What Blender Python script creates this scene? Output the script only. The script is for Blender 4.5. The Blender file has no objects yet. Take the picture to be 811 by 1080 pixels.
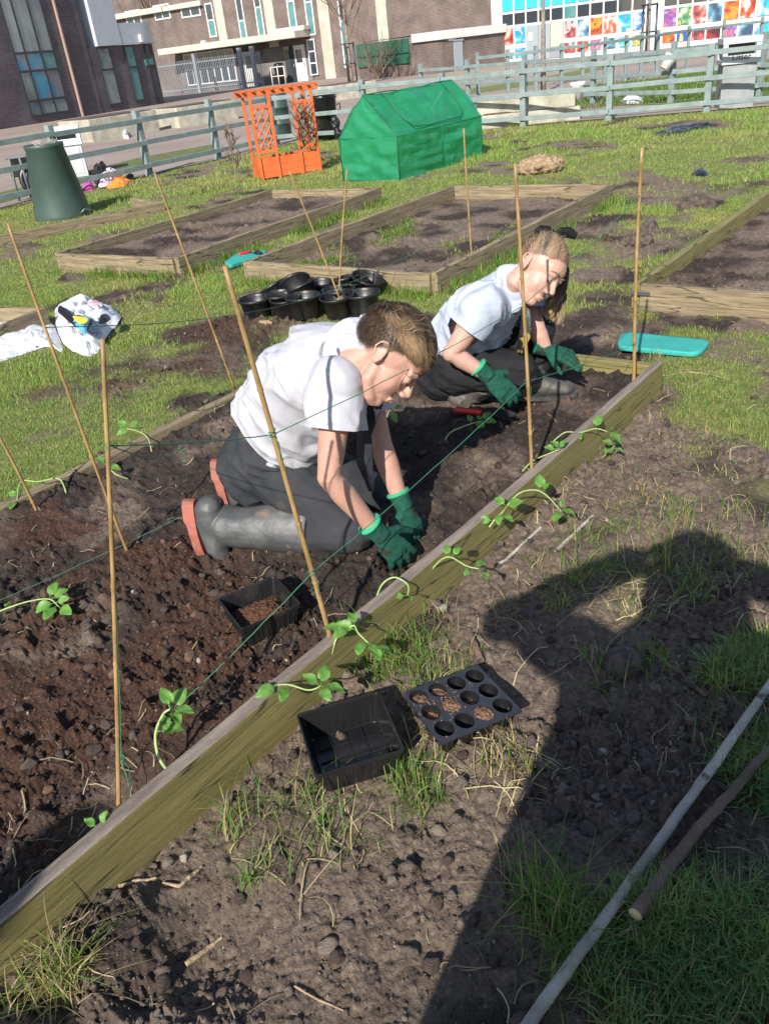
import bpy, bmesh, math, random
import numpy as np
from mathutils import Vector, Matrix, noise as mnoise
random.seed(7); rng = np.random.default_rng(11)
sc = bpy.context.scene; COL = sc.collection
R = math.radians

# ---------------------------------------------------------------- camera geometry
PITCH, ROLL, FOC, EYE = R(29.7), R(6.7), 850.0, 1.42
_F = np.array([0, math.cos(PITCH), -math.sin(PITCH)]); _U0 = np.array([0, math.sin(PITCH), math.cos(PITCH)]); _R0 = np.array([1., 0, 0])
CR = math.cos(ROLL)*_R0 - math.sin(ROLL)*_U0; CU = math.sin(ROLL)*_R0 + math.cos(ROLL)*_U0
CAM = np.array([0, 0, EYE])
def ray(x, y): return _F*FOC + CR*(x-405.5) + CU*(540-y)
def G(x, y, z=0.0):                       # photo point -> world point at height z
    d = ray(x, y); return CAM + d*((z-EYE)/d[2])
def Y(x, y, yv):                          # photo point -> world point at depth y
    d = ray(x, y); return CAM + d*(yv/d[1])
def V(a): return Vector([float(t) for t in a])

cam = bpy.data.cameras.new("camera"); co = bpy.data.objects.new("camera", cam); COL.objects.link(co)
m = Matrix.Identity(4)
for i in range(3):
    m[i][0] = CR[i]; m[i][1] = CU[i]; m[i][2] = -_F[i]; m[i][3] = CAM[i]
co.matrix_world = m
cam.sensor_fit = 'HORIZONTAL'; cam.sensor_width = 36; cam.lens = 36*FOC/811; cam.clip_start = 0.02; cam.clip_end = 6000
sc.camera = co

# ---------------------------------------------------------------- light
SUN_EL, SUN_AZ = R(35), R(22)             # shadows run away from the camera, 22 degrees to the right
w = bpy.data.worlds.new("World"); sc.world = w; w.use_nodes = True
nt = w.node_tree; bg = nt.nodes['Background']
sky = nt.nodes.new('ShaderNodeTexSky'); sky.sky_type = 'NISHITA'; sky.sun_disc = False
sky.sun_elevation = SUN_EL; sky.sun_rotation = math.pi + SUN_AZ; sky.air_density = 1.0; sky.dust_density = 0.6
nt.links.new(sky.outputs[0], bg.inputs[0]); bg.inputs[1].default_value = 0.12
sd = Vector((math.sin(SUN_AZ)*math.cos(SUN_EL), math.cos(SUN_AZ)*math.cos(SUN_EL), -math.sin(SUN_EL)))
sun = bpy.data.lights.new("sun", 'SUN'); sun.energy = 5.0; sun.angle = R(0.5); sun.color = (1.0, 0.95, 0.87)
so = bpy.data.objects.new("sun", sun); COL.objects.link(so); so.rotation_euler = sd.to_track_quat('-Z', 'Y').to_euler(); so.location = (-5, -10, 12)
sc.view_settings.view_transform = 'Standard'; sc.view_settings.look = 'None'; sc.view_settings.exposure = 0.56; sc.view_settings.gamma = 1
sc.cycles.max_bounces = 6; sc.cycles.transparent_max_bounces = 8

# ---------------------------------------------------------------- numpy noise
def _h(ix, iy, s):
    n = (ix*374761393 + iy*668265263 + s*982451653) & 0xffffffff
    n = ((n ^ (n >> 13))*1274126177) & 0xffffffff
    return ((n ^ (n >> 16)) & 0xffff)/65535.0
def vn(x, y, s=0):
    x = np.asarray(x, float); y = np.asarray(y, float)
    ix = np.floor(x).astype(np.int64); iy = np.floor(y).astype(np.int64)
    fx = x-ix; fy = y-iy; fx = fx*fx*fx*(fx*(fx*6-15)+10); fy = fy*fy*fy*(fy*(fy*6-15)+10)
    a = _h(ix, iy, s); b = _h(ix+1, iy, s); c = _h(ix, iy+1, s); d = _h(ix+1, iy+1, s)
    return a+(b-a)*fx+(c-a)*fy+(a-b-c+d)*fx*fy
def fbm(x, y, f, o=4, s=0, g=.5):
    t = 0; a = 1; n = 0; c, sn = math.cos(.6), math.sin(.6)
    for k in range(o):
        t = t+a*vn(x*f, y*f, s+k*17); n += a; a *= g; f *= 2.03
        x, y = c*x-sn*y+3.1, sn*x+c*y-1.7
    return t/n
def sstep(a, b, x): t = np.clip((x-a)/(b-a), 0, 1); return t*t*(3-2*t)

# ---------------------------------------------------------------- objects
def setp(o, label=None, cat=None, group=None, kind=None):
    if label: o["label"] = label
    if cat: o["category"] = cat
    if group: o["group"] = group
    if kind: o["kind"] = kind
    return o
def empty(name, loc, label, cat, group=None):
    e = bpy.data.objects.new(name, None); COL.objects.link(e); e.location = V(loc); e.empty_display_size = .1
    return setp(e, label, cat, group)
def wmat(o):                                # world matrix from the parent chain, before any update
    l = o.matrix_basis.copy()
    return wmat(o.parent) @ o.matrix_parent_inverse @ l if o.parent else l
def adopt(o, parent):
    if parent is not None:
        o.parent = parent; o.matrix_parent_inverse = wmat(parent).inverted()
    return o
def mk(name, verts, faces, mats, parent=None, smooth=True, mw=None, midx=None):
    me = bpy.data.meshes.new(name)
    me.from_pydata([tuple(map(float, v)) for v in verts], [], faces)
    for mt in (mats if isinstance(mats, (list, tuple)) else [mats]): me.materials.append(mt)
    if midx is not None: me.polygons.foreach_set('material_index', midx)
    me.polygons.foreach_set('use_smooth', [smooth]*len(me.polygons)); me.update()
    o = bpy.data.objects.new(name, me); COL.objects.link(o)
    if mw is not None: o.matrix_basis = mw
    return adopt(o, parent)
def fast_mesh(name, co_, tris, mats, attrs=None, smooth=False, quads=False):
    me = bpy.data.meshes.new(name); k = 4 if quads else 3; n = len(tris)
    me.vertices.add(len(co_)); me.vertices.foreach_set('co', np.asarray(co_, np.float32).ravel())
    me.loops.add(n*k); me.loops.foreach_set('vertex_index', np.asarray(tris, np.int32).ravel())
    me.polygons.add(n); me.polygons.foreach_set('loop_start', np.arange(n, dtype=np.int32)*k)
    me.polygons.foreach_set('use_smooth', np.full(n, smooth))
    for mt in (mats if isinstance(mats, (list, tuple)) else [mats]): me.materials.append(mt)
    for an, arr in (attrs or {}).items():
        a = me.color_attributes.new(an, 'FLOAT_COLOR', 'POINT'); c = np.ones((len(co_), 4), np.float32); c[:, :arr.shape[1]] = arr
        a.data.foreach_set('color', c.ravel())
    me.update(calc_edges=True); me.validate()
    o = bpy.data.objects.new(name, me); COL.objects.link(o); return o

class MB:                                   # collects shapes into ONE mesh
    def __init__(s): s.v = []; s.f = []; s.m = []
    def add(s, v, f, m=0):
        b = len(s.v); s.v += [tuple(map(float, p)) for p in v]; s.f += [tuple(b+i for i in q) for q in f]; s.m += [m]*len(f); return s
    def box(s, a, b, m=0):
        x0, y0, z0 = a; x1, y1, z1 = b
        return s.add([(x0,y0,z0),(x1,y0,z0),(x1,y1,z0),(x0,y1,z0),(x0,y0,z1),(x1,y0,z1),(x1,y1,z1),(x0,y1,z1)],
                     [(0,3,2,1),(4,5,6,7),(0,1,5,4),(1,2,6,5),(2,3,7,6),(3,0,4,7)], m)
    def obox(s, c, ax, ay, az, m=0):        # centre and three half-axis vectors
        c, ax, ay, az = (np.array(t, float) for t in (c, ax, ay, az))
        if np.dot(np.cross(ax, ay), az) < 0: ax = -ax
        v = [c+i*ax+j*ay+k*az for k in (-1, 1) for j, i in ((-1,-1),(-1,1),(1,1),(1,-1))]
        return s.add(v, [(0,3,2,1),(4,5,6,7),(0,1,5,4),(1,2,6,5),(2,3,7,6),(3,0,4,7)], m)
    def tube(s, pts, rad, n=10, m=0, cap=True, side=None):   # radius: number or (across, deep); side fixes the 'across' direction
        P = [np.array(p, float) for p in pts]; N = len(P)
        if not isinstance(rad, (list, tuple)): rad = [rad]*N
        T = [P[min(i+1, N-1)]-P[max(i-1, 0)] for i in range(N)]
        T = [t/(np.linalg.norm(t)+1e-9) for t in T]
        ref = np.array(side, float) if side is not None else (np.array([0, 0, 1.]) if abs(T[0][2]) < .9 else np.array([1., 0, 0]))
        vs = []; a = None
        for i in range(N):
            q = ref if (a is None or side is not None) else a
            a = q-T[i]*np.dot(q, T[i]); a /= np.linalg.norm(a)+1e-9; b = np.cross(T[i], a)
            r = rad[i]; ra, rb = r if isinstance(r, (list, tuple)) else (r, r)
            for k in range(n):
                t = 2*math.pi*k/n; vs.append(P[i]+a*ra*math.cos(t)+b*rb*math.sin(t))
        fs = [(i*n+k, i*n+(k+1) % n, (i+1)*n+(k+1) % n, (i+1)*n+k) for i in range(N-1) for k in range(n)]
        if cap:
            fs += [tuple(range(n-1, -1, -1)), tuple((N-1)*n+k for k in range(n))]
        return s.add(vs, fs, m)
    def ell(s, c, r, M=None, n=16, m=0):     # ellipsoid, M a 3x3 whose columns are its axes
        c = np.array(c, float); M = np.eye(3) if M is None else np.array(M, float); vs = [c+M@np.array([0, 0, r[2]])]; h = n//2
        for i in range(1, h):
            a = math.pi*i/h
            for k in range(n):
                b = 2*math.pi*k/n; vs.append(c+M@np.array([r[0]*math.sin(a)*math.cos(b), r[1]*math.sin(a)*math.sin(b), r[2]*math.cos(a)]))
        vs.append(c-M@np.array([0, 0, r[2]])); L = len(vs)-1
        fs = [(0, 1+k, 1+(k+1) % n) for k in range(n)]
        fs += [(1+i*n+k, 1+(i+1)*n+k, 1+(i+1)*n+(k+1) % n, 1+i*n+(k+1) % n) for i in range(h-2) for k in range(n)]
        fs += [(L, L-n+(k+1) % n, L-n+k) for k in range(n)]
        return s.add(vs, fs, m)
    def lathe(s, prof, c=(0, 0, 0), n=28, m=0, M=None):   # (r, z) profile
        c = np.array(c, float); M = np.eye(3) if M is None else M; vs = []
        for r, z in prof:
            for k in range(n): vs.append(c+M@np.array([r*math.cos(2*math.pi*k/n), r*math.sin(2*math.pi*k/n), z]))
        fs = [(i*n+k, i*n+(k+1) % n, (i+1)*n+(k+1) % n, (i+1)*n+k) for i in range(len(prof)-1) for k in range(n)]
        return s.add(vs, fs, m)
    def build(s, name, mats, parent=None, smooth=True, mw=None):
        return mk(name, s.v, s.f, mats, parent, smooth, mw, s.m if isinstance(mats, (list, tuple)) else None)

def bevel(o, w_=.004, seg=2):
    bm = bmesh.new(); bm.from_mesh(o.data)
    bmesh.ops.bevel(bm, geom=list(bm.edges), offset=w_, segments=seg, affect='EDGES', profile=.6, clamp_overlap=True)
    bm.to_mesh(o.data); bm.free(); o.data.update(); return o

def fuse(name, mb, mat_, parent=None, voxel=.006, smooth=6, wr=None, sub=0):   # one continuous skin grown round overlapping shapes
    me = bpy.data.meshes.new('tmp'); me.from_pydata(mb.v, [], mb.f); me.update()
    o = bpy.data.objects.new('tmp', me); COL.objects.link(o)
    r = o.modifiers.new('r', 'REMESH'); r.mode = 'VOXEL'; r.voxel_size = voxel
    if smooth:
        k = o.modifiers.new('s', 'SMOOTH'); k.iterations = smooth; k.factor = .5
    dg = bpy.context.evaluated_depsgraph_get(); ev = o.evaluated_get(dg); new = bpy.data.meshes.new_from_object(ev)
    bpy.data.objects.remove(o); bpy.data.meshes.remove(me)
    new.name = name; new.materials.clear(); new.materials.append(mat_)
    if wr:
        n = len(new.vertices); P = np.empty(n*3, np.float32); new.vertices.foreach_get('co', P); P = P.reshape(-1, 3).astype(float)
        N = np.empty(n*3, np.float32); new.vertices.foreach_get('normal', N); N = N.reshape(-1, 3)
        d = wr(P); P = P+N*d[:, None]; new.vertices.foreach_set('co', P.astype(np.float32).ravel())
    new.polygons.foreach_set('use_smooth', [True]*len(new.polygons)); new.update()
    ob = bpy.data.objects.new(name, new); COL.objects.link(ob); return adopt(ob, parent)
def n3(P, f, s=0):                           # cheap 3-D noise from plane slices
    return (vn(P[:, 0]*f+P[:, 2]*f*.7, P[:, 1]*f-P[:, 2]*f*.6, s)+vn(P[:, 1]*f+9, P[:, 2]*f*1.1, s+5)+vn(P[:, 2]*f+4, P[:, 0]*f*1.07, s+9))/3

# ---------------------------------------------------------------- materials
def mat(name, col, rough=.6, col2=None, scale=6., bump=0., bscale=60., metal=0., spec=.5, stretch=(1, 1, 1), detail=6., lo=.35, hi=.65, speck=None, trans=0., alpha=1., sss=0., coat=0., crack=False):
    mt = bpy.data.materials.new(name); mt.use_nodes = True; t = mt.node_tree; b = t.nodes['Principled BSDF']; L = t.links.new
    b.inputs['Roughness'].default_value = rough; b.inputs['Metallic'].default_value = metal
    b.inputs['Specular IOR Level'].default_value = spec; b.inputs['Base Color'].default_value = (*col, 1)
    b.inputs['Alpha'].default_value = alpha; b.inputs['Transmission Weight'].default_value = trans; b.inputs['Coat Weight'].default_value = coat
    if sss: b.inputs['Subsurface Weight'].default_value = sss; b.inputs['Subsurface Radius'].default_value = (1, .35, .2); b.inputs['Subsurface Scale'].default_value = .008
    tc = t.nodes.new('ShaderNodeTexCoord'); mp = t.nodes.new('ShaderNodeMapping'); mp.inputs['Scale'].default_value = stretch; L(tc.outputs['Object'], mp.inputs[0])
    if col2 is not None:
        n = t.nodes.new('ShaderNodeTexNoise'); n.inputs['Scale'].default_value = scale; n.inputs['Detail'].default_value = detail; n.inputs['Roughness'].default_value = .62; L(mp.outputs[0], n.inputs['Vector'])
        r = t.nodes.new('ShaderNodeValToRGB'); r.color_ramp.elements[0].position = lo; r.color_ramp.elements[1].position = hi
        r.color_ramp.elements[0].color = (*col, 1); r.color_ramp.elements[1].color = (*col2, 1); L(n.outputs['Fac'], r.inputs[0]); out = r.outputs[0]
        if speck is not None:
            sc_, sw, scol = speck
            n2 = t.nodes.new('ShaderNodeTexNoise'); n2.inputs['Scale'].default_value = sc_; n2.inputs['Detail'].default_value = 3; L(mp.outputs[0], n2.inputs['Vector'])
            r2 = t.nodes.new('ShaderNodeMapRange'); r2.inputs[1].default_value = 1-sw; r2.inputs[2].default_value = 1-sw+.07; L(n2.outputs['Fac'], r2.inputs[0])
            mx = t.nodes.new('ShaderNodeMix'); mx.data_type = 'RGBA'; L(r2.outputs[0], mx.inputs[0]); L(out, mx.inputs[6]); mx.inputs[7].default_value = (*scol, 1); out = mx.outputs[2]
        if crack:                               # long drying cracks that follow the grain
            mp2 = t.nodes.new('ShaderNodeMapping'); mp2.inputs['Scale'].default_value = (.7, 3, 11); L(tc.outputs['Object'], mp2.inputs[0]); n3_ = t.nodes.new('ShaderNodeTexNoise'); n3_.inputs['Scale'].default_value = 1.6; n3_.inputs['Detail'].default_value = 2; L(mp2.outputs[0], n3_.inputs['Vector'])
            s1 = t.nodes.new('ShaderNodeMath'); s1.operation = 'SUBTRACT'; s1.inputs[1].default_value = .52; L(n3_.outputs['Fac'], s1.inputs[0]); s2 = t.nodes.new('ShaderNodeMath'); s2.operation = 'ABSOLUTE'; L(s1.outputs[0], s2.inputs[0])
            r3 = t.nodes.new('ShaderNodeMapRange'); r3.inputs[1].default_value = .012; r3.inputs[2].default_value = .003; r3.inputs[4].default_value = .85; L(s2.outputs[0], r3.inputs[0]); mx3 = t.nodes.new('ShaderNodeMix'); mx3.data_type = 'RGBA'; L(r3.outputs[0], mx3.inputs[0]); L(out, mx3.inputs[6]); mx3.inputs[7].default_value = (.03, .025, .012, 1); out = mx3.outputs[2]
        L(out, b.inputs['Base Color'])
    if bump:
        n = t.nodes.new('ShaderNodeTexNoise'); n.inputs['Scale'].default_value = bscale; n.inputs['Detail'].default_value = 5; L(mp.outputs[0], n.inputs['Vector'])
        bp = t.nodes.new('ShaderNodeBump'); bp.inputs['Strength'].default_value = bump; bp.inputs['Distance'].default_value = .02; L(n.outputs['Fac'], bp.inputs['Height']); L(bp.outputs[0], b.inputs['Normal'])
    return mt
def attr_mat(name, rough=.6, attr='Col', trans=.0, spec=.3):       # colour read from a vertex colour (blade to blade, strand to strand)
    mt = bpy.data.materials.new(name); mt.use_nodes = True; t = mt.node_tree; b = t.nodes['Principled BSDF']
    a = t.nodes.new('ShaderNodeVertexColor'); a.layer_name = attr; t.links.new(a.outputs[0], b.inputs['Base Color'])
    b.inputs['Roughness'].default_value = rough; b.inputs['Specular IOR Level'].default_value = spec
    if trans:
        tr = t.nodes.new('ShaderNodeBsdfTranslucent'); t.links.new(a.outputs[0], tr.inputs[0]); mx = t.nodes.new('ShaderNodeMixShader'); mx.inputs[0].default_value = trans
        t.links.new(b.outputs[0], mx.inputs[1]); t.links.new(tr.outputs[0], mx.inputs[2]); t.links.new(mx.outputs[0], t.nodes['Material Output'].inputs[0])
    return mt
def brick_mat(name, c1, c2, mortar, scale=1.0):
    mt = bpy.data.materials.new(name); mt.use_nodes = True; t = mt.node_tree; b = t.nodes['Principled BSDF']; L = t.links.new; b.inputs['Roughness'].default_value = .85
    tc = t.nodes.new('ShaderNodeTexCoord'); sp = t.nodes.new('ShaderNodeSeparateXYZ'); cb = t.nodes.new('ShaderNodeCombineXYZ'); L(tc.outputs['Object'], sp.inputs[0])
    ad = t.nodes.new('ShaderNodeMath'); ad.operation = 'ADD'; L(sp.outputs[0], ad.inputs[0]); L(sp.outputs[1], ad.inputs[1]); L(ad.outputs[0], cb.inputs[0]); L(sp.outputs[2], cb.inputs[1])
    bk = t.nodes.new('ShaderNodeTexBrick'); L(cb.outputs[0], bk.inputs['Vector']); bk.inputs['Color1'].default_value = (*c1, 1); bk.inputs['Color2'].default_value = (*c2, 1); bk.inputs['Mortar'].default_value = (*mortar, 1)
    bk.inputs['Scale'].default_value = scale; bk.inputs['Mortar Size'].default_value = .012; bk.inputs['Brick Width'].default_value = .225; bk.inputs['Row Height'].default_value = .075; bk.inputs['Bias'].default_value = -.1
    n = t.nodes.new('ShaderNodeTexNoise'); n.inputs['Scale'].default_value = .9; n.inputs['Detail'].default_value = 6; L(tc.outputs['Object'], n.inputs['Vector'])
    mr = t.nodes.new('ShaderNodeMapRange'); mr.inputs[1].default_value = .3; mr.inputs[2].default_value = .7; mr.inputs[3].default_value = .72; mr.inputs[4].default_value = 1.25; L(n.outputs['Fac'], mr.inputs[0])
    mx = t.nodes.new('ShaderNodeMix'); mx.data_type = 'RGBA'; mx.blend_type = 'MULTIPLY'; mx.inputs[0].default_value = 1; L(bk.outputs['Color'], mx.inputs[6]); L(mr.outputs[0], mx.inputs[7]); L(mx.outputs[2], b.inputs['Base Color'])
    return mt
M = {}
M['wood'] = mat('treated_pine', (.13, .115, .032), .8, (.27, .225, .085), 6, .35, 40, stretch=(.5, 16, 16), lo=.3, hi=.72, speck=(5, .33, (.07, .075, .025)), crack=True)
M['wood_old'] = mat('weathered_pine', (.16, .12, .07), .85, (.30, .235, .14), 6, .35, 40, stretch=(.6, 8, 8), speck=(11, .38, (.09, .075, .05)), crack=True)
M['grey_top'] = mat('grey_weathered_edge', (.14, .11, .09), .9, (.27, .225, .185), 8, .4, 60, stretch=(.6, 5, 5))
M['bamboo'] = mat('bamboo', (.20, .12, .045), .5, (.36, .235, .095), 14, .1, 30, stretch=(3, 3, .7))
M['fence'] = mat('painted_fence', (.15, .195, .19), .8, (.22, .275, .265), 5, .2, 30, stretch=(1, 1, 1))
M['black_plastic'] = mat('black_plastic', (.009, .009, .01), .33, (.016, .016, .017), 20, .05, 60, spec=.5)
M['dusty_plastic'] = mat('dusty_black_plastic', (.010, .010, .011), .42, (.05, .04, .032), 14, .05, 60, lo=.5, hi=.8)
M['bin_green'] = mat('green_plastic_bin', (.030, .058, .048), .5, (.046, .078, .066), 3, .08, 40)
M['orange'] = mat('orange_painted_wood', (.52, .105, .025), .6, (.60, .14, .04), 6, .1, 50)
M['concrete'] = mat('concrete', (.28, .26, .2), .9, (.46, .43, .35), 3, .3, 30)
M['peat'] = mat('peat', (.075, .03, .014), .95, (.16, .07, .035), 90, .9, 160)
M['soil'] = mat('soil_clod', (.05, .036, .029), .95, (.13, .10, .08), 30, .8, 90)
M['metal'] = mat('grey_metal', (.3, .3, .3), .4, metal=.9)
M['dark_metal'] = mat('dark_steel', (.06, .06, .065), .45, metal=.7)
M['twine'] = mat('green_twine', (.035, .16, .09), .8)
M['teal'] = mat('teal_foam', (.025, .29, .245), .75, (.035, .35, .30), 12, .15, 80)
M['red_plastic'] = mat('red_plastic', (.5, .025, .025), .35)
M['white_film'] = mat('white_plastic_film', (.58, .59, .62), .38, (.66, .66, .68), 4, .25, 14)
M['stick'] = mat('pale_stick', (.27, .24, .20), .85, (.50, .45, .38), 9, .4, 50, stretch=(1, 1, 1), speck=(16, .38, (.09, .075, .06)))
M['branch'] = mat('brown_branch', (.10, .062, .042), .75, (.20, .13, .095), 8, .4, 60)
M['cutwood'] = mat('cut_wood', (.62, .48, .26), .8, (.7, .56, .34), 12); M['splinter'] = mat('splinter_wood', (.22, .155, .09), .85, (.42, .32, .2), 30, .4, 80)
# ================================================================ ground
BO = np.array([-.77, .93]); BU = np.array([.658, .753]); BV = np.array([-.753, .658])   # main bed: origin, along, across
BL0, BL1, BW = -1.6, 3.03, 1.6
def bed_uv(x, y): dx = x-BO[0]; dy = y-BO[1]; return dx*BU[0]+dy*BU[1], dx*BV[0]+dy*BV[1]
def bxy(u, v): p = BO+BU*u+BV*v; return float(p[0]), float(p[1])
# other beds: corner near, direction along, length, direction across, width, board height
def g2(x, y, z=.15): p = G(x, y, z); return np.array([p[0], p[1]])
BEDS = []
def rect_from(c, a, b):                     # corner, along point, across point -> squared rectangle
    u = a-c; L = np.linalg.norm(u); u = u/L; v = np.array([-u[1], u[0]]); W_ = np.dot(b-c, v)
    if W_ < 0: v = -v; W_ = -W_
    return c, u, L, v, W_
BEDS.append(rect_from(g2(458, 287), g2(645, 193), g2(280, 268)))        # middle bed
BEDS.append(rect_from(g2(185, 272), g2(400, 197), g2(72, 263)))         # left bed
BEDS.append(rect_from(g2(672, 298), g2(811, 202), g2(811, 303)))        # right bed
def in_bed(k, x, y, soft=.03, mar=0.):
    c, u, L, v, W_ = BEDS[k]; a = (x-c[0])*u[0]+(y-c[1])*u[1]; b = (x-c[0])*v[0]+(y-c[1])*v[1]
    d = np.minimum(np.minimum(a, L-a), np.minimum(b, W_-b))-mar
    return sstep(-soft, soft, d)
def in_main(x, y, soft=.02, mar=0.):
    u, v = bed_uv(x, y); d = np.minimum(np.minimum(u-BL0, BL1-u), np.minimum(v, BW-v))-mar
    return sstep(-soft, soft, d)
def inpoly(x, y, P):
    r = np.zeros(np.shape(x), bool); n = len(P)
    for i in range(n):
        x0, y0 = P[i]; x1, y1 = P[(i+1) % n]
        c = ((y0 > y) != (y1 > y)) & (x < (x1-x0)*(y-y0)/(y1-y0+1e-12)+x0); r ^= c
    return r
GP = [tuple(g2(*p, 0)) for p in [(560, 1140), (585, 1010), (640, 930), (610, 850), (640, 760), (720, 740), (760, 690), (850, 640), (1100, 700), (900, 1200)]]
SOILB = [(g2(x, y, 0), r, s) for x, y, r, s in [(235, 345, .42, .75), (180, 385, .3, .5), (300, 345, .3, .6), (60, 445, .45, .5), (150, 402, .32, .55), (190, 425, .2, .5), (230, 390, .2, .6), (40, 420, .35, .45), (120, 425, .3, .5), (75, 297, .16, .9), (235, 292, .0001, 0),
    (680, 262, .38, .75), (640, 250, .3, .5), (735, 212, .3, .8), (690, 190, .3, .6), (640, 290, .35, .7), (735, 180, .35, .5), (720, 132, .8, .7), (600, 115, 1.0, .55), (540, 150, .5, .4), (570, 172, .3, .6),
    (790, 375, .4, .7), (700, 340, .3, .5), (600, 265, .2, .4), (760, 250, .3, .35), (100, 300, .3, .3), (640, 345, .4, .9), (730, 330, .35, .85), (790, 340, .35, .8), (20, 480, .2, .3), (660, 420, .22, .7), (450, 280, .2, .4)]]
FENCE_L = (np.array([-3.23, 14.66]), np.array([-2.24, 16.03])); CORNER = np.array([-.85, 17.35]); FENCE_R = (np.array([3.23, 15.56]), np.array([6.0, 14.38]))
GRASSB = [(g2(x, y, 0), r, q) for x, y, r, q in [(775, 440, .38, .65), (740, 400, .2, .5), (700, 390, .12, .5), (800, 520, .2, .45), (720, 480, .12, .4), (690, 640, .10, .4), (650, 560, .08, .4)]]
def lawn_limit(x):                            # fence line y at x: paving lies beyond it
    yl = 14.66+(x+3.23)*(17.35-14.66)/(-.85+3.23); yr = 17.35+(x+.85)*(15.56-17.35)/(3.23+.85)
    yr2 = 15.56+(x-3.23)*(14.38-15.56)/(6-3.23)
    return np.where(x < -.85, yl, np.where(x < 3.23, yr, yr2))
def soil_amt(x, y):
    u, v = bed_uv(x, y); n = fbm(x, y, 2.6, 4, 3); n2 = fbm(x, y, .9, 3, 8)
    s = np.zeros_like(x)
    dv = -v; width = .80+.25*(n2-.5)*2-.18*sstep(2.0, 3.1, u)
    s = np.maximum(s, (1-sstep(width-.25, width+.2, dv))*(dv > -.1)*sstep(3.9, 3.2, u))
    s = np.maximum(s, sstep(.55, .1, v-BW)*.62*(v > BW-.1)*(u < BL1+.2))
    de = u-BL1; s = np.maximum(s, (de > -.05)*sstep(.9, .35, de)*(v > -1.0)*(v < 1.9)*.75)
    for c, r, q in SOILB: s = np.maximum(s, q*np.exp(-(((x-c[0])**2+(y-c[1])**2)/(r*r))**1.5))
    for c, r, q in GRASSB: s = s-q*np.exp(-(((x-c[0])**2+(y-c[1])**2)/(r*r))**1.5)
    s = np.where((y < 1.9) & (x > -.6) & (v < 0), np.maximum(s, .8), s)
    s = np.where(inpoly(x, y, GP), .55, s)
    s = np.where((y > 4.0), np.maximum(s, .20+.27*sstep(.45, .66, n2)), np.maximum(s, .24))
    b0, b1, b2 = in_bed(0, x, y), in_bed(1, x, y), in_bed(2, x, y)
    c, uu, L, vv, W_ = BEDS[0]; a = (x-c[0])*uu[0]+(y-c[1])*uu[1]; b = (x-c[0])*vv[0]+(y-c[1])*vv[1]
    s = s*(1-b0)+b0*(.75-.35*sstep(.9, 1.5, b)*sstep(2.2, .6, a)); s = s*(1-b1)+b1*.97; s = s*(1-b2)+b2*.82
    s = np.clip(s+(n-.5)*.85, 0, 1); s = sstep(.3, .62, s)
    return np.maximum(s, in_main(x, y, .03))
CAST = []                                     # hollows and heaps: x, y, radius, height
for px, py, z, r, h in [(440, 588, .1, .10, -.05), (60, 850, .1, .22, -.035), (240, 600, .1, .12, -.03), (300, 560, .1, .2, .015), (75, 298, 0, .13, .075), (505, 470, .1, .15, .03), (450, 470, .1, .16, .015),
                         (700, 965, 0, .07, .02), (640, 770, 0, .05, .03), (620, 800, 0, .07, -.035), (230, 1000, 0, .12, -.05), (110, 985, 0, .12, .05), (680, 250, 0, .15, .06), (240, 350, 0, .25, .05), (735, 225, 0, .14, .05), (540, 430, .1, .12, -.05),
                         (695, 560, 0, .16, .035), (640, 760, 0, .1, -.03), (510, 790, 0, .1, .02), (640, 360, 0, .12, .03)]:
    p = G(px, py, z); CAST.append((p[0], p[1], r, h))
def hz(x, y, s=None):
    x = np.asarray(x, float); y = np.asarray(y, float)
    if s is None: s = soil_amt(x, y)
    mb_ = in_main(x, y); d = np.sqrt(x*x+y*y); fade = sstep(60, 10, d)
    big = (fbm(x, y, 2.2, 3, 21)-.5)*.05
    rid = 1-np.abs(2*fbm(x, y, 9, 3, 31)-1); f3 = fbm(x, y, 26, 4, 41, .62); bl = fbm(x+5, y, 28, 3, 51, .55); bl2 = fbm(x, y+7, 60, 2, 52, .6)
    cl = fbm(x, y, 5, 3, 61)
    tr = 1-in_main(x, y, .05); cl2 = fbm(x, y, 2.4, 4, 63); rough = (.12+1.3*sstep(.42, .66, .5*cl+.5*cl2))*(1-tr)+tr*(.30+1.1*sstep(.45, .66, cl2)); tf = 1-tr*.32*sstep(.60, .42, cl2)
    so = s*fade*((rid-.7)*.022*tf+(f3-.5)*.034*tf+rough*(np.maximum(bl-.50, 0)*.062+np.abs(bl2-.5)*.018))
    h = big*fade*.8+so+mb_*.095+in_bed(1, x, y)*.06+in_bed(2, x, y)*.05+in_bed(0, x, y)*.02
    for cx, cy, r, q in CAST:
        h = h+q*np.exp(-(((x-cx)**2+(y-cy)**2)/(r*r)))*(.7+.6*f3)
    lim = lawn_limit(x); h = h*sstep(.0, -.5, y-lim)
    return h
def zat(x, y): return float(hz(np.array([float(x)]), np.array([float(y)]))[0])

ang = np.concatenate([np.linspace(-46, 46, 1000), np.linspace(47, 313, 90)])*math.pi/180
rr = np.concatenate([np.linspace(.04, .5, 10)[:-1], .5*np.exp(np.arange(0, math.log(16/.5), .0043)), 16*np.exp(np.arange(.02, math.log(3000/16), .05))])
A_, R_ = np.meshgrid(ang, rr); X_ = (R_*np.sin(A_)).ravel(); Y_ = (R_*np.cos(A_)).ravel()
S_ = soil_amt(X_, Y_); Z_ = hz(X_, Y_, S_)
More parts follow.
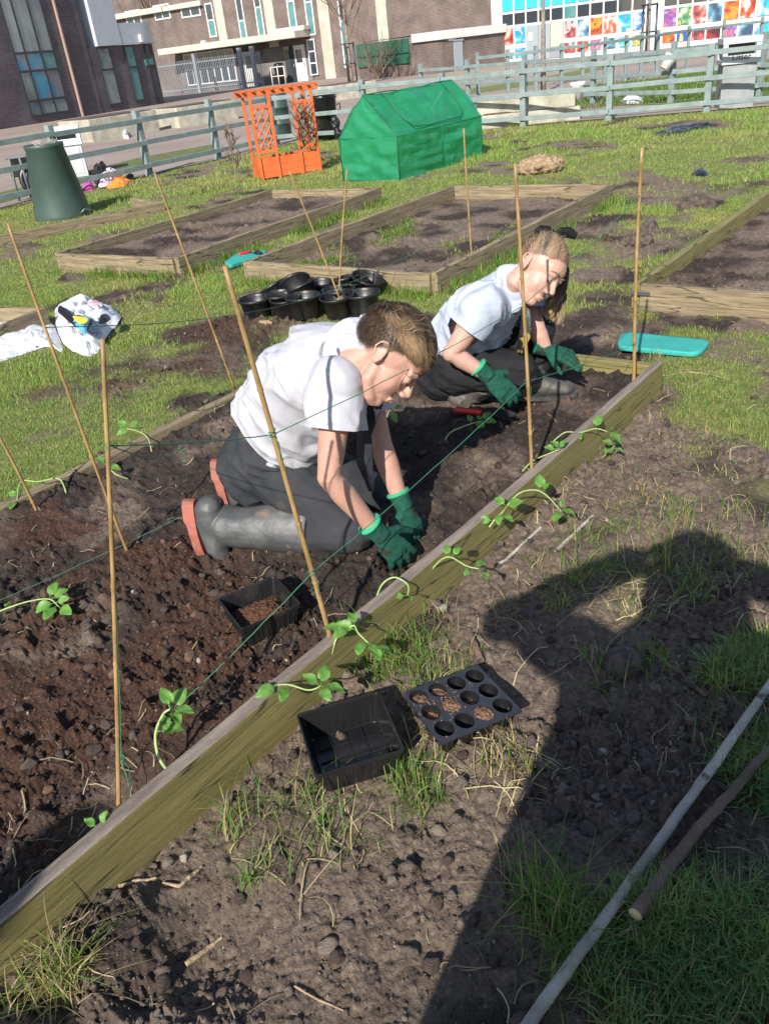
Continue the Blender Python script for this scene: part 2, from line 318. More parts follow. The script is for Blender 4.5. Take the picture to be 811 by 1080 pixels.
# second channel: reddish peat dressing, third: dry crumb
u_, v_ = bed_uv(X_, Y_); pe = np.zeros_like(X_)
for px, py, r in [(90, 750, .5), (20, 800, .35), (200, 690, .4), (330, 720, .25), (170, 600, .3), (40, 560, .25), (250, 800, .3), (60, 660, .2)]:
    p = G(px, py, .1); pe = np.maximum(pe, np.exp(-((X_-p[0])**2+(Y_-p[1])**2)/(r*r)))
pe = sstep(.25, .75, pe*.8+(fbm(X_, Y_, 9, 4, 71)-.5)*.9)*in_main(X_, Y_)
for px, py, r in [(240, 352, .35), (200, 390, .25), (135, 400, .2), (30, 415, .2)]:
    p = G(px, py, 0); pe = np.maximum(pe, .8*np.exp(-((X_-p[0])**2+(Y_-p[1])**2)/(r*r)))
dry = sstep(.38, .68, fbm(X_, Y_, 3.2, 4, 81)+.26*(v_ < 0)-.10*in_main(X_, Y_)+.1*(Y_ > 4))
na, nr = len(ang), len(rr)
i_ = np.arange(nr-1)[:, None]*na; k_ = np.arange(na)[None, :]; k2 = (k_+1) % na
quads = np.stack([i_+k_, i_+na+k_, i_+na+k2, i_+k2], -1).reshape(-1, 4)[:, ::-1]

def ground_mat():
    mt = bpy.data.materials.new('ground'); mt.use_nodes = True; t = mt.node_tree; b = t.nodes['Principled BSDF']; L = t.links.new; b.inputs['Roughness'].default_value = .95; b.inputs['Specular IOR Level'].default_value = .2
    a = t.nodes.new('ShaderNodeVertexColor'); a.layer_name = 'mask'; sp = t.nodes.new('ShaderNodeSeparateColor'); L(a.outputs[0], sp.inputs[0]); tc = t.nodes.new('ShaderNodeTexCoord')
    def noi(s, d=5, r=.6):
        n = t.nodes.new('ShaderNodeTexNoise'); n.inputs['Scale'].default_value = s; n.inputs['Detail'].default_value = d; n.inputs['Roughness'].default_value = r; L(tc.outputs['Object'], n.inputs['Vector']); return n.outputs['Fac']
    def ramp(f, *st):
        r = t.nodes.new('ShaderNodeValToRGB'); e = r.color_ramp.elements
        while len(e) < len(st): e.new(.5)
        for q, (p, c) in zip(e, st): q.position = p; q.color = (*c, 1)
        L(f, r.inputs[0]); return r.outputs[0]
    def mix(f, x, y):
        m_ = t.nodes.new('ShaderNodeMix'); m_.data_type = 'RGBA'; L(f, m_.inputs[0]); L(x, m_.inputs[6]); L(y, m_.inputs[7]); return m_.outputs[2]
    dark = ramp(noi(45, 6, .7), (.3, (.027, .020, .017)), (.55, (.058, .043, .036)), (.75, (.115, .09, .074)))
    dryc = ramp(noi(60, 6, .7), (.3, (.105, .078, .062)), (.5, (.185, .138, .105)), (.72, (.31, .24, .182)))
    peat = ramp(noi(110, 5, .7), (.32, (.036, .019, .013)), (.55, (.088, .046, .031)), (.75, (.20, .125, .09)))
    soil = mix(sp.outputs[2], dark, dryc); soil = mix(sp.outputs[1], soil, peat)
    vo = t.nodes.new('ShaderNodeTexVoronoi'); vo.inputs['Scale'].default_value = 55; L(tc.outputs['Object'], vo.inputs['Vector'])
    gr = t.nodes.new('ShaderNodeMapRange'); gr.inputs[1].default_value = .10; gr.inputs[2].default_value = .07; L(vo.outputs['Distance'], gr.inputs[0])
    pk = t.nodes.new('ShaderNodeMath'); pk.operation = 'GREATER_THAN'; pk.inputs[1].default_value = .82; L(vo.outputs['Color'], pk.inputs[0])
    ml = t.nodes.new('ShaderNodeMath'); ml.operation = 'MULTIPLY'; L(gr.outputs[0], ml.inputs[0]); L(pk.outputs[0], ml.inputs[1])
    gc = t.nodes.new('ShaderNodeRGB'); gc.outputs[0].default_value = (.34, .29, .23, 1); soil = mix(ml.outputs[0], soil, gc.outputs[0])
    turf = ramp(noi(16, 6, .7), (.3, (.09, .10, .035)), (.5, (.17, .20, .055)), (.72, (.30, .27, .11)))
    fin = mix(sp.outputs[0], turf, soil); L(fin, b.inputs['Base Color'])
    bp = t.nodes.new('ShaderNodeBump'); bp.inputs['Strength'].default_value = .9; bp.inputs['Distance'].default_value = .012; L(noi(130, 6, .75), bp.inputs['Height'])
    bp2 = t.nodes.new('ShaderNodeBump'); bp2.inputs['Strength'].default_value = .7; bp2.inputs['Distance'].default_value = .02; L(noi(42, 4, .6), bp2.inputs['Height']); L(bp2.outputs[0], bp.inputs['Normal']); L(bp.outputs[0], b.inputs['Normal'])
    return mt
gnd = fast_mesh('ground', np.stack([X_, Y_, Z_], -1), quads, ground_mat(), {'mask': np.stack([S_, pe, dry], -1)}, True, True); setp(gnd, kind='structure')

# ---------------------------------------------------------------- soil crumbs and clods
def icos(sub=1):
    bm = bmesh.new(); bmesh.ops.create_icosphere(bm, subdivisions=sub, radius=1); bm.verts.ensure_lookup_table()
    v = np.array([q.co[:] for q in bm.verts]); f = np.array([[q.index for q in p.verts] for p in bm.faces]); bm.free(); return v, f
def scatter(n, x0, x1, y0, y1, keep):
    out = []; tot = 0
    while tot < n:
        x = rng.uniform(x0, x1, 60000); y = rng.uniform(y0, y1, 60000); k = keep(x, y) > rng.uniform(0, 1, 60000); out.append(np.stack([x[k], y[k]], -1)); tot += k.sum()
    return np.concatenate(out)[:n]
def view_w(x, y):                            # density follows the picture: thin out with distance, keep to the view cone
    return np.clip((1.5/np.maximum(np.sqrt(x*x+y*y), .9))**2, 0, 1)*(np.abs(x) < .75*y+.45)
P2 = scatter(30000, -3.2, 3.2, .5, 5.2, lambda x, y: soil_amt(x, y)*view_w(x, y)*(in_main(x, y)*.62*(.15+.85*sstep(.42, .66, fbm(x, y, 2.4, 4, 63)))+(1-in_main(x, y))*(.28+.72*sstep(.43, .64, fbm(x, y, 2.4, 4, 63)))))
rad = np.sort(np.clip(.0019*(rng.pareto(2.1, len(P2))+1), .0019, .019))[::-1]; VV, FF, CCs = [], [], []; vo_ = 0
def clods(P, rad, sub):
    """angular crumbs: a ball cut by random planes, roughened"""
    global vo_
    iv, iff = icos(sub); n = len(P); nv = len(iv); pl = rng.normal(0, 1, (n, 9, 3)); pl /= np.linalg.norm(pl, axis=2, keepdims=True); of = rng.uniform(.42, .85, (n, 9))
    dt = np.einsum('npk,vk->nvp', pl, iv); r_ = np.where(dt > .05, of[:, None, :]/np.maximum(dt, .05), 9.).min(2); r_ = np.minimum(r_, 1.0)*(1+.22*(rng.uniform(0, 1, (n, nv))-.5)); v = iv[None]*r_[..., None]*rng.uniform(.7, 1.25, (n, 1, 3))*rad[:, None, None]
    th = rng.uniform(0, 6.28, n); c_, s_ = np.cos(th)[:, None], np.sin(th)[:, None]; z = hz(P[:, 0], P[:, 1])
    VV.append(np.stack([v[..., 0]*c_-v[..., 1]*s_+P[:, :1], v[..., 0]*s_+v[..., 1]*c_+P[:, 1:], v[..., 2]*.8+(z+rad*.18)[:, None]], -1).reshape(-1, 3)); FF.append((iff[None]+(np.arange(n)*nv)[:, None, None]).reshape(-1, 3)+vo_); vo_ += n*nv
    tone = rng.uniform(0, 1, n)**1.8; inm = in_main(P[:, 0], P[:, 1]); cc = np.array([.055, .040, .033])[None]*(1-tone[:, None])+np.array([.20, .158, .128])[None]*tone[:, None]*(1-.4*inm[:, None])
    cc[rng.uniform(0, 1, n) < .012] = (.34, .30, .25); k_ = (rng.uniform(0, 1, n) < .25) & (inm > .5); cc[k_] = np.array([.12, .07, .05])*rng.uniform(.6, 1.3, (k_.sum(), 1)); CCs.append(np.repeat(cc, nv, 0))
clods(P2[:2200], rad[:2200], 3); clods(P2[2200:], rad[2200:], 2)
VV = np.concatenate(VV); FF = np.concatenate(FF); CCs = np.concatenate(CCs)
crm = attr_mat('crumb', .95)
t_ = crm.node_tree; n_ = t_.nodes.new('ShaderNodeTexNoise'); n_.inputs['Scale'].default_value = 140; n_.inputs['Detail'].default_value = 4; b_ = t_.nodes.new('ShaderNodeBump'); b_.inputs['Strength'].default_value = .8; b_.inputs['Distance'].default_value = .01
t_.links.new(n_.outputs[0], b_.inputs['Height']); t_.links.new(b_.outputs[0], t_.nodes['Principled BSDF'].inputs['Normal'])
o = fast_mesh('soil_crumbs', VV, FF, crm, {'Col': CCs}, True); setp(o, 'loose dark crumbs and clods of soil lying over the beds and path', 'soil', kind='stuff')

# ---------------------------------------------------------------- grass
TRAYS = [(*g2(366, 773, .088), .115), (*g2(485, 747, .08), .10)]
GV, GT, GC = [], [], []; gcount = 0
def blades(P, h, wd, lean, cols, seg=3, bend=1.0, z=None):
    """curved tapering blades rooted at P (n,2)"""
    global gcount
    ok = np.ones(len(P), bool)
    for tx, ty, tr_ in TRAYS: ok &= (P[:, 0]-tx)**2+(P[:, 1]-ty)**2 > tr_*tr_
    P = P[ok]; cols = cols[ok]; h = h[ok] if np.ndim(h) else h; n = len(P)
    if n == 0: return
    z = hz(P[:, 0], P[:, 1]) if z is None else z
    a = rng.uniform(0, 6.283, n); dx, dy = np.cos(a), np.sin(a); b = a+rng.normal(1.57, .5, n); wx, wy = np.cos(b)*wd*.5, np.sin(b)*wd*.5
    ln = np.abs(rng.normal(lean, lean*.5+.12, n)); vs = []
    for s in range(seg+1):
        t = s/seg; out = h*ln*t**(1+bend)*.9; up = h*(t-.32*np.clip(ln, 0, 1.6)*t*t*bend); k = (1-t)**.6 if s < seg else 0
        cx = P[:, 0]+dx*out; cy = P[:, 1]+dy*out; cz = z-.004+np.maximum(up, .003*s)
        if s < seg: vs += [np.stack([cx-wx*k, cy-wy*k, cz], -1), np.stack([cx+wx*k, cy+wy*k, cz], -1)]
        else: vs += [np.stack([cx, cy, cz], -1)]
    m_ = 2*seg+1; V3 = np.stack(vs, 1).reshape(-1, 3); tl = []
    for s in range(seg-1): tl += [(2*s, 2*s+1, 2*s+3), (2*s, 2*s+3, 2*s+2)]
    tl.append((2*seg-2, 2*seg-1, 2*seg)); T = (np.array(tl)[None]+(np.arange(n)*m_)[:, None, None]).reshape(-1, 3)+gcount
    GV.append(V3); GT.append(T); GC.append(np.repeat(cols, m_, 0)); gcount += len(V3)
def gcol(n, straw=.1, base=(.10, .19, .03), var=.35):
    c = np.array(base)[None]*rng.uniform(1-var, 1+var, (n, 1))*np.array([1, 1, 1])[None]; c[:, 0] *= rng.uniform(.75, 1.35, n)
    k = rng.uniform(0, 1, n) < straw; c[k] = np.array([.42, .36, .16])*rng.uniform(.6, 1.2, (k.sum(), 1)); return c
def notpath(x, y): return (1-in_main(x, y, .02, -.05))*(1-np.maximum(np.maximum(in_bed(1, x, y, .03, -.05), 0), 0))
def lawnd(x, y): return (1-soil_amt(x, y))*notpath(x, y)*(y < lawn_limit(x)+.05)
# lawn, in distance bands
for y0, y1, n, h, wd, sg in [(2.6, 4.6, 52000, .020, .0030, 2), (4.6, 7.5, 90000, .023, .0044, 2), (7.5, 11.5, 80000, .027, .007, 1), (11.5, 18, 60000, .038, .011, 1)]:
    P = scatter(n, -.62*y1-.3, .66*y1+.3, y0, y1, lambda x, y: lawnd(x, y)*(np.abs(x) < .62*y+.5)*(.35+.65*sstep(.35, .6, fbm(x, y, 6, 3, 101))))
    tall = 1+1.0*sstep(.55, .75, fbm(P[:, 0], P[:, 1], 1.6, 3, 111)); yel = sstep(.45, .72, fbm(P[:, 0], P[:, 1], 1.1, 4, 121))
    c = gcol(n, .13, (.235, .35, .072)); c = c*(1-yel[:, None]*.5)+np.array([.46, .40, .16])[None]*yel[:, None]*.5*rng.uniform(.7, 1.2, (n, 1))
    blades(P, h*rng.uniform(.5, 1.5, n)*tall, wd, .7, c, sg)
# lush grass in the lower right corner
P = scatter(15000, -.2, 2.4, .5, 2.2, lambda x, y: lawnd(x, y)*inpoly(x, y, GP)*(.05+.95*sstep(.46, .62, fbm(x, y, 6, 4, 131))))
gy = sstep(.4, .7, fbm(P[:, 0], P[:, 1], 9, 3, 133))[:, None]; blades(P, rng.uniform(.02, .075, len(P)), .0036, .8, gcol(len(P), .16, (.20, .31, .085))*(1-gy)+gcol(len(P), .2, (.12, .235, .07))*gy, 4)
# tufts
def tuft(px, py, n, h, r, straw=.15, base=(.13, .24, .04), wd=.0030, lean=.8):
    p = G(px, py, 0); P = np.stack([rng.normal(p[0], r*.5, n), rng.normal(p[1], r*.5, n)], -1); blades(P, h*rng.uniform(.35, 1.15, n), wd, lean, gcol(n, straw, base), 5, 1.2)
for a in [(440, 690, 170, .09, .10, .25), (410, 705, 150, .10, .09, .2), (455, 720, 110, .08, .08, .25), (430, 820, 150, .09, .07, .12), (445, 845, 80, .08, .05, .1), (390, 700, 90, .08, .06, .2), (520, 800, 60, .10, .07, .7), (545, 812, 40, .09, .05, .8),
          (340, 885, 34, .13, .08, .35), (365, 890, 22, .15, .08, .3), (262, 930, 26, .09, .02, .05), (255, 860, 30, .13, .05, .3), (245, 880, 26, .12, .04, .3), (330, 830, 26, .10, .05, .2), (310, 850, 26, .12, .06, .3), (290, 905, 22, .08, .05, .4),
          (65, 1045, 150, .12, .05, .75), (85, 1030, 60, .10, .03, .2), (30, 1060, 40, .10, .05, .7), (575, 960, 190, .14, .07, .2), (700, 960, 10, .06, .05, .3), (600, 985, 110, .12, .06, .15), (560, 935, 50, .13, .05, .3),
          (605, 610, 60, .11, .06, .15), (640, 600, 40, .10, .05, .15), (585, 620, 50, .06, .07, .6), (590, 640, 60, .06, .05, .5), (715, 560, 50, .12, .07, .3), (700, 600, 40, .12, .06, .25), (735, 630, 36, .12, .06, .2), (690, 575, 30, .12, .06, .5),
          (650, 540, 40, .05, .08, .6), (680, 530, 40, .05, .07, .7), (775, 545, 50, .09, .08, .4), (740, 580, 26, .10, .06, .2), (655, 565, 22, .09, .05, .3), (690, 700, 60, .09, .07, .1), (640, 720, 20, .1, .05, .2), (640, 480, 26, .06, .05, .1),
          (700, 395, 120, .07, .14, .5), (730, 420, 100, .06, .15, .3), (780, 440, 160, .06, .25, .2), (720, 470, 60, .05, .15, .3), (690, 385, 60, .1, .06, .6), (640, 470, 24, .05, .06, .2), (800, 590, 40, .1, .08, .5), (560, 590, 20, .08, .05, .5), (520, 650, 12, .08, .05, .8), (470, 660, 24, .07, .06, .6), (665, 600, 60, .09, .10, .3), (720, 610, 60, .10, .10, .25), (620, 575, 40, .08, .08, .3), (760, 600, 50, .1, .1, .3), (700, 540, 50, .06, .10, .5), (755, 505, 60, .06, .12, .4), (670, 510, 30, .05, .08, .4), (600, 555, 30, .07, .07, .3), (540, 640, 20, .07, .08, .5), (500, 700, 24, .08, .07, .4), (660, 640, 40, .09, .08, .4), (625, 700, 24, .09, .08, .4)]:
    tuft(*a)
# edges of boards, where the mower never reaches
for k, (c, u, L, v, W_) in enumerate(BEDS):
    for (s0, d) in ((c, u), (c, v)):
        Ln = L if d is u else W_; nrm = v if d is u else u; n = int(420*Ln)
        t = rng.uniform(0, Ln, n); k2_ = fbm(t*1.7, t*0+k*9, 1.0, 3, 141) > .42; t = t[k2_]; n = len(t); P = s0[None]+d[None]*t[:, None]-nrm[None]*np.abs(rng.normal(.05, .05, n))[:, None]-nrm[None]*.03
        blades(P, rng.uniform(.05, .13, n), .0055, .6, gcol(n, .08, (.12, .23, .03)), 3)
n = 1500; t = rng.uniform(BL0, BL1, n); t = t[fbm(t*1.5, t*0, 1.0, 3, 151) > .5]; n = len(t); off = np.abs(rng.normal(.04, .05, n)); P = BO[None]+BU[None]*t[:, None]+BV[None]*(BW+.06+off)[:, None]
blades(P, rng.uniform(.03, .09, n), .0035, .7, gcol(n, .25), 3)
# grass inside the middle bed
P = scatter(5000, -1, 3.2, 5, 9, lambda x, y: in_bed(0, x, y, .02, .06)*(1-soil_amt(x, y))); blades(P, rng.uniform(.02, .06, len(P)), .0055, .8, gcol(len(P), .2), 2)
# far green beyond the path fences
P = scatter(30000, 3, 16, 16.5, 24, lambda x, y: (y > lawn_limit(x)+1.2)*(y-16.6 > -.35*(x-7))*(x > .22*y+.6)*1.0); blades(P, rng.uniform(.04, .1, len(P)), .02, .6, gcol(len(P), .1, (.10, .19, .03)), 1, z=np.full(len(P), .02))
go = fast_mesh('grass', np.concatenate(GV), np.concatenate(GT), attr_mat('grass_blade', .55, trans=.35, spec=.35), {'Col': np.concatenate(GC)}, False); setp(go, 'green and straw coloured grass growing over the lawn and in tufts on the soil', 'grass', kind='stuff')

# ---------------------------------------------------------------- dead straw on the soil
GV, GT, GC = [], [], []; gcount = 0
def straws(P, ln, wd, cols):
    global gcount
    n = len(P); a = rng.uniform(0, 6.28, n); k = rng.normal(0, .9, n); vs = []; x, y = P[:, 0]-np.cos(a)*ln*.5, P[:, 1]-np.sin(a)*ln*.5; s = 5
    tilt = rng.uniform(0, 1, n)
    for i in range(s+1):
        z = hz(x, y)+.003+.010*np.sin(i/s*3.14)*tilt; nx, ny = -np.sin(a)*wd*.5, np.cos(a)*wd*.5
        vs += [np.stack([x-nx, y-ny, z], -1), np.stack([x+nx, y+ny, z+wd*.3], -1)]; x = x+np.cos(a)*ln/s; y = y+np.sin(a)*ln/s; a = a+k/s
    V3 = np.stack(vs, 1).reshape(-1, 3); tl = []
    for i in range(s): tl += [(2*i, 2*i+1, 2*i+3), (2*i, 2*i+3, 2*i+2)]
    GV.append(V3); GT.append((np.array(tl)[None]+(np.arange(n)*(2*s+2))[:, None, None]).reshape(-1, 3)+gcount); GC.append(np.repeat(cols, 2*s+2, 0)); gcount += len(V3)
P = scatter(850, -3, 3, .6, 5, lambda x, y: soil_amt(x, y)*view_w(x, y)*(1-.55*in_main(x, y))*sstep(.35, .65, fbm(x, y, 3, 3, 161)))
n = len(P); straws(P, rng.uniform(.02, .09, n)*(1+(rng.uniform(0, 1, n) < .1)), rng.uniform(.0012, .003, n), np.array([.40, .32, .19])[None]*rng.uniform(.35, 1.15, (n, 1)))
for px, py, q in [(520, 805, 40), (740, 395, 60), (600, 530, 25), (640, 620, 30), (700, 640, 25), (340, 890, 20)]:
    p = G(px, py, 0); P = np.stack([rng.normal(p[0], .08, q), rng.normal(p[1], .06, q)], -1); straws(P, rng.uniform(.05, .16, q), rng.uniform(.0014, .0028, q), np.array([.46, .38, .2])[None]*rng.uniform(.5, 1.1, (q, 1)))
so_ = fast_mesh('dead_straw', np.concatenate(GV), np.concatenate(GT), attr_mat('straw', .8), {'Col': np.concatenate(GC)}, False); setp(so_, 'thin dead stalks and straw scattered on the bare soil', 'straw', kind='stuff')

# ---------------------------------------------------------------- paving beyond the fence
def paving_mat():
    mt = mat('paving', (.235, .185, .155), .9, (.31, .25, .21), .35, .3, 90, detail=8); t = mt.node_tree; L = t.links.new; b = t.nodes['Principled BSDF']; src = b.inputs['Base Color'].links[0].from_socket
    tc = t.nodes.new('ShaderNodeTexCoord'); n = t.nodes.new('ShaderNodeTexNoise'); n.inputs['Scale'].default_value = 30; n.inputs['Detail'].default_value = 4; L(tc.outputs['Object'], n.inputs['Vector'])
    mx = t.nodes.new('ShaderNodeMix'); mx.data_type = 'RGBA'; mx.blend_type = 'OVERLAY'; mx.inputs[0].default_value = .5; L(src, mx.inputs[6]); L(n.outputs['Fac'], mx.inputs[7]); L(mx.outputs[2], b.inputs['Base Color']); return mt
def sheet(name, pts, z, mt):
    o = mk(name, [(p[0], p[1], z) for p in pts], [tuple(range(len(pts)))], mt, smooth=False); return setp(o, kind='structure')
sheet('yard_paving', [(-60, -12), (-5.4, 11.85), (-3.3, 14.78), (-.9, 17.55), (3.3, 15.72), (7.2, 14.05), (9.5, 13.2), (60, 4), (160, 120), (-160, 120)], .012, paving_mat())
sheet('lawn_beyond_path', [tuple(g2(*p, 0)) for p in [(640, 112), (700, 82), (811, 62), (1000, 30), (1000, 84), (811, 104), (720, 110)]], .017, mat('far_turf', (.07, .11, .02), .95, (.14, .19, .04), 5, .5, 20))
sheet('lawn_strip', [tuple(g2(*p, 0)) for p in [(-40, 214), (150, 166), (228, 152), (228, 158), (150, 174), (-40, 226)]], .017, mat('strip_turf', (.07, .10, .02), .95, (.13, .15, .05), 5, .5, 20))
sheet('lawn_verge', [tuple(g2(*p, 0)) for p in [(420, 105), (560, 84), (640, 68), (640, 72), (560, 90), (420, 110)]], .017, mat('verge_turf', (.08, .12, .02), .95, (.15, .18, .05), 5, .5, 20))
# ================================================================ raised beds
def board(parent, p0, p1, z0, z1, th=.047, mt='wood', name='board', top=None):
    p0 = np.array([*p0[:2], 0.]); p1 = np.array([*p1[:2], 0.]); d = p1-p0; L = np.linalg.norm(d); d /= L; n = np.array([-d[1], d[0], 0])
    mw = Matrix(((d[0], n[0], 0, p0[0]), (d[1], n[1], 0, p0[1]), (0, 0, 1, z0), (0, 0, 0, 1)))
    b = MB().box((0, -th/2, 0), (L, th/2, z1-z0)); o = b.build(name, M[mt], None, False, mw); bevel(o, .004, 2)
    if top:
        o.data.materials.append(M[top]); mi = [1 if (p.normal.z > .6) else 0 for p in o.data.polygons]; o.data.polygons.foreach_set('material_index', mi)
    # long boards are never quite straight
    bm = bmesh.new(); bm.from_mesh(o.data); es = [e for e in bm.edges if abs((e.verts[0].co-e.verts[1].co).x) > L*.8]
    bmesh.ops.subdivide_edges(bm, edges=es, cuts=max(2, int(L/.12)), use_grid_fill=True)
    for v in bm.verts:
        q = v.co.x; v.co.y += .006*math.sin(q*2.1+p0[0]*5)+.002*mnoise.noise((q*6, v.co.z*9, 1)); v.co.z += .004*math.sin(q*1.7+p0[1])+.0025*mnoise.noise((q*9, v.co.y*9, 4))*(v.co.z > .05)
    bm.to_mesh(o.data); bm.free(); o.data.update()
    return adopt(o, parent)
e = empty('raised_bed', (*bxy(0, 0), 0), 'long timber raised bed of dark soil where two children are planting', 'raised bed', 'timber raised beds')
board(e, bxy(BL0, 0), bxy(BL1+.025, 0), -.06, .15, .037, 'wood', 'front_board', 'grey_top'); board(e, bxy(BL1, .027), bxy(BL1, BW-.02), -.05, .145, .045, 'wood', 'end_board'); board(e, bxy(BL0, BW), bxy(BL1+.02, BW), -.05, .125, .045, 'wood_old', 'rear_board')
labs = ['weathered raised bed half grassed over, between black pots and green tent', 'raised bed full of crumbly brown soil, left of black pots', 'raised bed with a metal corner bracket, beside the teal mat']
for k, (c, u, L, v, W_) in enumerate(BEDS):
    e = empty('raised_bed', (c[0], c[1], 0), labs[k], 'raised bed', 'timber raised beds'); t = .024; mt = 'wood_old' if k < 2 else 'wood'
    if k == 2:
        L2 = 3.4; W_ = 2.0
    else: L2 = L
    board(e, c, c+u*L2, -.03, .15, .045, mt); board(e, c+v*W_, c+v*W_+u*L2, -.03, .15, .045, mt)
    board(e, c+v*t, c+v*(W_-t), -.03, .148, .045, 'wood_old'); board(e, c+u*(L2-t)+v*t, c+u*(L2-t)+v*(W_-t), -.03, .148, .045, 'wood_old')
    if k == 2:
        b = MB(); q = c-u*.026; z = .10
        b.obox((q[0]+v[0]*.03, q[1]+v[1]*.03, z), (v[0]*.055, v[1]*.055, 0), (u[0]*.002, u[1]*.002, 0), (0, 0, .011)); bevel(b.build('corner_bracket', M['metal'], e, False), .001, 1)
# bed at the left edge and the long board behind the compost bin
c = g2(44, 322); e = empty('raised_bed', (c[0], c[1], 0), 'corner of a low raised bed behind the white compost sacks', 'raised bed', 'timber raised beds')
a = g2(-70, 370); b_ = g2(-60, 285)
board(e, c, a, -.02, .14, .045, 'wood_old'); u = (a-c)/np.linalg.norm(a-c); nrm = np.array([-u[1], u[0]]); nrm = nrm if nrm[1] > 0 else -nrm
board(e, c+nrm*.026, c+nrm*1.0, -.02, .138, .045, 'wood_old')
c = g2(-20, 252, .12); a = g2(172, 212, .12); e = empty('raised_bed', (c[0], c[1], 0), 'long low timber edging in front of the dark green compost bin', 'raised bed', 'timber raised beds')
u = (a-c)/np.linalg.norm(a-c); nrm = np.array([-u[1], u[0]]); board(e, c, a, -.02, .12, .045, 'wood_old'); board(e, a+nrm*.026, a+nrm*.9, -.02, .118, .045, 'wood_old')

# ================================================================ canes and twine
CN = {}
def cane(key, bpx, zb, tpx, r, label, name='bamboo_cane'):
    B = G(*bpx, zb); d = ray(*tpx); dn = d/np.linalg.norm(d)
    h = np.array([dn[0], dn[1]]); rel = B[:2]-CAM[:2]; t = np.dot(rel, h)/np.dot(h, h); T = CAM+dn*t     # nearest the upright line through the foot
    B0 = B-(T-B)/np.linalg.norm(T-B)*.08; b = MB(); N = 26; pts = []; rad = []
    L = np.linalg.norm(T-B0); bow = rng.normal(0, .006, 2)
    nodes = np.sort(np.concatenate([np.arange(.11, L, .17)+rng.uniform(-.03, .03)])); ts = sorted(set([0, L]+list(np.linspace(0, L, N))+[q for q in nodes]+[q-.006 for q in nodes]+[q+.006 for q in nodes]))
    for q in ts:
        s = q/L; p = B0+(T-B0)*s; p = p+np.array([bow[0], bow[1], 0])*math.sin(s*math.pi); pts.append(p); rr_ = r*(1.0-.22*s)
        if any(abs(q-w_) < .002 for w_ in nodes): rr_ *= 1.28
        rad.append(rr_)
    b.tube(pts, rad, 10); o = b.build(name, M['bamboo']); setp(o, label, 'bamboo cane', 'bamboo canes stuck in the beds'); CN[key] = (B, T)
    print('cane', key, round(float(np.linalg.norm(T-B)), 2), B.round(2), T.round(2)); return o
cane('A', (125, 865), .1, (108, 357), .0048, 'bamboo cane in front at left, its foot against the front board')
cane('B', (352, 685), .1, (237, 280), .0068, 'thickest bamboo cane, leaning in front of the kneeling boy')
cane('C', (135, 583), .1, (8, 235), .0052, 'bamboo cane leaning left in front of the white sacks')
cane('D', (37, 537), .1, (-12, 440), .006, 'short bamboo cane at the left edge by the rear board')
cane('E', (242, 395), .1, (163, 182), .0062, 'long bamboo cane leaning left behind the boy')
cane('F', (357, 335), 0, (366, 178), .0058, 'upright bamboo cane among the black pots')
cane('G', (366, 336), 0, (305, 180), .0062, 'slanting bamboo cane crossing the upright one by the pots')
cane('H', (561, 507), .1, (543, 172), .0062, 'bamboo cane standing in front of the crouching girl')
cane('I', (669, 405), .1, (677, 155), .0078, 'bamboo cane at the far corner beside the teal mat')
cane('J', (498, 275), .05, (489, 135), .0075, 'bamboo cane standing in the half grassed middle bed')
def on(k, py):                               # point of a cane at photo height py
    B, T = CN[k]
    def prj(P):
        d = P-CAM; return 540-FOC*(d@CU)/(d@_F)
    lo, hi = 0., 1.15
    for _ in range(40):
        mid = (lo+hi)/2
        if prj(B+(T-B)*mid) > py: lo = mid
        else: hi = mid
    return B+(T-B)*lo
def string(pts, label, sag=.012, r=.00125):
    P = []
    for a, b in zip(pts[:-1], pts[1:]):
        a = np.array(a); b = np.array(b)
        for i in range(14): s = i/14; P.append(a+(b-a)*s-np.array([0, 0, sag*4*s*(1-s)*np.linalg.norm(b-a)])+rng.normal(0, .0006, 3))
    P.append(np.array(pts[-1])); mb = MB(); mb.tube(P, r, 6)
    for q in pts[1:-1] if len(pts) > 2 else pts:                         # a few turns of twine round the cane
        q = np.array(q); mb.tube([q+np.array([.0085*math.cos(t*1.1), .0085*math.sin(t*1.1), .0018*t-.01]) for t in range(14)], r, 5)
        mb.tube([q, q+np.array([.012, -.008, -.02]), q+np.array([.009, -.012, -.06])], r*.9, 5)
    o = mb.build('garden_twine', M['twine']); return setp(o, label, 'twine', 'green twine strung between the canes')
string([on('A', 470), on('B', 458), on('H', 322), on('I', 205)], 'green twine tied high on the front cane, passing above the boy')
string([G(185, 748, .13), on('B', 604), on('H', 402), on('I', 362)], 'green twine running low over the square tray and past the gloves')
string([on('A', 472)+np.array([0, 0, .0]), G(128, 800, .13), G(140, 842, .105)], 'loose tail of green twine hanging down the front cane', .02)
string([G(-20, 642, .12), G(200, 540, .14)], 'green twine lying over the soil behind the boot', .01)
string([on('C', 345), on('F', 302), on('J', 232)], 'thin green twine tied from the left leaning cane to the upright cane', .02, .0014)
string([on('A', 468), G(190, 474, .2), on('E', 380)], 'green twine from the front cane towards the cane behind the boy', .02)

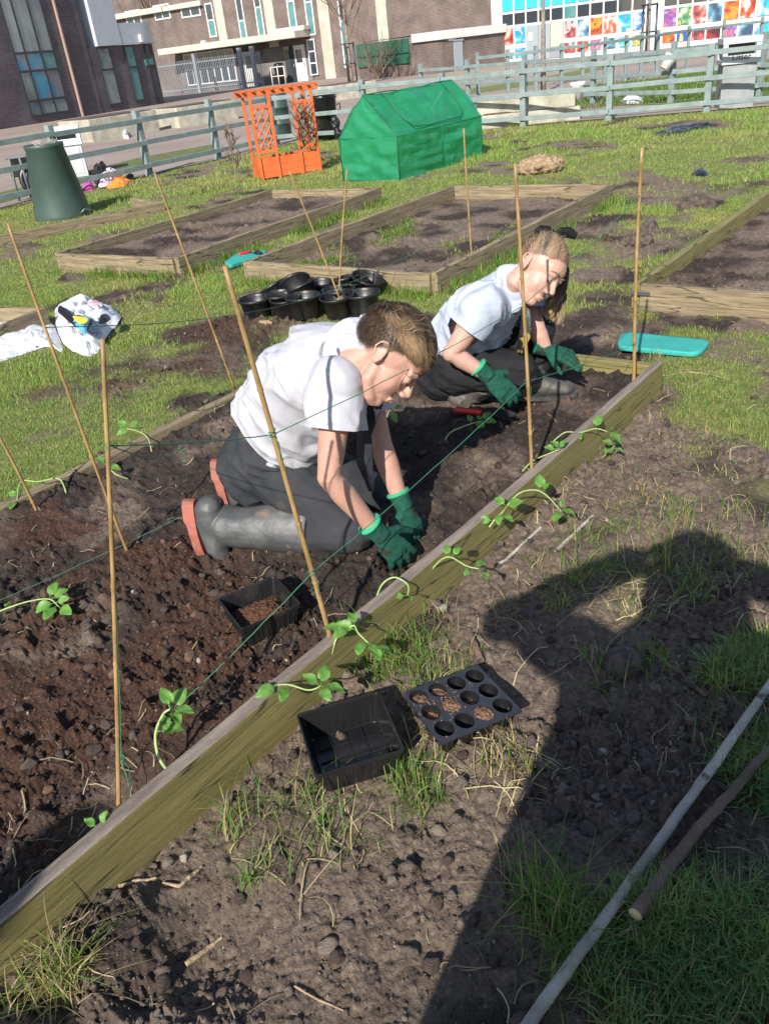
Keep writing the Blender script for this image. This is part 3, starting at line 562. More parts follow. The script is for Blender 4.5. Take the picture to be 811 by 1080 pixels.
# ================================================================ sticks
def stick(pts, rad, mt, label, name, cap=None, lift=.006, cat='stick', knob=.12, straight=False):
    P = []; Rr = []
    W_ = [G(x, y, 0) for x, y in pts]; n = len(W_)
    for i in range(n-1):
        for k in range(12):
            s = k/12; p = W_[i]+(W_[i+1]-W_[i])*s; P.append(p); Rr.append(rad[i]+(rad[i+1]-rad[i])*s)
    P.append(W_[-1]); Rr.append(rad[-1]); P = np.array(P)
    for _ in range(6): P[1:-1] = .25*P[:-2]+.5*P[1:-1]+.25*P[2:]
    z = hz(P[:, 0], P[:, 1]); zs = np.convolve(np.pad(z, 8, mode='edge'), np.ones(17)/17, 'valid')
    if straight: q_ = np.arange(len(P)); f_ = np.polyfit(q_, zs, 1); zs = np.polyval(f_, q_); z = zs
    Rr = np.array(Rr); P[:, 2] = np.maximum(zs, z-.004)+Rr*.7+lift
    Rr = Rr*(1+knob*(fbm(np.arange(len(P))*.35, np.zeros(len(P)), 1, 2, int(pts[0][0]))-.5)*2)
    P[1:-1, :2] += rng.normal(0, rad[0]*.06, (len(P)-2, 2))
    b = MB(); b.tube(list(P), list(Rr), 14, cap=False)
    e = b.build(name, M[mt]); setp(e, label, cat)
    d = (P[0]-P[1])/np.linalg.norm(P[0]-P[1]); c = MB(); c.tube([P[0]-d*.003, P[0]+d*.0015], [Rr[0]*.985, Rr[0]*.93], 14); c.build('cut_end', M[cap or 'cutwood'], e); return e
stick([(540, 1121), (690, 909), (765, 802), (840, 693)], [.0108, .0104, .0098, .0085], 'stick', 'long pale grey pole lying across the shaded grass', 'garden_pole', None, .028, 'pole', .05, True)
stick([(668, 987), (700, 940), (735, 890), (770, 850), (800, 812), (850, 770)], [.0125, .012, .011, .0105, .0095, .009], 'branch', 'brown cut branch lying beside the pale pole', 'branch', 'cutwood', .026, 'branch', .06, True)
stick([(497, 675), (508, 702)], [.008, .009], 'branch', 'short brown stick poking out from under the cell tray', 'twig', 'branch', .004)
stick([(683, 688), (715, 715), (745, 738)], [.004, .006, .005], 'branch', 'thin twig on dark shaded soil near the pale pole', 'twig', 'branch', .002)
stick([(128, 940), (165, 928)], [.004, .0025], 'splinter', 'pale splinter of wood on the soil below the front board', 'wood_splinter', 'splinter', .003)
stick([(193, 1008), (212, 990), (230, 976)], [.0055, .005, .003], 'splinter', 'broken tan wood chip on soil at bottom left', 'wood_splinter', 'splinter', .003)
stick([(172, 930), (190, 936), (200, 925), (212, 912)], [.002, .004, .005, .003], 'splinter', 'forked dry root curled on soil under the front board', 'dry_root', 'splinter', .003)
stick([(310, 1036), (335, 1052), (362, 1064)], [.0022, .002, .0015], 'splinter', 'thin straw stalk at the bottom edge of the sunlit soil', 'dry_stalk', 'splinter', .003)
stick([(585, 585), (625, 548)], [.006, .005], 'stick', 'grey stick half buried beside the board in shade', 'twig', 'stick', -.002)
stick([(525, 600), (570, 560)], [.005, .005], 'stick', 'grey stick lying along the foot of the front board', 'twig', 'stick', -.002)
# ================================================================ trays
M['gloss_plastic'] = mat('glossy_black_plastic', (.010, .010, .011), .2, (.014, .014, .015), 9, .05, 30, spec=.6)
def frame_from(px_pts, z):                   # three photo corners -> origin, u, v (metres)
    a, b, c = [G(x, y, z)[:2] for x, y in px_pts]; return a, b-a, c-a
def square_tray(corners, ztop, h, label, filled, name='seed_tray'):
    a, b, c = [G(x, y, ztop)[:2] for x, y in corners]; ctr = (b+c)/2; L = (np.linalg.norm(b-a)+np.linalg.norm(c-a))/2*.5
    u = (b-a)/np.linalg.norm(b-a); v = np.array([-u[1], u[0]]); v = v if np.dot(v, c-a) > 0 else -v
    e = empty(name, (ctr[0], ctr[1], ztop-h), label, 'seed tray', 'black seed trays')
    def ring(s, z, r=.1):                     # rounded square
        out = []
        for cx, cy, t0 in ((1, 1, 0), (-1, 1, 90), (-1, -1, 180), (1, -1, 270)):
            for k in range(5):
                t = R(t0+k*22.5); x = cx*(s-s*r)+s*r*math.cos(t); y = cy*(s-s*r)+s*r*math.sin(t); p = ctr+u*x+v*y; out.append((p[0], p[1], z))
        return out
    n = 20; b_ = MB(); z0 = ztop-h; rings = [ring(L*.80, z0), ring(L*.82, z0+.004), ring(L*.965, ztop-.012), ring(L*1.0, ztop-.010), ring(L*1.0, ztop), ring(L*.965, ztop), ring(L*.95, ztop-.004), ring(L*.80, z0+.008), ring(L*.78, z0+.005)]
    vs = [p for r in rings for p in r]; fs = [(i*n+k, i*n+(k+1) % n, (i+1)*n+(k+1) % n, (i+1)*n+k) for i in range(len(rings)-1) for k in range(n)]; fs += [tuple(range(n-1, -1, -1)), tuple((len(rings)-1)*n+k for k in range(n))]
    b_.add(vs, fs); b_.build('tray_shell', M['dusty_plastic' if filled else 'gloss_plastic'], e, True).data.polygons.foreach_set('use_smooth', [False]*len(fs))
    rb = MB()
    for k in range(-1, 2):                    # moulded ribs on the floor and down the walls
        p = ctr+u*(k*L*.38); q = np.array([p[0], p[1], z0+.006]); rb.obox(q, (u[0]*.002, u[1]*.002, 0), (v[0]*L*.74, v[1]*L*.74, 0), (0, 0, .003))
        p = ctr+v*(k*L*.38); q = np.array([p[0], p[1], z0+.0055]); rb.obox(q, (u[0]*L*.74, u[1]*L*.74, 0), (v[0]*.002, v[1]*.002, 0), (0, 0, .003))
    for sg in (-1, 1):
        for k in range(-4, 5):
            for (d1, d2) in ((u, v), (v, u)):
                p0 = ctr+d1*sg*L*.805+d2*k*L*.17; p1 = ctr+d1*sg*L*.945+d2*k*L*.19; rb.tube([(*p0, z0+.012), (*p1, ztop-.014)], .0016, 5)
                p0 = ctr+d1*sg*L*.832+d2*k*L*.17; p1 = ctr+d1*sg*L*.962+d2*k*L*.19; rb.tube([(*p0, z0+.006), (*p1, ztop-.012)], .0022, 5)
    rb.build('moulded_ribs', M['black_plastic'], e, False)
    if filled:
        N = 46; vv = []; 
        for j in range(N+1):
            for i in range(N+1):
                s, t = (i/N*2-1)*.83, (j/N*2-1)*.83; q = max(abs(s), abs(t))/.83; p = ctr+u*s*L+v*t*L
                vv.append((p[0], p[1], z0+.012+.030*(1-q**3)*(.5+.5*float(vn(s*2+3, t*2, 5)))+.010*float(vn(s*14, t*14, 6))+.006*random.random()))
        mk('peat_fill', vv, [(j*(N+1)+i, j*(N+1)+i+1, (j+1)*(N+1)+i+1, (j+1)*(N+1)+i) for j in range(N) for i in range(N)], M['peat'], e)
    return e
square_tray([(282, 607), (230, 628), (317, 640)], .1+.085, .075, 'square black seed tray with some peat, sitting in the bed', True)
square_tray([(320, 735), (345, 814), (388, 733)], .088, .080, 'empty glossy black square tray on grass outside the bed', False)

# twelve-cell plug tray
a, b, c = [G(x, y, .06)[:2] for x, y in [(426, 737), (503, 702), (466, 792)]]
u = b-a; v = c-a; e = empty('cell_tray', (*((b+c)/2), 0), 'twelve cell black plug tray, some cells filled with compost', 'cell tray')
ztop = .080+zat(*((b+c)/2)); zt = np.array([0, 0, ztop]); top = MB(); cells = []; SEG = 24
def uvp(s, t, z=0.): p = a+u*s+v*t; return (p[0], p[1], ztop+z-.02*(s-.3)+.012*(t-.5))
nx_, ny_ = 4, 3
nx_, ny_ = (4, 3)
for i in range(nx_):
    for j in range(ny_):
        s0, s1, t0, t1 = i/nx_, (i+1)/nx_, j/ny_, (j+1)/ny_; cs, ct = (s0+s1)/2, (t0+t1)/2; rs, rt = .43/nx_, .43/ny_; vs = []; 
        for k in range(SEG):
            q = 2*math.pi*k/SEG; cq, sq_ = math.cos(q), math.sin(q); m_ = max(abs(cq), abs(sq_)); vs.append(uvp(cs+cq/m_*.5/nx_, ct+sq_/m_*.5/ny_)); 
        for k in range(SEG):
            q = 2*math.pi*k/SEG; vs.append(uvp(cs+rs*math.cos(q), ct+rt*math.sin(q)))
        top.add(vs, [(k, (k+1) % SEG, SEG+(k+1) % SEG, SEG+k) for k in range(SEG)]); cells.append((cs, ct, rs, rt, i, j))
lip = [uvp(s, t, 0) for s, t in ((-.02, -.025), (1.02, -.025), (1.02, 1.025), (-.02, 1.025))]; lo = [(p[0], p[1], p[2]-.007) for p in lip]; inn = [uvp(s, t, 0) for s, t in ((0, 0), (1, 0), (1, 1), (0, 1))]
top.add(lip+lo+inn, [(0, 1, 5, 4), (1, 2, 6, 5), (2, 3, 7, 6), (3, 0, 4, 7), (0, 8, 9, 1), (1, 9, 10, 2), (2, 10, 11, 3), (3, 11, 8, 0)])
M['tray_top'] = mat('tray_plastic', (.022, .026, .036), .36, (.035, .036, .042), 25, .1, 80, speck=(30, .35, (.10, .06, .035)))
top.build('tray_top', M['tray_top'], e, False)
fills = {(0, 0): .8, (1, 0): .72, (1, 1): 1.0, (2, 1): .55, (0, 1): .62, (2, 2): 1.0, (0, 2): 0, (1, 2): 0, (2, 0): 0, (3, 0): .0, (3, 1): .3, (3, 2): 0}
M['seed_compost'] = mat('seed_compost', (.17, .085, .045), .95, (.33, .19, .11), 120, .9, 160)
for cs, ct, rs, rt, i, j in cells:
    cup = MB(); vs = []; D = .055
    for dz, k_ in ((0, 1), (-.01, .98), (-D, .66), (-D, 0.01)):
        for k in range(SEG): q = 2*math.pi*k/SEG; vs.append(uvp(cs+rs*k_*math.cos(q), ct+rt*k_*math.sin(q), dz))
    cup.add(vs, [(r_*SEG+k, r_*SEG+(k+1) % SEG, (r_+1)*SEG+(k+1) % SEG, (r_+1)*SEG+k) for r_ in range(3) for k in range(SEG)]); cup.build('cell_cup', M['black_plastic'], e)
    fl = fills.get((i, j), 0)
    if fl:
        z = -D*(1-fl)-.004; f_ = MB(); vs = []; rings = 7; k_ = .68+.3*fl
        for r_ in range(rings):
            for k in range(SEG):
                q = 2*math.pi*k/SEG; w_ = (r_+.02)/(rings-1)*k_; x, y, zz_ = uvp(cs+rs*w_*math.cos(q), ct+rt*w_*math.sin(q), z); vs.append((x, y, zz_+random.uniform(-.002, .004)+.006*(1-w_)))
        f_.add(vs, [(r_*SEG+k, r_*SEG+(k+1) % SEG, (r_+1)*SEG+(k+1) % SEG, (r_+1)*SEG+k) for r_ in range(rings-1) for k in range(SEG)]); f_.build('compost_plug', M['seed_compost'], e)
cr = MB()
for k in range(150):                          # spilt crumbs on the tray top
    s, t = abs(random.gauss(.35, .2)), random.gauss(.45, .22)
    if 0 < s < 1 and 0 < t < 1 and all(((s-q[0])/q[2])**2+((t-q[1])/q[3])**2 > 1 for q in cells): p = uvp(s, t, .001); cr.ell(p, (random.uniform(.001, .0026),)*3, n=6)
setp(cr.build('spilt_compost', M['seed_compost'], e), kind='stuff')

# ================================================================ bean seedlings
M['leaf'] = mat('bean_leaf', (.075, .20, .032), .45, (.145, .30, .06), 30, .25, 60, spec=.4)
t_ = M['leaf'].node_tree; tr = t_.nodes.new('ShaderNodeBsdfTranslucent'); tr.inputs[0].default_value = (.3, .55, .08, 1); mx = t_.nodes.new('ShaderNodeMixShader'); mx.inputs[0].default_value = .22
t_.links.new(t_.nodes['Principled BSDF'].outputs[0], mx.inputs[1]); t_.links.new(tr.outputs[0], mx.inputs[2]); t_.links.new(mx.outputs[0], t_.nodes['Material Output'].inputs[0])
M['stem'] = mat('bean_stem', (.23, .33, .10), .5, (.34, .43, .17), 30, spec=.4)
def leaf(mb, base, d, L, W_, up=(0, 0, 1), curl=.25, fold=.25):
    base = np.array(base, float); d = np.array(d, float); d /= np.linalg.norm(d); up = np.array(up, float); s = np.cross(d, up); s /= np.linalg.norm(s)+1e-9; n_ = np.cross(s, d); vs = []; N = 8; ms = (-1, -.55, 0, .55, 1)
    for i in range(N+1):
        t = i/N; wd = W_*.5*math.sin(math.pi*min(1, t**.75*.97+.02))**.8*(1 if t < .99 else .1)
        c = base+d*L*t-n_*curl*L*t*t
        for q in ms: vs.append(c+s*wd*q+n_*(fold*wd*abs(q)+.002*math.sin(9*t+3*q)))
    mb.add(vs, [(i*5+k, i*5+k+1, (i+1)*5+k+1, (i+1)*5+k) for i in range(N) for k in range(4)])
def seedling(stem, leaves, label, r=.0025, root=False):
    """stem: (px, py, z above 0); leaves: (position along stem 0..1, px direction, size)"""
    P = [G(x, y, z) for x, y, z in stem]; Q = []
    for i in range(len(P)-1):
        for k in range(8):
            s = k/8; p0 = P[max(i-1, 0)]; p1 = P[i]; p2 = P[i+1]; p3 = P[min(i+2, len(P)-1)]
            Q.append(.5*((2*p1)+(-p0+p2)*s+(2*p0-5*p1+4*p2-p3)*s*s+(-p0+3*p1-3*p2+p3)*s**3))
    Q.append(P[-1]); e = empty('bean_seedling', (P[0][0], P[0][1], max(P[0][2]-.01, 0)), label, 'seedling', 'bean seedlings planted along the board')
    b = MB(); b.tube(Q, [r*(1.1-.4*i/len(Q)) for i in range(len(Q))], 8); sto = b.build('stem', M['stem'], e)
    for t, (dx, dy, dz), L in leaves:
        q = Q[min(int(t*(len(Q)-1)), len(Q)-1)]; d = CR*dx-_U0*0+np.array([0, 1, 0])*dy+np.array([0, 0, 1])*dz; lb = MB(); tip = q+d/np.linalg.norm(d)*.012
        lb.tube([q, tip], r*.5, 6); leaf(lb, tip, d, L*.86, L*.86*random.uniform(.62, .74), up=(random.gauss(0, .3)+.0, -.25+random.gauss(0, .3), 1), curl=random.uniform(.1, .4), fold=random.uniform(.1, .4)); lb.build('leaf', M['leaf'], e)
    if root:
        b = MB(); q = P[0]; b.ell(q, (.022, .018, .018), n=10); o = b.build('root_plug', M['soil'], e)
    return e
seedling([(-8, 648, .13), (12, 640, .14), (32, 634, .15), (52, 632, .15), (62, 640, .13)], [(.75, (.2, .7, .5), .055), (.8, (.6, .4, .3), .05), (.88, (-.8, -.3, -.1), .06), (.95, (-.3, -.8, 0), .06), (1, (.6, -.5, .1), .055), (.9, (.5, -.1, .3), .045), (.2, (-.2, .8, .1), .03)], 'leafy seedling lying on the bare soil at the left edge')
seedling([(183, 820, .1), (168, 800, .14), (164, 775, .18), (172, 754, .22), (180, 748, .23)], [(1, (-.3, .6, .6), .05), (1, (.5, .4, .5), .05), (1, (.9, -.2, .2), .05), (.95, (.5, -.6, .0), .045), (.55, (.9, .1, .15), .055), (.8, (.2, -.7, .0), .04)], 'upright seedling with a bent yellow green stem near the front cane', .0036)
seedling([(264, 755, .1), (275, 730, .14), (300, 722, .16), (325, 728, .16), (338, 724, .17)], [(.45, (-.6, -.5, .1), .055), (.55, (-.2, -.9, 0), .05), (1, (.3, .7, .5), .05), (1, (-.6, .3, .4), .045), (1, (.9, -.2, .1), .055), (.95, (.3, -.5, .1), .045)], 'seedling draped over the board just above the empty tray')
seedling([(350, 690, .12), (356, 672, .16), (372, 660, .19), (378, 668, .17), (390, 680, .15)], [(.4, (-.8, .1, .2), .05), (.45, (-.5, -.5, 0), .05), (.6, (-.2, .9, .5), .045), (.7, (-.9, .2, .4), .05), (1, (.7, -.2, 0), .06), (.95, (.4, -.7, -.1), .06), (.9, (-.3, -.8, 0), .05)], 'bushy seedling growing round the foot of the thickest cane')
seedling([(394, 642, .1), (402, 618, .15), (416, 609, .17), (430, 617, .16), (430, 628, .13)], [(1, (-.8, -.1, 0), .04), (.1, (.3, .5, .2), .025), (.95, (.2, -.6, 0), .02)], 'hooped seedling arching beside the boy gloves', .0026)
seedling([(456, 600, .12), (466, 590, .16), (476, 588, .17), (492, 597, .16), (505, 600, .15)], [(.35, (.3, .8, .5), .04), (.5, (.5, .4, .4), .035), (1, (.3, -.8, 0), .045), (.9, (.7, .5, .2), .04), (.8, (-.2, -.6, 0), .03)], 'seedling lying over the board just right of the gloves')
seedling([(516, 556, .12), (522, 548, .14), (530, 540, .16), (534, 534, .16)], [(.3, (-.9, 0, .1), .05), (.5, (.5, -.5, .1), .05), (.9, (.6, .1, .3), .055), (1, (-.5, .6, .3), .045), (.6, (-.3, -.8, 0), .045)], 'grey green seedling hanging on the board, middle of the row')
seedling([(534, 534, .13), (548, 520, .17), (566, 517, .18), (580, 526, .16), (592, 540, .11)], [(.55, (.3, .8, .7), .055), (.6, (.4, .3, .3), .04), (1, (-.4, -.5, 0), .05), (.95, (.8, -.3, 0), .05), (.9, (.4, .2, .1), .03)], 'pale hooped seedling falling over the outside of the board')
seedling([(551, 497, .11), (562, 486, .13), (580, 478, .15), (590, 474, .16)], [(.95, (.5, .3, .5), .045), (1, (-.3, .5, .4), .04), (.9, (-.9, .4, .2), .04)], 'small seedling beside the foot of the cane by the girl')
seedling([(583, 466, .12), (596, 456, .14), (612, 456, .15), (628, 452, .16), (640, 455, .15)], [(.75, (.4, .6, .6), .06), (.5, (-.2, -.7, 0), .04), (1, (.7, -.5, -.2), .06), (.95, (.7, .1, .1), .05)], 'seedling with broad bright leaves lying across the far board')
seedling([(468, 468, .12), (474, 457, .14), (488, 450, .15), (500, 446, .15), (508, 444, .15)], [(.7, (-.1, .7, .5), .04), (.8, (.4, -.6, .1), .045), (1, (.6, .5, .4), .05), (1, (.8, -.3, .2), .05), (.85, (0, -.8, 0), .045), (.9, (.3, .9, .4), .04)], 'uprooted seedling with its soil plug lying by the red trowel', .003, True)
seedling([(160, 476, .1), (156, 462, .13), (146, 455, .15), (134, 452, .16)], [(1, (-.6, .5, .4), .06), (.9, (.4, .4, .5), .05), (.8, (.8, .1, .2), .05), (.9, (-.6, -.4, .0), .055)], 'seedling with folded leaves beside the rear board at left')
seedling([(70, 520, .1), (62, 505, .15), (40, 508, .15), (22, 508, .15), (18, 528, .12)], [(1, (-.1, -.6, 0), .05), (.95, (-.6, .3, .2), .04), (.9, (-.2, .7, .2), .03)], 'wilted hooped seedling hanging over the rear board at far left', .0028)
seedling([(135, 505, .1), (122, 500, .13), (112, 490, .14)], [(1, (-.6, .3, .3), .06), (.9, (.8, -.3, .1), .05)], 'limp dark seedling lying on soil left of the red soled boot', .003)
seedling([(98, 886, .1), (101, 880, .12), (105, 875, .14)], [(1, (.3, .5, .6), .03), (1, (-.5, .2, .4), .03)], 'tiny sprout just behind the front board at left', .002)
seedling([(410, 440, .1), (412, 436, .14), (414, 432, .16)], [(1, (.1, -.4, -.6), .05), (1, (.7, .3, .3), .04), (.9, (-.4, .3, .3), .035)], 'seedling under the boy face', .0025)
seedling([(455, 412, .1), (458, 408, .13), (461, 405, .15)], [(1, (.5, .5, .4), .05), (1, (-.6, .2, .3), .045), (1, (.2, -.5, .1), .05)], 'bright green seedling between the two children', .0025)
seedling([(636, 482, .02), (642, 476, .05), (648, 470, .06)], [(1, (.5, .5, .3), .04), (1, (-.6, .2, .3), .04), (.8, (.6, -.4, .1), .04), (.7, (-.5, -.5, .1), .035)], 'weed growing against the outside of the far board', .002)

# ================================================================ plant pots
def pot_mesh(r=.112, h=.145):
    b = MB(); b.lathe([(.001, 0), (r*.72, 0), (r*.74, .006), (r*.93, h*.86), (r*.97, h*.87), (r*1.03, h*.9), (r*1.05, h), (r*1.01, h+.003), (r*.97, h*.98), (r*.93, h*.88), (r*.72, .012), (.001, .012)], n=32); return b
plabs = ['black plant pot at the left end of the front row', 'black plant pot second from the left in the front row', 'black plant pot third in the front row, slightly tucked behind', 'front black pot nearest the boy back', 'black plant pot leaning back behind the second front pot', 'black plant pot standing behind the leaning pots', 'black pot tipped over on top of the heap', 'open black pot under the tipped one', 'black pot close behind the upright cane', 'black pot in front of the crossed canes', 'large black pot at the right end of the front row', 'black pot at the back right, tilted against its neighbour', 'black pot just behind the right end pot', 'black pot half hidden at the back of the heap']
pp = [(268, 312, .15, 0, 0, 1), (293, 307, .15, 0, 0, 1), (300, 311, .15, .1, 1, .95), (319, 313, .15, 0, 0, 1.02), (287, 299, .14, -.5, .3, 1), (336, 293, .16, .1, 0, 1), (309, 288, .21, -.75, .6, 1), (315, 296, .19, -.35, .2, 1.0), (356, 300, .16, 0, 0, 1), (354, 310, .15, .1, 1, 1.02), (381, 304, .17, 0, 0, 1.05), (388, 288, .17, .35, .3, 1), (371, 292, .16, .1, .5, 1), (362, 291, .15, -.2, .4, 1)]
p0 = None
for lab, (x, y, z, tl, dr, s_) in zip(plabs, pp):
    if p0 is None:
        p0 = pot_mesh().build('plant_pot', M['dusty_plastic']); o = p0
    else: o = p0.copy(); COL.objects.link(o)
    q = G(x, y, z); Mx = Matrix.Rotation(tl, 4, Vector((math.sin(dr*2), math.cos(dr*2), 0))); top_ = Mx @ Vector((0, 0, .145*s_))
    zb = zat(q[0], q[1]) if abs(tl) < .2 else max(z-.15, 0.01)
    o.matrix_basis = Matrix.Translation((q[0]-top_.x, q[1]-top_.y, zb+.0)) @ Mx @ Matrix.Scale(s_*.93, 4); setp(o, lab, 'plant pot', 'black plant pots heaped on the lawn')

# ================================================================ kneeling mats, trowels
def slab(name, corners, z, th, mt, label, cat, rd=.12, parent=None, round_=5):
    P = [G(x, y, z+th)[:2] for x, y in corners]; n = len(P); out = []
    for i in range(n):
        p, a, c = P[i], P[i-1], P[(i+1) % n]; la = (a-p)*rd; lc = (c-p)*min(rd*4, .4) if np.linalg.norm(c-p) < np.linalg.norm(a-p) else (c-p)*rd; la = (a-p)*min(rd*4, .4) if np.linalg.norm(a-p) < np.linalg.norm(c-p) else la
        for k in range(round_+1): t = k/round_; out.append((1-t)**2*(p+la)+2*t*(1-t)*p+t*t*(p+lc))
    n = len(out); c = sum(out)/n; vs = []
    for s, zz in ((.985, z), (1, z+.004), (1, z+th-.006), (.985, z+th), (.9, z+th), (.05, z+th)):
        for p in out: q = c+(p-c)*s; vs.append((q[0], q[1], zz+.006*math.sin(q[0]*11)))
    R_n = 6; fs = [(i*n+k, i*n+(k+1) % n, (i+1)*n+(k+1) % n, (i+1)*n+k) for i in range(R_n-1) for k in range(n)]+[tuple(range(n-1, -1, -1)), tuple((R_n-1)*n+k for k in range(n))]
    o = mk(name, vs, fs, M[mt], parent); 
    if label: setp(o, label, cat)
    return o
slab('kneeling_mat', [(649, 366), (656, 350), (751, 357), (738, 371)], .015, .024, 'teal', 'teal foam kneeling mat lying on the soil past the far corner', 'kneeling mat')
slab('kneeling_mat', [(236, 277), (252, 266), (281, 262), (279, 269), (254, 276), (243, 280)], .012, .03, 'teal', 'teal foam kneeling mat on the lawn by the raised beds', 'kneeling mat')
def trowel(hp0, hp1, bp, z, label, mt='red_plastic', blade=True):
    a, b, c = G(*hp0, z), G(*hp1, z), G(*bp, z-.01); e = empty('hand_trowel', (a[0], a[1], z-.02), label, 'trowel')
    m_ = MB(); m_.tube([a, a+(b-a)*.1, a+(b-a)*.5, a+(b-a)*.9, b], [.008, .0135, .0125, .014, .009], 12); m_.build('handle', M[mt], e)
    if blade:
        m_ = MB(); d = c-b; s = np.cross(d/np.linalg.norm(d), [0, 0, 1]); m_.tube([b, b+d*.3], .0045, 8); vs = []
        for i in range(9):
            t = i/8; w_ = .036*math.sqrt(max(1-(max(t-.35, 0)/.65)**2.2, .004))*min(1, t*5+.5); q = b+d*(.28+.72*t)
            for k in (-1, -.5, 0, .5, 1): vs.append(q+s*w_*k+np.array([0, 0, .012*abs(k)**1.6]))
        m_.add(vs, [(i*5+k, i*5+k+1, (i+1)*5+k+1, (i+1)*5+k) for i in range(8) for k in range(4)]); m_.build('blade', M['dark_metal'], e)
    return e
trowel((479, 432), (508, 435), (545, 441), .135, 'red handled trowel lying in dark soil below the girl glove')
trowel((252, 268), (264, 265), (276, 268), .055, 'small red handled trowel lying on the teal mat on the lawn')
trowel((566, 204), (578, 201), (590, 200), .03, 'red handled tool lying on the grass by the green tent')
b = MB(); p = G(288, 576, .11); b.tube([p+np.array([-.02, 0, 0]), p, p+np.array([.03, .01, .004]), p+np.array([.06, .02, .004])], [.008, .013, .009, .006], 12); setp(b.build('plant_label', M['red_plastic']), 'small red plastic handle showing under the boy leg', 'tool handle')

# ================================================================ crumpled films and cloth
def crumple(name, px_poly, z0, hgt, mt, parent=None, f=9., seed=0, N=46, amp=1., centre=None, edge=.35):
    P = [G(x, y, z0)[:2] for x, y in px_poly]; P = np.array(P); n = len(P); c = P.mean(0) if centre is None else np.array(centre); K = 72; out = []
    for k in range(K):
        s = k/K*n; i = int(s); t = s-i; p0, p1, p2, p3 = P[i-1], P[i], P[(i+1) % n], P[(i+2) % n]; out.append(.5*(2*p1+(p2-p0)*t+(2*p0-5*p1+4*p2-p3)*t*t+(3*p1-p0-3*p2+p3)*t**3))
    vs = []; fs = []; RN = 30
    for r in range(RN+1):
        q = r/RN
        for k in range(K):
            p = c+(out[k]-c)*q; x, y = p; fold = abs(fbm(np.array([x*f]), np.array([y*f]), 1, 4, seed)[0]*2-1); fold2 = abs(float(vn(x*f*2.3+fbm(np.array([x*f]), np.array([y*f]), 1, 2, seed+3)[0]*3, y*f*.8, seed+5))*2-1)
            z = z0+hgt*((1-q**2.2)*.75+.02)+amp*hgt*(.55*(fold-.3)+.4*(fold2-.4))*min(1, (1-q)*3+.25)
            vs.append((x, y, max(z, z0-.02*0-.01+.004*(1-q))))
    for r in range(RN):
        for k in range(K): fs.append((r*K+k, (r+1)*K+k, (r+1)*K+(k+1) % K, r*K+(k+1) % K))
    return mk(name, vs, fs, M[mt], parent)
M['black_film'] = mat('black_film', (.012, .012, .014), .35); M['yellow_print'] = mat('yellow_print', (.85, .62, .02), .4, (.9, .75, .05), 8); M['blue_print'] = mat('blue_print', (.05, .33, .58), .4, (.2, .5, .7), 12); M['pink_print'] = mat('pink_print', (.8, .16, .25), .5, (.76, .5, .55), 22)
sk = [(58, 326), (60, 346), (70, 366), (92, 376), (106, 368), (116, 350), (128, 334), (108, 320), (88, 315), (70, 318)]
p = G(88, 345, .03); e = empty('compost_sack', (p[0], p[1], 0), 'crumpled white compost sack torn open, blue and yellow print inside', 'compost sack', 'white compost sacks on the lawn')
crumple('sack_film', sk, .01, .13, 'white_film', e, 7.5, 3, amp=1.1)
crumple('sack_lining', [(64, 322), (72, 336), (86, 334), (98, 336), (97, 343), (88, 350), (79, 344), (68, 335), (61, 328)], .125, .03, 'black_film', e, 9, 8, amp=.8)
crumple('printed_panel', [(76, 334), (90, 333), (95, 336), (92, 345), (90, 353), (82, 346)], .135, .025, 'blue_print', e, 9, 9, amp=.6)
crumple('printed_panel', [(77, 333), (92, 335), (91, 340), (86, 341), (82, 340)], .162, .012, 'yellow_print', e, 9, 10, amp=.5)
crumple('sack_handle', [(106, 333), (112, 331), (117, 336), (110, 341), (104, 341)], .12, .03, 'black_film', e, 14, 11)
crumple('printed_mark', [(92, 319), (100, 317), (105, 320), (98, 323)], .125, .012, 'pink_print', e, 10, 12, amp=.4)
p = G(15, 365, .03); e = empty('compost_sack', (p[0], p[1], 0), 'flattened white compost sack at the left edge beside the torn one', 'compost sack', 'white compost sacks on the lawn')
crumple('sack_film', [(-15, 345), (-30, 372), (-5, 382), (22, 374), (50, 366), (66, 370), (60, 350), (52, 340), (25, 338)], .01, .09, 'white_film', e, 5.5, 23, amp=.9)
M['orange_cloth'] = mat('orange_cloth', (.85, .2, .02), .8, (.9, .28, .04), 9); M['black_cloth'] = mat('black_cloth', (.012, .012, .014), .85, (.025, .025, .028), 12); M['pink_cloth'] = mat('pink_cloth', (.55, .05, .3), .8, (.7, .1, .4), 9); M['white_cloth'] = mat('white_cloth', (.75, .72, .74), .8, (.45, .1, .4), 14, lo=.5, hi=.56)
setp(crumple('school_bag', [(100, 194), (97, 186), (104, 178), (112, 176), (117, 184), (114, 192), (106, 197)], .0, .24, 'black_cloth', None, 6, 31), 'black bag leaning in the heap of clothes by the fence', 'bag')
setp(crumple('folded_jacket', [(104, 196), (110, 186), (118, 180), (126, 182), (124, 190), (114, 196)], .03, .16, 'white_cloth', None, 7, 33), 'pink and white striped top on the heap by the fence', 'jacket')
setp(crumple('folded_jacket', [(110, 197), (118, 190), (130, 188), (138, 189), (133, 195), (120, 198)], .01, .10, 'orange_cloth', None, 7, 35), 'orange jacket dropped at the front of the heap by the fence', 'jacket')
setp(crumple('folded_jacket', [(88, 198), (92, 191), (98, 193), (98, 200), (92, 201)], .0, .08, 'pink_cloth', None, 8, 37), 'pink cloth showing right beside the compost bin', 'jacket')
b = MB(); p = G(137, 190, 0); 
for q in (0, .09): b.tube([p+np.array([-.05, q, .05]), p+np.array([0, q, .055]), p+np.array([.05, q, .05])], [.03, .05, .035], 12)
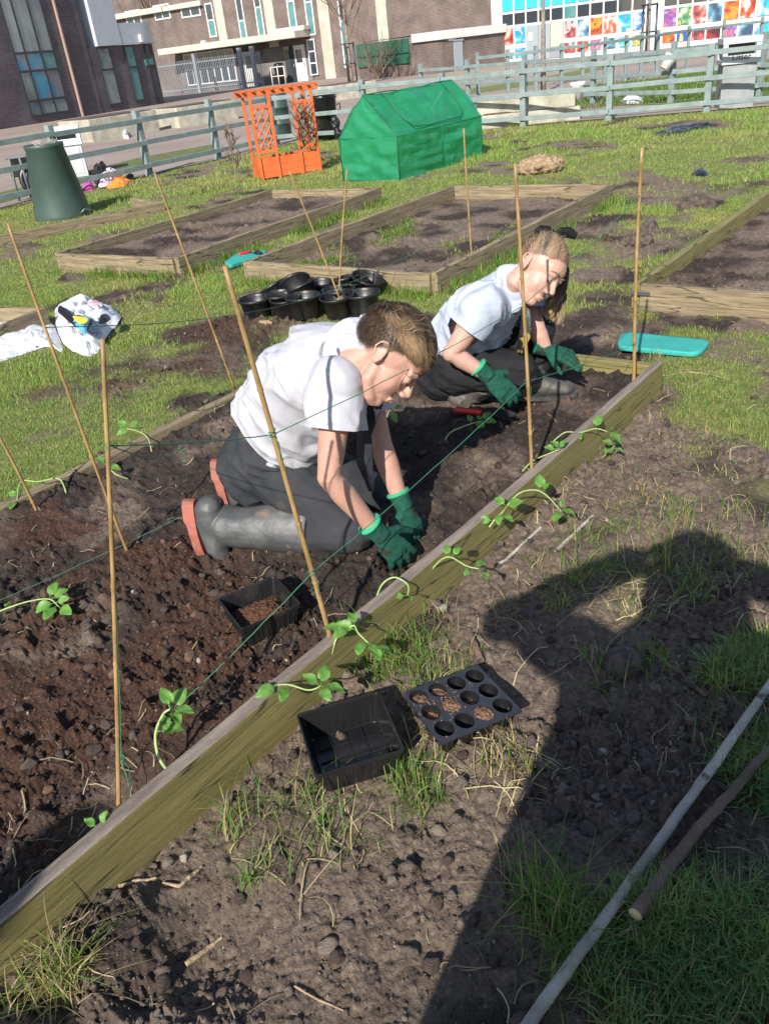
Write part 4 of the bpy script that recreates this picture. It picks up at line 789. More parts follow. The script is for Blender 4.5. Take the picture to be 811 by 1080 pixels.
setp(b.build('black_shoe', M['black_cloth']), 'pair of black shoes at the right end of the clothes heap', 'shoes')

# ================================================================ compost bin, wheelbarrow
p = (G(37, 232)+G(97, 225))/2; cx, cy = p[0], p[1]+.02; e = empty('compost_bin', (cx, cy, 0), 'dark green conical plastic compost bin open at the top', 'compost bin')
b = MB(); b.lathe([(.345, 0), (.35, .02), (.345, .05), (.225, .80), (.235, .81), (.235, .85), (.224, .855), (.218, .84), (.212, .80), (.32, .10)], (cx, cy, 0), 48); b.build('bin_body', M['bin_green'], e)
b = MB(); 
for k in range(60): q = random.uniform(0, 6.28); r_ = random.uniform(0, .17); a_ = random.uniform(0, 6.28); b.tube([(cx+r_*math.cos(q), cy+r_*math.sin(q), .81), (cx+r_*math.cos(q)+.10*math.cos(a_), cy+r_*math.sin(q)+.10*math.sin(a_), .85+random.uniform(0, .05))], .003, 5)
b.ell((cx, cy, .79), (.205, .205, .03)); b.build('garden_waste', M['stick'], e)
b = MB(); b.tube([(cx+.27, cy-.22, .03), (cx+.34, cy-.2, .09), (cx+.42, cy-.16, .06), (cx+.40, cy-.12, .01)], .006, 6); b.build('wire_hoop', M['metal'], e)
p = G(24, 212); e = empty('wheelbarrow', (p[0], p[1], 0), 'grey upturned wheelbarrow standing behind the compost bin', 'wheelbarrow'); M['barrow'] = mat('grey_paint', (.10, .115, .12), .6, (.15, .165, .17), 9)
def PB(x, y, dz): q = Y(x, y, p[1]+dz); return q
b = MB(); ww = .02
for (x0, y0, x1, y1) in ((9, 166, 21, 213), (20, 165, 33, 208), (6, 167, 40, 163), (18, 206, 32, 203)): q0, q1 = PB(x0, y0, 0), PB(x1, y1, 0); b.tube([q0, q1], ww*.9, 8)
b.build('leg_frame', M['barrow'], e)
q = [PB(8, 166, .02), PB(30, 163, .02), PB(36, 183, .35), PB(12, 186, .35)]; b = MB(); b.add(q+[t+np.array([0, .03, -.02]) for t in q], [(0, 1, 2, 3), (7, 6, 5, 4), (0, 4, 5, 1), (1, 5, 6, 2), (2, 6, 7, 3), (3, 7, 4, 0)]); b.build('tray_side', M['barrow'], e, False)
wc = PB(38, 188, .3); rot = np.array(Matrix.Rotation(R(78), 3, 'X') @ Matrix.Rotation(R(15), 3, 'Y')); b = MB(); prof = [(.20+.045*math.cos(t), .045*math.sin(t)) for t in np.linspace(0, 6.283, 13)]; b.lathe(prof, wc, 28, M=rot); w_ = b.build('wheel', M['black_plastic'], e)
b = MB(); b.lathe([(.01, .02), (.05, .03), (.15, .012), (.165, .0), (.15, -.012), (.05, -.03), (.01, -.02)], wc, 24, M=rot); b.build('rim', M['barrow'], w_)

# ================================================================ green mesh greenhouse
A_p = np.array([-.02, 11.28]); B_p = np.array([.67, 10.69]); gw = B_p-A_p; gl = np.array([1.40, 1.38]); W_, L_ = np.linalg.norm(gw), np.linalg.norm(gl); gu = gw/W_; gv = np.array([-gu[1], gu[0]]); gv = gv if np.dot(gv, gl) > 0 else -gv
e = empty('mini_greenhouse', (*A_p, 0), 'green plastic mini greenhouse tent with a zipped roof flap', 'greenhouse')
M['green_film'] = mat('green_film', (.045, .38, .19), .24, (.07, .48, .27), 4, .7, 9, spec=.7, coat=.4)
t_ = M['green_film'].node_tree; pb = t_.nodes['Principled BSDF']; tr = t_.nodes.new('ShaderNodeBsdfTranslucent'); tr.inputs[0].default_value = (.03, .62, .28, 1); mx = t_.nodes.new('ShaderNodeMixShader'); mx.inputs[0].default_value = .46; tp = t_.nodes.new('ShaderNodeBsdfTransparent'); tp.inputs[0].default_value = (.25, .85, .55, 1); mx2 = t_.nodes.new('ShaderNodeMixShader'); mx2.inputs[0].default_value = .36
t_.links.new(pb.outputs[0], mx.inputs[1]); t_.links.new(tr.outputs[0], mx.inputs[2]); t_.links.new(mx.outputs[0], mx2.inputs[1]); t_.links.new(tp.outputs[0], mx2.inputs[2]); t_.links.new(mx2.outputs[0], t_.nodes['Material Output'].inputs[0])
HW, HA = .50, .97
def gp(s, t, z): q = A_p+gu*s*W_+gv*t*L_; return np.array([q[0], q[1], z])
def sheet_grid(corner, nu, nv, amp, name, seed):
    c00, c10, c11, c01 = corner; n_ = np.cross(c10-c00, c01-c00); n_ /= np.linalg.norm(n_); vs = []
    for j in range(nv+1):
        for i in range(nu+1):
            s, t = i/nu, j/nv; p_ = (c00*(1-s)+c10*s)*(1-t)+(c01*(1-s)+c11*s)*t; w_ = min(1, 5*min(s, 1-s, t, 1-t))
            f_ = abs(float(fbm(np.array([s*3+t*1.3]), np.array([t*2.2-s]), 1.6, 4, seed)[0])*2-1)+.6*abs(float(vn(s*2.1+t*7, t*2-s*1.5, seed+2))*2-1)
            sag = -.035*math.sin(math.pi*s)*math.sin(math.pi*t); vs.append(p_+n_*((f_-.5)*2.3*amp*(.3+.7*w_)+((.040*math.sin(math.pi*t)-.022*math.sin(2*math.pi*s)**2) if 'roof' in name else 0)))
    return mk(name, vs, [(j*(nu+1)+i, j*(nu+1)+i+1, (j+1)*(nu+1)+i+1, (j+1)*(nu+1)+i) for j in range(nv) for i in range(nu)], M['green_film'], e)
sheet_grid([gp(1, 0, 0), gp(1, 1, 0), gp(1, 1, HW), gp(1, 0, HW)], 36, 14, .035, 'side_panel', 1); sheet_grid([gp(0, 1, 0), gp(0, 0, 0), gp(0, 0, HW), gp(0, 1, HW)], 36, 14, .035, 'side_panel', 2)
sheet_grid([gp(1, 0, HW), gp(1, 1, HW), gp(.5, 1, HA), gp(.5, 0, HA)], 40, 18, .03, 'roof_panel', 3); sheet_grid([gp(0, 1, HW), gp(0, 0, HW), gp(.5, 0, HA), gp(.5, 1, HA)], 40, 18, .03, 'roof_panel', 4)
def gable(t, seed):
    a = [gp(0, t, 0), gp(1, t, 0), gp(1, t, HW), gp(0, t, HW)]; sheet_grid(a if t == 0 else [a[1], a[0], a[3], a[2]], 18, 14, .03, 'gable_panel', seed)
    b = MB(); n = 12; vs = []
    for j in range(n+1):
        for i in range(n+1): s = .5+(i/n-.5)*(1-j/n); z = HW+(HA-HW)*j/n; q = gp(s, t, z); vs.append(q+np.array([*(-gv*(1-2*t)), 0])*.02*math.sin(i*1.1+j)*(1-j/n)*(0 < i < n))
    b.add(vs, [(j*(n+1)+i, j*(n+1)+i+1, (j+1)*(n+1)+i+1, (j+1)*(n+1)+i) for j in range(n) for i in range(n)]); b.build('gable_panel', M['green_film'], e)
gable(0, 5); gable(1, 6)
M['green_seam'] = mat('green_seam', (.014, .12, .065), .5)
b = MB(); r_ = .007
for s, t0 in ((0, 0), (1, 0), (0, 1), (1, 1)): b.tube([gp(s, t0, 0), gp(s, t0, HW), gp(.5, t0, HA)], r_, 8)
b.tube([gp(.5, t, HA+.018*math.sin(t*9)*math.sin(t*3.14)-.012*math.sin(t*3.14)) for t in np.linspace(0, 1, 20)], r_, 8); b.tube([gp(1, 0, HW), gp(1, 1, HW)], r_*.6, 8); b.tube([gp(0, 0, HW), gp(0, 1, HW)], r_*.7, 8); b.tube([gp(1.004, .5, 0), gp(1.004, .5, HW), gp(.5, .5, HA)], r_*.6, 8); b.build('frame', M['green_seam'], e)
b = MB(); zp = lambda s, t: gp(1-.5*s+.012, t, HW+(HA-HW)*s+.018+.058*math.sin(math.pi*s)-.02*math.sin(2*math.pi*t)**2)
b.tube([zp(.97, .17), zp(.6, .16), zp(.25, .16), zp(.10, .22), zp(.06, .35), zp(.06, .6), zp(.08, .75), zp(.2, .82), zp(.6, .84), zp(.97, .84)], .008, 8); b.build('zip', M['green_seam'], e)
b = MB(); b.tube([gp(1.01, -.0, 0), gp(1.01, 1, 0)], .012, 6); b.tube([gp(0, -.01, 0), gp(1, -.01, 0)], .012, 6); b.build('hem', M['green_seam'], e)

# ================================================================ orange trellis planter
A2 = G(277, 190)[:2]; B2 = G(338, 180)[:2]; ou = (B2-A2)/np.linalg.norm(B2-A2); OL = np.linalg.norm(B2-A2); on_ = np.array([ou[1], -ou[0]]); e = empty('trellis_planter', (*A2, 0), 'orange wooden planter arch with lattice sides on the lawn', 'planter')
# seen partly end-on: two lattice ends joined by a trough and a slatted top
d_in = np.array([.30, .40]); 
def op(s, t, z): q = A2+ou*s*OL+(-on_)*t*.34; return np.array([q[0], q[1], z])
def bar(mb, p, q, w_=.018, h=.018): mb.tube([p, q], [(w_, h)]*2, 4, side=(0.7071*ou[0]-.7071*on_[0], .7071*ou[1]-.7071*on_[1], .001))
H_ = 1.06
b = MB(); ax = np.array([ou[0], ou[1], 0]); ay = np.array([-on_[0], -on_[1], 0])
for t in (0, 1): b.obox(op(.5, t, .15), ax*OL*.5, ay*.012, (0, 0, .13))
for s in (0, 1): b.obox(op(s, .5, .15), ax*.012, ay*.17, (0, 0, .13))
b.obox(op(.5, .5, .04), ax*OL*.49, ay*.16, (0, 0, .012))
for z in (.10, .19): b.obox(op(.5, 0, z)-ay*.0135, ax*OL*.5, ay*.002, (0, 0, .003))
bevel(b.build('trough', M['orange'], e, False), .003, 1)
b = MB(); b.obox(op(.5, .5, .25), ax*OL*.48, ay*.15, (0, 0, .004)); b.build('planting_soil', M['soil'], e, False)
for s0, s1 in ((0, .30), (.70, 1.)):
    b = MB()
    for s in (s0, s1): b.obox(op(s, 0 if s0 == 0 else .0, H_/2)-ay*.018, ax*.02, ay*.016, (0, 0, H_/2)); 
    for z in (.36, .92): b.obox(op((s0+s1)/2, 0, z)-ay*.018, ax*OL*(s1-s0)/2, ay*.013, (0, 0, .022))
    bevel(b.build('lattice_frame', M['orange'], e, False), .003, 1); lt = MB(); n = 5; w0, w1 = s0+.03, s1-.03
    for sg in (1, -1):
        for k in range(-5, 9):
            pts = []
            for q in np.linspace(0, 1, 30):
                s_ = w0+(w1-w0)*q; z = .38+(k*.15)+sg*0+(q if sg > 0 else 1-q)*.30
                if .38 <= z <= .91: pts.append(op(s_, 0, z)-ay*(.018+.006*sg))
            if len(pts) > 2: lt.tube([pts[0], pts[-1]], [(.011, .004)]*2, 4, side=(0, 0, 1))
    lt.build('lattice', M['orange'], e, False)
for s in (.0, 1.): b = MB(); b.obox(op(s, 1, H_/2), ax*.02, ay*.016, (0, 0, H_/2)); bevel(b.build('rear_post', M['orange'], e, False), .003, 1)
b = MB()
for t in (-.05, 1.05): b.obox(op(.5, t, H_+.02), ax*(OL*.5+.1), ay*.014, (0, 0, .03))
bevel(b.build('top_beam', M['orange'], e, False), .004, 1); b = MB()
for k in range(9): b.obox(op(-.1+k*.15, .5, H_+.062), ax*.018, ay*.25, (0, 0, .012))
b.build('top_slat', M['orange'], e, False)
b = MB()
for k in range(70):
    z0 = random.uniform(.3, .75); s_ = random.choice([.72, .78, .86, .95, .7]); p_ = op(s_+random.uniform(-.03, .03), -.1, z0); b.tube([p_, p_+np.array([random.gauss(0, .05), random.gauss(0, .04), .1]), p_+np.array([random.gauss(0, .08), random.gauss(0, .05), .22])], .0035, 5)
    leaf(b, p_, (random.gauss(0, 1), random.gauss(0, 1), random.gauss(0, .6)), .05, .03)
b.build('dry_climber', mat('dry_climber', (.10, .045, .02), .8), e)

# ================================================================ dustbin, barrel, litter bins
p = G(346, 147); e = empty('dustbin', (p[0], p[1], 0), 'black plastic dustbin standing behind the green tent', 'dustbin'); b = MB(); b.lathe([(.001, .01), (.19, .0), (.2, .02), (.245, .72), (.26, .73), (.26, .78), (.25, .785), (.24, .74), (.2, .1), (.001, .05)], (p[0], p[1], 0), 32); b.build('bin_body', M['black_plastic'], e)
b = MB(); b.tube([(p[0]-.25, p[1]-.03, .60), (p[0]-.31, p[1]-.05, .62), (p[0]-.31, p[1]-.05, .52), (p[0]-.25, p[1]-.03, .5)], .012, 8); b.tube([(p[0]+.25, p[1]-.03, .60), (p[0]+.31, p[1]-.05, .62), (p[0]+.31, p[1]-.05, .52), (p[0]+.25, p[1]-.03, .5)], .012, 8); b.build('handle', M['black_plastic'], e)
b = MB(); q = G(356, 148); b.ell((q[0], q[1]-.25, .32), (.09, .06, .13)); b.ell((q[0]+.02, q[1]-.27, .15), (.07, .06, .1)); setp(fuse('rubbish_bag', b, M['black_film'], None, .012, 3, lambda P: (n3(P, 30, 3)-.5)*.05), 'black bag slumped against the black dustbin', 'bag')
p = G(296, 150); b = MB(); b.lathe([(.001, 0), (.21, 0), (.22, .05), (.225, .3), (.24, .31), (.225, .33), (.225, .6), (.24, .61), (.225, .63), (.22, .86), (.2, .88), (.19, .84), (.001, .83)], (p[0], p[1]+.6, 0), 32); setp(b.build('water_butt', M['bin_green']), 'green plastic barrel standing behind the orange trellis', 'barrel')
def litter_bin(p, s, rz, label, c1, c2, text=True):
    e = empty('litter_bin', (p[0], p[1], 0), label, 'litter bin', 'grey litter bins beside the fence'); Mx = np.array(Matrix.Rotation(rz, 3, 'Z')); T = lambda x, y, z: np.array([p[0], p[1], 0])+Mx@np.array([x*s, y*s, z*s]); X, Y_, Z_ = Mx@np.array([1, 0, 0])*s, Mx@np.array([0, 1, 0])*s, np.array([0, 0, 1.])*s
    m1 = mat('bin_shell', c1, .6, tuple(q*1.25 for q in c1), 6, .15); m2 = mat('bin_hood', c2, .6, tuple(q*1.2 for q in c2), 6, .1)
    b = MB(); b.obox(T(0, 0, .33), X*.26, Y_*.26, Z_*.33); b.obox(T(0, -.262, .34), X*.2, Y_*.006, Z_*.26); bevel(b.build('bin_body', m1, e, False), .012, 2)
    b = MB()
    for x in (-.25, .25):
        for y in (-.25, .25): b.obox(T(x, y, .82), X*.04, Y_*.04, Z_*.14)
    b.obox(T(0, 0, 1.0), X*.30, Y_*.30, Z_*.045); b.obox(T(0, 0, .70), X*.295, Y_*.295, Z_*.035); b.obox(T(0, -.27, .76), X*.21, Y_*.02, Z_*.035); b.obox(T(0, .27, .80), X*.21, Y_*.02, Z_*.12); bevel(b.build('hood', m2, e, False), .008, 2)
    b = MB(); b.obox(T(0, 0, .85), X*.2, Y_*.2, Z_*.11); b.build('liner', M['black_plastic'], e, False)
    if text:
        cu = bpy.data.curves.new('lettering', 'FONT'); cu.body = 'Litter'; cu.size = .13*s; cu.extrude = .002; cu.align_x = 'CENTER'; cu.align_y = 'CENTER'; to = bpy.data.objects.new('t', cu); COL.objects.link(to); me = bpy.data.meshes.new_from_object(to.evaluated_get(bpy.context.evaluated_depsgraph_get())); bpy.data.objects.remove(to); me.materials.clear(); me.materials.append(M['dark_metal']); o = bpy.data.objects.new('lettering', me); COL.objects.link(o)
        q = T(0, -.300, .765); o.matrix_basis = Matrix.Translation(V(q)) @ Matrix.Rotation(rz, 4, 'Z') @ Matrix.Rotation(R(90), 4, 'X'); adopt(o, e)
litter_bin(G(773, 113), .98, R(-14), 'weathered grey litter bin behind the fence at right', (.22, .23, .235), (.40, .42, .43))
litter_bin(G(72, 150)*.60+np.array([.0, 0, 0]), .80, R(14), 'white hooded litter bin beyond the fence at left', (.42, .43, .44), (.7, .7, .7), False)

# ================================================================ fences
def fence(pts, hp, rails, label, pr=.05, mt='fence', thin=False):
    e = empty('post_fence', (*pts[0], 0), label, 'fence', 'grey green post and rail fences'); n = len(pts)
    for p in pts:
        b = MB(); d = pts[1]-pts[0]; d = d/np.linalg.norm(d); q = np.array([-d[1], d[0]]); h_ = hp+random.uniform(-.015, .015); b.obox((p[0], p[1], h_/2-.05), (d[0]*pr, d[1]*pr, 0), (q[0]*pr, q[1]*pr, 0), (0, 0, h_/2+.05)); bevel(b.build('post', M[mt], e, False), .006, 1)
    for i in range(n-1):
        d = pts[i+1]-pts[i]; L = np.linalg.norm(d); d = d/L; q = np.array([-d[1], d[0]]); q = q if q[1] < 0 else -q; c = (pts[i]+pts[i+1])/2+q*(pr+.018)
        for z in rails:
            b = MB(); b.obox((c[0], c[1], z+random.uniform(-.008, .008)), (d[0]*(L/2-.002), d[1]*(L/2-.002), random.uniform(-.006, .006)), (q[0]*.016, q[1]*.016, 0), (0, 0, .037)); bevel(b.build('rail', M[mt], e, False), .004, 1)
fl = FENCE_L[0]; fd = FENCE_L[1]-FENCE_L[0]
fence([fl-fd*3, fl-fd*2, fl-fd, fl, fl+fd, fl+fd*2-np.array([0, .03]), CORNER+np.array([.2, -.05])], .98, (.84, .50, .16), 'long grey green fence behind the compost bin, running left to the corner')
fence([CORNER+np.array([.35, .0]), np.array([.5, 16.75]), np.array([1.9, 16.12]), np.array([3.23, 15.56]), np.array([4.53, 14.84]), np.array([6.0, 14.38]), np.array([7.5, 13.75]), np.array([9.0, 13.1])], .98, (.86, .50, .14), 'near grey green fence on the right with thick posts, in front of the grey bin')
q0 = [G(x, y)[:2] for x, y in ((625, 110), (707, 109), (800, 102))]; dd = q0[1]-q0[0]
fence([q0[0]-dd*3.1, q0[0]-dd*2.1, q0[0]-dd*1.05, q0[0], q0[1], q0[2], q0[2]+dd], 1.02, (.86, .52, .2), 'second fence just beyond the near right fence, across the narrow path', .045)
fp = [G(x, y)[:2] for x, y in ((505, 108), (536, 104), (565, 101), (592, 97), (614, 94), (637, 90), (659, 86), (675, 83), (692, 79), (724, 72), (760, 66), (800, 60))]
fence(fp, 1.12, (1.0, .55), 'far thin posted fence along the yard in front of the painted panels', .04)
# concrete planters
def planter(a, b, h, dp, label):
    A, B = G(*a)[:2], G(*b)[:2]; u = (B-A)/np.linalg.norm(B-A); n_ = np.array([-u[1], u[0]]); n_ = n_ if n_[1] > 0 else -n_; L = np.linalg.norm(B-A); e = empty('concrete_planter', (*A, 0), label, 'planter', 'concrete planter blocks in the yard')
    c = (A+B)/2+n_*dp/2; b_ = MB(); b_.obox((*c, h/2), (*(u*L/2), 0), (*(n_*dp/2), 0), (0, 0, h/2)); bevel(b_.build('planter_wall', M['concrete'], e, False), .02, 2)
    b_ = MB(); b_.obox((*c, h+.012), (*(u*(L/2-.1)), 0), (*(n_*(dp/2-.1)), 0), (0, 0, .015)); b_.build('planter_soil', M['soil'], e, False)
planter((99, 150), (169, 138), .58, 1.6, 'long stained concrete planter block behind the left fence'); planter((190, 135), (252, 125), .55, 1.4, 'concrete planter block left of the orange trellis'); planter((350, 107), (398, 100), .5, 1.2, 'concrete planter block seen over the green tent')
A, B = G(498, 138), G(612, 127); d = (B-A)[:2]; 
planter((505, 137), (612, 126), .22, .9, 'lower step of the pale concrete block behind the green tent'); 
u = d/np.linalg.norm(d); n_ = np.array([-u[1], u[0]]); b_ = MB(); c = (A[:2]+B[:2])/2+n_*.55; b_.obox((*c, .36), (*(u*.86), 0), (*(n_*.36), 0), (0, 0, .135)); o = bevel(b_.build('concrete_block', M['concrete'], None, False), .02, 2); setp(o, 'upper concrete block resting on the pale step behind the green tent', 'concrete block')
# small litter and tubs
def tub(px, py, s, lab, tilt=0., zb=0.):
    p = G(px, py, zb); b = MB(); b.lathe([(.001, 0), (.1*s, 0), (.135*s, .24*s), (.15*s, .25*s), (.15*s, .3*s), (.14*s, .3*s), (.13*s, .25*s), (.09*s, .02*s), (.001, .02*s)], n=24); o = b.build('white_tub', mat('white_tub', (.72, .70, .66), .5)); o.matrix_basis = Matrix.Translation((p[0], p[1], zb)) @ Matrix.Rotation(tilt, 4, 'Y'); setp(o, lab, 'tub')
tub(609, 104, .9, 'white plastic tub standing behind the concrete block', 0, .3); tubw = Y(700, 72, 16.45)
tub(700, 72, .8, 'white bucket hooked over the second fence, left of the grey bin', .6, float(tubw[2]))
setp(crumple('paper_scrap', [(655, 106), (664, 101), (678, 103), (676, 108), (660, 109)], .02, .12, 'white_film', None, 3, 41), 'white sheet of plastic on the lawn beyond the path', 'litter')
setp(crumple('paper_scrap', [(130, 146), (134, 141), (137, 146)], .0, .25, 'white_film', None, 3, 43), 'small white scrap in front of the left concrete planter', 'litter')
setp(crumple('black_sheet', [(690, 141), (705, 134), (735, 130), (756, 131), (730, 137), (704, 142)], .01, .06, 'black_film', None, 4, 45), 'torn black plastic sheeting on the soil along the right fence', 'plastic sheet')
setp(crumple('black_sheet', [(728, 183), (738, 178), (747, 181), (742, 185)], .01, .05, 'black_film', None, 6, 47), 'scrap of black plastic on the lawn above the right bed', 'plastic sheet')
setp(crumple('paper_scrap', [(379, 333), (386, 330), (389, 334), (383, 337)], .02, .02, 'white_film', None, 20, 48), 'small white scrap on the grass right of the black pots', 'litter')
# dug clumps
def clump(px, py, w_, h, lab, mt, s=0):
    p = G(px, py); b = MB(); b.ell((p[0], p[1], h*.35), (w_, w_*.75, h*.7), n=20)
    for k in range(7): q = random.uniform(0, 6.28); b.ell((p[0]+w_*.6*math.cos(q), p[1]+w_*.45*math.sin(q), h*random.uniform(.1, .5)), (w_*random.uniform(.25, .45),)*2+(h*random.uniform(.3, .5),), n=12)
    o = fuse('turf_clump', b, mt, None, .012, 2, lambda P: (n3(P, 22, s)-.5)*.09+(n3(P, 60, s+2)-.5)*.04); return setp(o, lab, 'clump of soil')
M['straw_clod'] = mat('straw_clod', (.20, .13, .075), .95, (.40, .29, .17), 40, .9, 60)
clump(569, 181, .27, .17, 'large straw coloured clump of turf beyond the beds', M['straw_clod'], 3); clump(683, 252, .085, .14, 'upright brown clod beside the right bed', M['soil'], 5); clump(672, 260, .09, .08, 'smaller brown clod leaning on the upright one', M['soil'], 6)
clump(733, 222, .16, .11, 'dark rounded clod on soil beyond the right bed corner', M['soil'], 7); clump(281, 346, .05, .05, 'knot of pale dry roots beside the front pots', M['straw_clod'], 8); clump(658, 703, .03, .03, 'fist sized pale clod on dark shaded soil', M['soil'], 9)
clump(712, 955, .055, .045, 'dark mound of crumbly soil beside the brown branch', M['soil'], 10)
# ================================================================ buildings
M['dark_brick'] = brick_mat('dark_brick', (.070, .052, .060), (.11, .084, .096), (.13, .115, .125)); M['red_brick'] = brick_mat('red_brick', (.098, .067, .056), (.150, .100, .084), (.20, .168, .148)); M['ext_brick'] = brick_mat('ext_brick', (.095, .066, .056), (.15, .10, .082), (.19, .16, .145)); M['lower_brick'] = brick_mat('grey_brick', (.12, .105, .10), (.17, .15, .145), (.2, .18, .17))  # the last, greyer brick is for the ground floor wall
M['cladding'] = mat('grey_cladding', (.42, .46, .51), .45, (.47, .51, .56), 1.5, spec=.5); M['white_paint'] = mat('white_paint', (.62, .61, .59), .5, (.55, .54, .52), 3); M['cream'] = mat('cream_render', (.56, .52, .43), .8, (.46, .42, .35), 3); M['upvc'] = mat('white_frame', (.62, .62, .63), .4)
M['glass'] = mat('window_glass', (.035, .045, .055), .06, spec=.9); M['teal_panel'] = mat('teal_panel', (.07, .19, .19), .25, (.11, .25, .245), 2); M['dark_frame'] = mat('dark_window_frame', (.03, .035, .045), .4); M['steel'] = mat('grey_steel', (.23, .25, .28), .5); M['copper'] = mat('copper_pipe', (.35, .24, .20), .5); M['grey_door'] = mat('grey_door', (.27, .31, .33), .5); M['green_mesh'] = mat('green_mesh', (.015, .085, .05), .6, (.03, .13, .08), 30, lo=.45, hi=.55)
M['stone'] = mat('stone_panel', (.50, .46, .38), .8, (.36, .33, .27), 1.4)
M['blind'] = mat('window_blind', (.60, .60, .57), .3)
class Fac:
    """a vertical facade through two ground points; features are placed in metres along it"""
    def __init__(s, p0, p1):
        s.p0 = np.array(p0[:2], float); d = np.array(p1[:2], float)-s.p0; s.L = np.linalg.norm(d); s.u = d/s.L; n = np.array([-s.u[1], s.u[0]]); s.n = n if np.dot(n, -s.p0) > 0 else -n
        nn = s.n if (s.u[0]*s.n[1]-s.u[1]*s.n[0]) > 0 else s.n
        s.mw = Matrix(((s.u[0], s.n[0], 0, s.p0[0]), (s.u[1], s.n[1], 0, s.p0[1]), (0, 0, 1, 0), (0, 0, 0, 1)))
    def uz(s, px, py):                       # photo point -> (along, height) on the facade
        d = ray(px, py); t = np.dot(s.p0-CAM[:2], s.n)/np.dot(d[:2], s.n); P = CAM+d*t; return float(np.dot(P[:2]-s.p0, s.u)), float(P[2])
    def box(s, u0, u1, z0, z1, d0, d1, mt, name, parent, bev=0):
        o = MB().box((min(u0, u1), min(d0, d1), min(z0, z1)), (max(u0, u1), max(d0, d1), max(z0, z1))).build(name, M[mt] if isinstance(mt, str) else mt, None, False, s.mw)
        if bev: bevel(o, bev, 1)
        return adopt(o, parent)
    def rect(s, a, b):                       # photo centre-line bottom/top + px width -> u0,u1,z0,z1
        (x0, y0), (x1, y1), wpx = a, b[:2], b[2]; ub, zb = s.uz(x0, y0); ut, zt_ = s.uz(x1, y1); uc = (ub+ut)/2; w_ = abs(s.uz(x0+wpx/2, y0)[0]-s.uz(x0-wpx/2, y0)[0]); return uc-w_/2, uc+w_/2, zb, zt_
    def window(s, u0, u1, z0, z1, parent, nx=1, nz=1, fr='upvc', gl='glass', ft=.07, name='window', cells=None, d=0.):
        b = MB(); dz0, dz1 = d-.04, d+.05
        zs = np.linspace(z0, z1, nz+1) if not isinstance(nz, (list, tuple)) else [z0+(z1-z0)*q for q in nz]; us = np.linspace(u0, u1, nx+1) if not isinstance(nx, (list, tuple)) else [u0+(u1-u0)*q for q in nx]
        for i, z in enumerate(zs): b.box((u0-ft/2, dz0, z-ft/2), (u1+ft/2, dz1, z+ft/2))
        for x in us:
            for j in range(len(zs)-1): b.box((x-ft/2, dz0, zs[j]+ft/2), (x+ft/2, dz1-.004, zs[j+1]-ft/2))
        f_ = b.build(name, M[fr], None, False, s.mw); adopt(f_, parent); mts = [gl] if cells is None else sorted(set(cells.values()) | {gl}); g = MB()
        for i in range(len(us)-1):
            for j in range(len(zs)-1):
                k = mts.index(cells.get((i, j), gl)) if cells else 0; g.add([(us[i], d+.02, zs[j]), (us[i+1], d+.02, zs[j]), (us[i+1], d+.02, zs[j+1]), (us[i], d+.02, zs[j+1])], [(0, 1, 2, 3)], k)
        g_ = g.build('pane', [M[q] for q in mts], None, False, s.mw); adopt(g_, f_); return f_

# ---- dark brick block at left with the grey clad wing
A = G(0, 136.5); B = G(197, 105); F1 = Fac(A, B); e = empty('school_building', (*A[:2], 0), 'dark brick school block at left with a tall dark framed window and grey cladding', 'building')
uA = F1.uz(-260, 170)[0]; uT = F1.uz(104, 100)[0]; F1.box(-40, uT, -.1, 13, -12, 0, 'dark_brick', 'wall', e)
uR = F1.uz(187, 100)[0]; z0 = F1.uz(145, 46)[1]; z1 = F1.uz(150, 23)[1]; F1.box(uT+.01, uR-2.0, -.1, z0, -10, -.02, 'dark_brick', 'wall', e)
b = MB(); n = 12; vs = []                     # the curved end of the wing
def arc(r_, z, u0=uR-2.0):
    return [(u0+r_*math.sin(k/n*1.571), -.02-2.0-(-1)*(r_*math.cos(k/n*1.571)), z) for k in range(n+1)]
for z in (-.1, z0): vs += arc(2.0, z)
b.add(vs, [(k, k+1, n+1+k+1, n+1+k) for k in range(n)]); adopt(b.build('curved_wall', M['dark_brick'], None, True, F1.mw), e); F1.box(uR-2.0, uR-.01, -.1, z0, -10, -2.03, 'dark_brick', 'wall', e)
b = MB(); vs = []; uP = F1.uz(121, 40)[0]
for z in (z0, z1): vs += [(uP, .10, z)]+arc(2.12, z)+[(uR+.1, -9, z)]
m_ = n+3; b.add(vs, [(k, k+1, m_+k+1, m_+k) for k in range(m_-1)]+[tuple(range(m_, 2*m_))]+[tuple(range(m_-1, -1, -1))]); adopt(b.build('parapet', M['cladding'], None, False, F1.mw), e)
u0 = F1.uz(97, 30)[0]; u1 = F1.uz(123, 30)[0]; zb = F1.uz(110, 48)[1]; F1.box(u0, u1, zb, 14, -2, .12, 'cladding', 'cladding_panel', e, .01)
u0, z00 = F1.uz(35, 127); u1, _ = F1.uz(74, 121); up = F1.uz(57, 108)[0]
M['reflect_a'] = mat('pane_painted_reflection', (.26, .29, .28), .12, (.10, .14, .15), .6, stretch=(1, 1, .6)); M['row_posters'] = mat('pane_mosaic', (.05, .22, .34), .12, (.20, .16, .17), .8, lo=.42, hi=.6, detail=1)  # pale pane colour paints in reflections; blue mosaic pane stands for posters
zq = [F1.uz(60, q)[1] for q in (128, 103, 72, 53, -30)]; zq = [(q-.35)/(10-.35) for q in zq if q > .4]
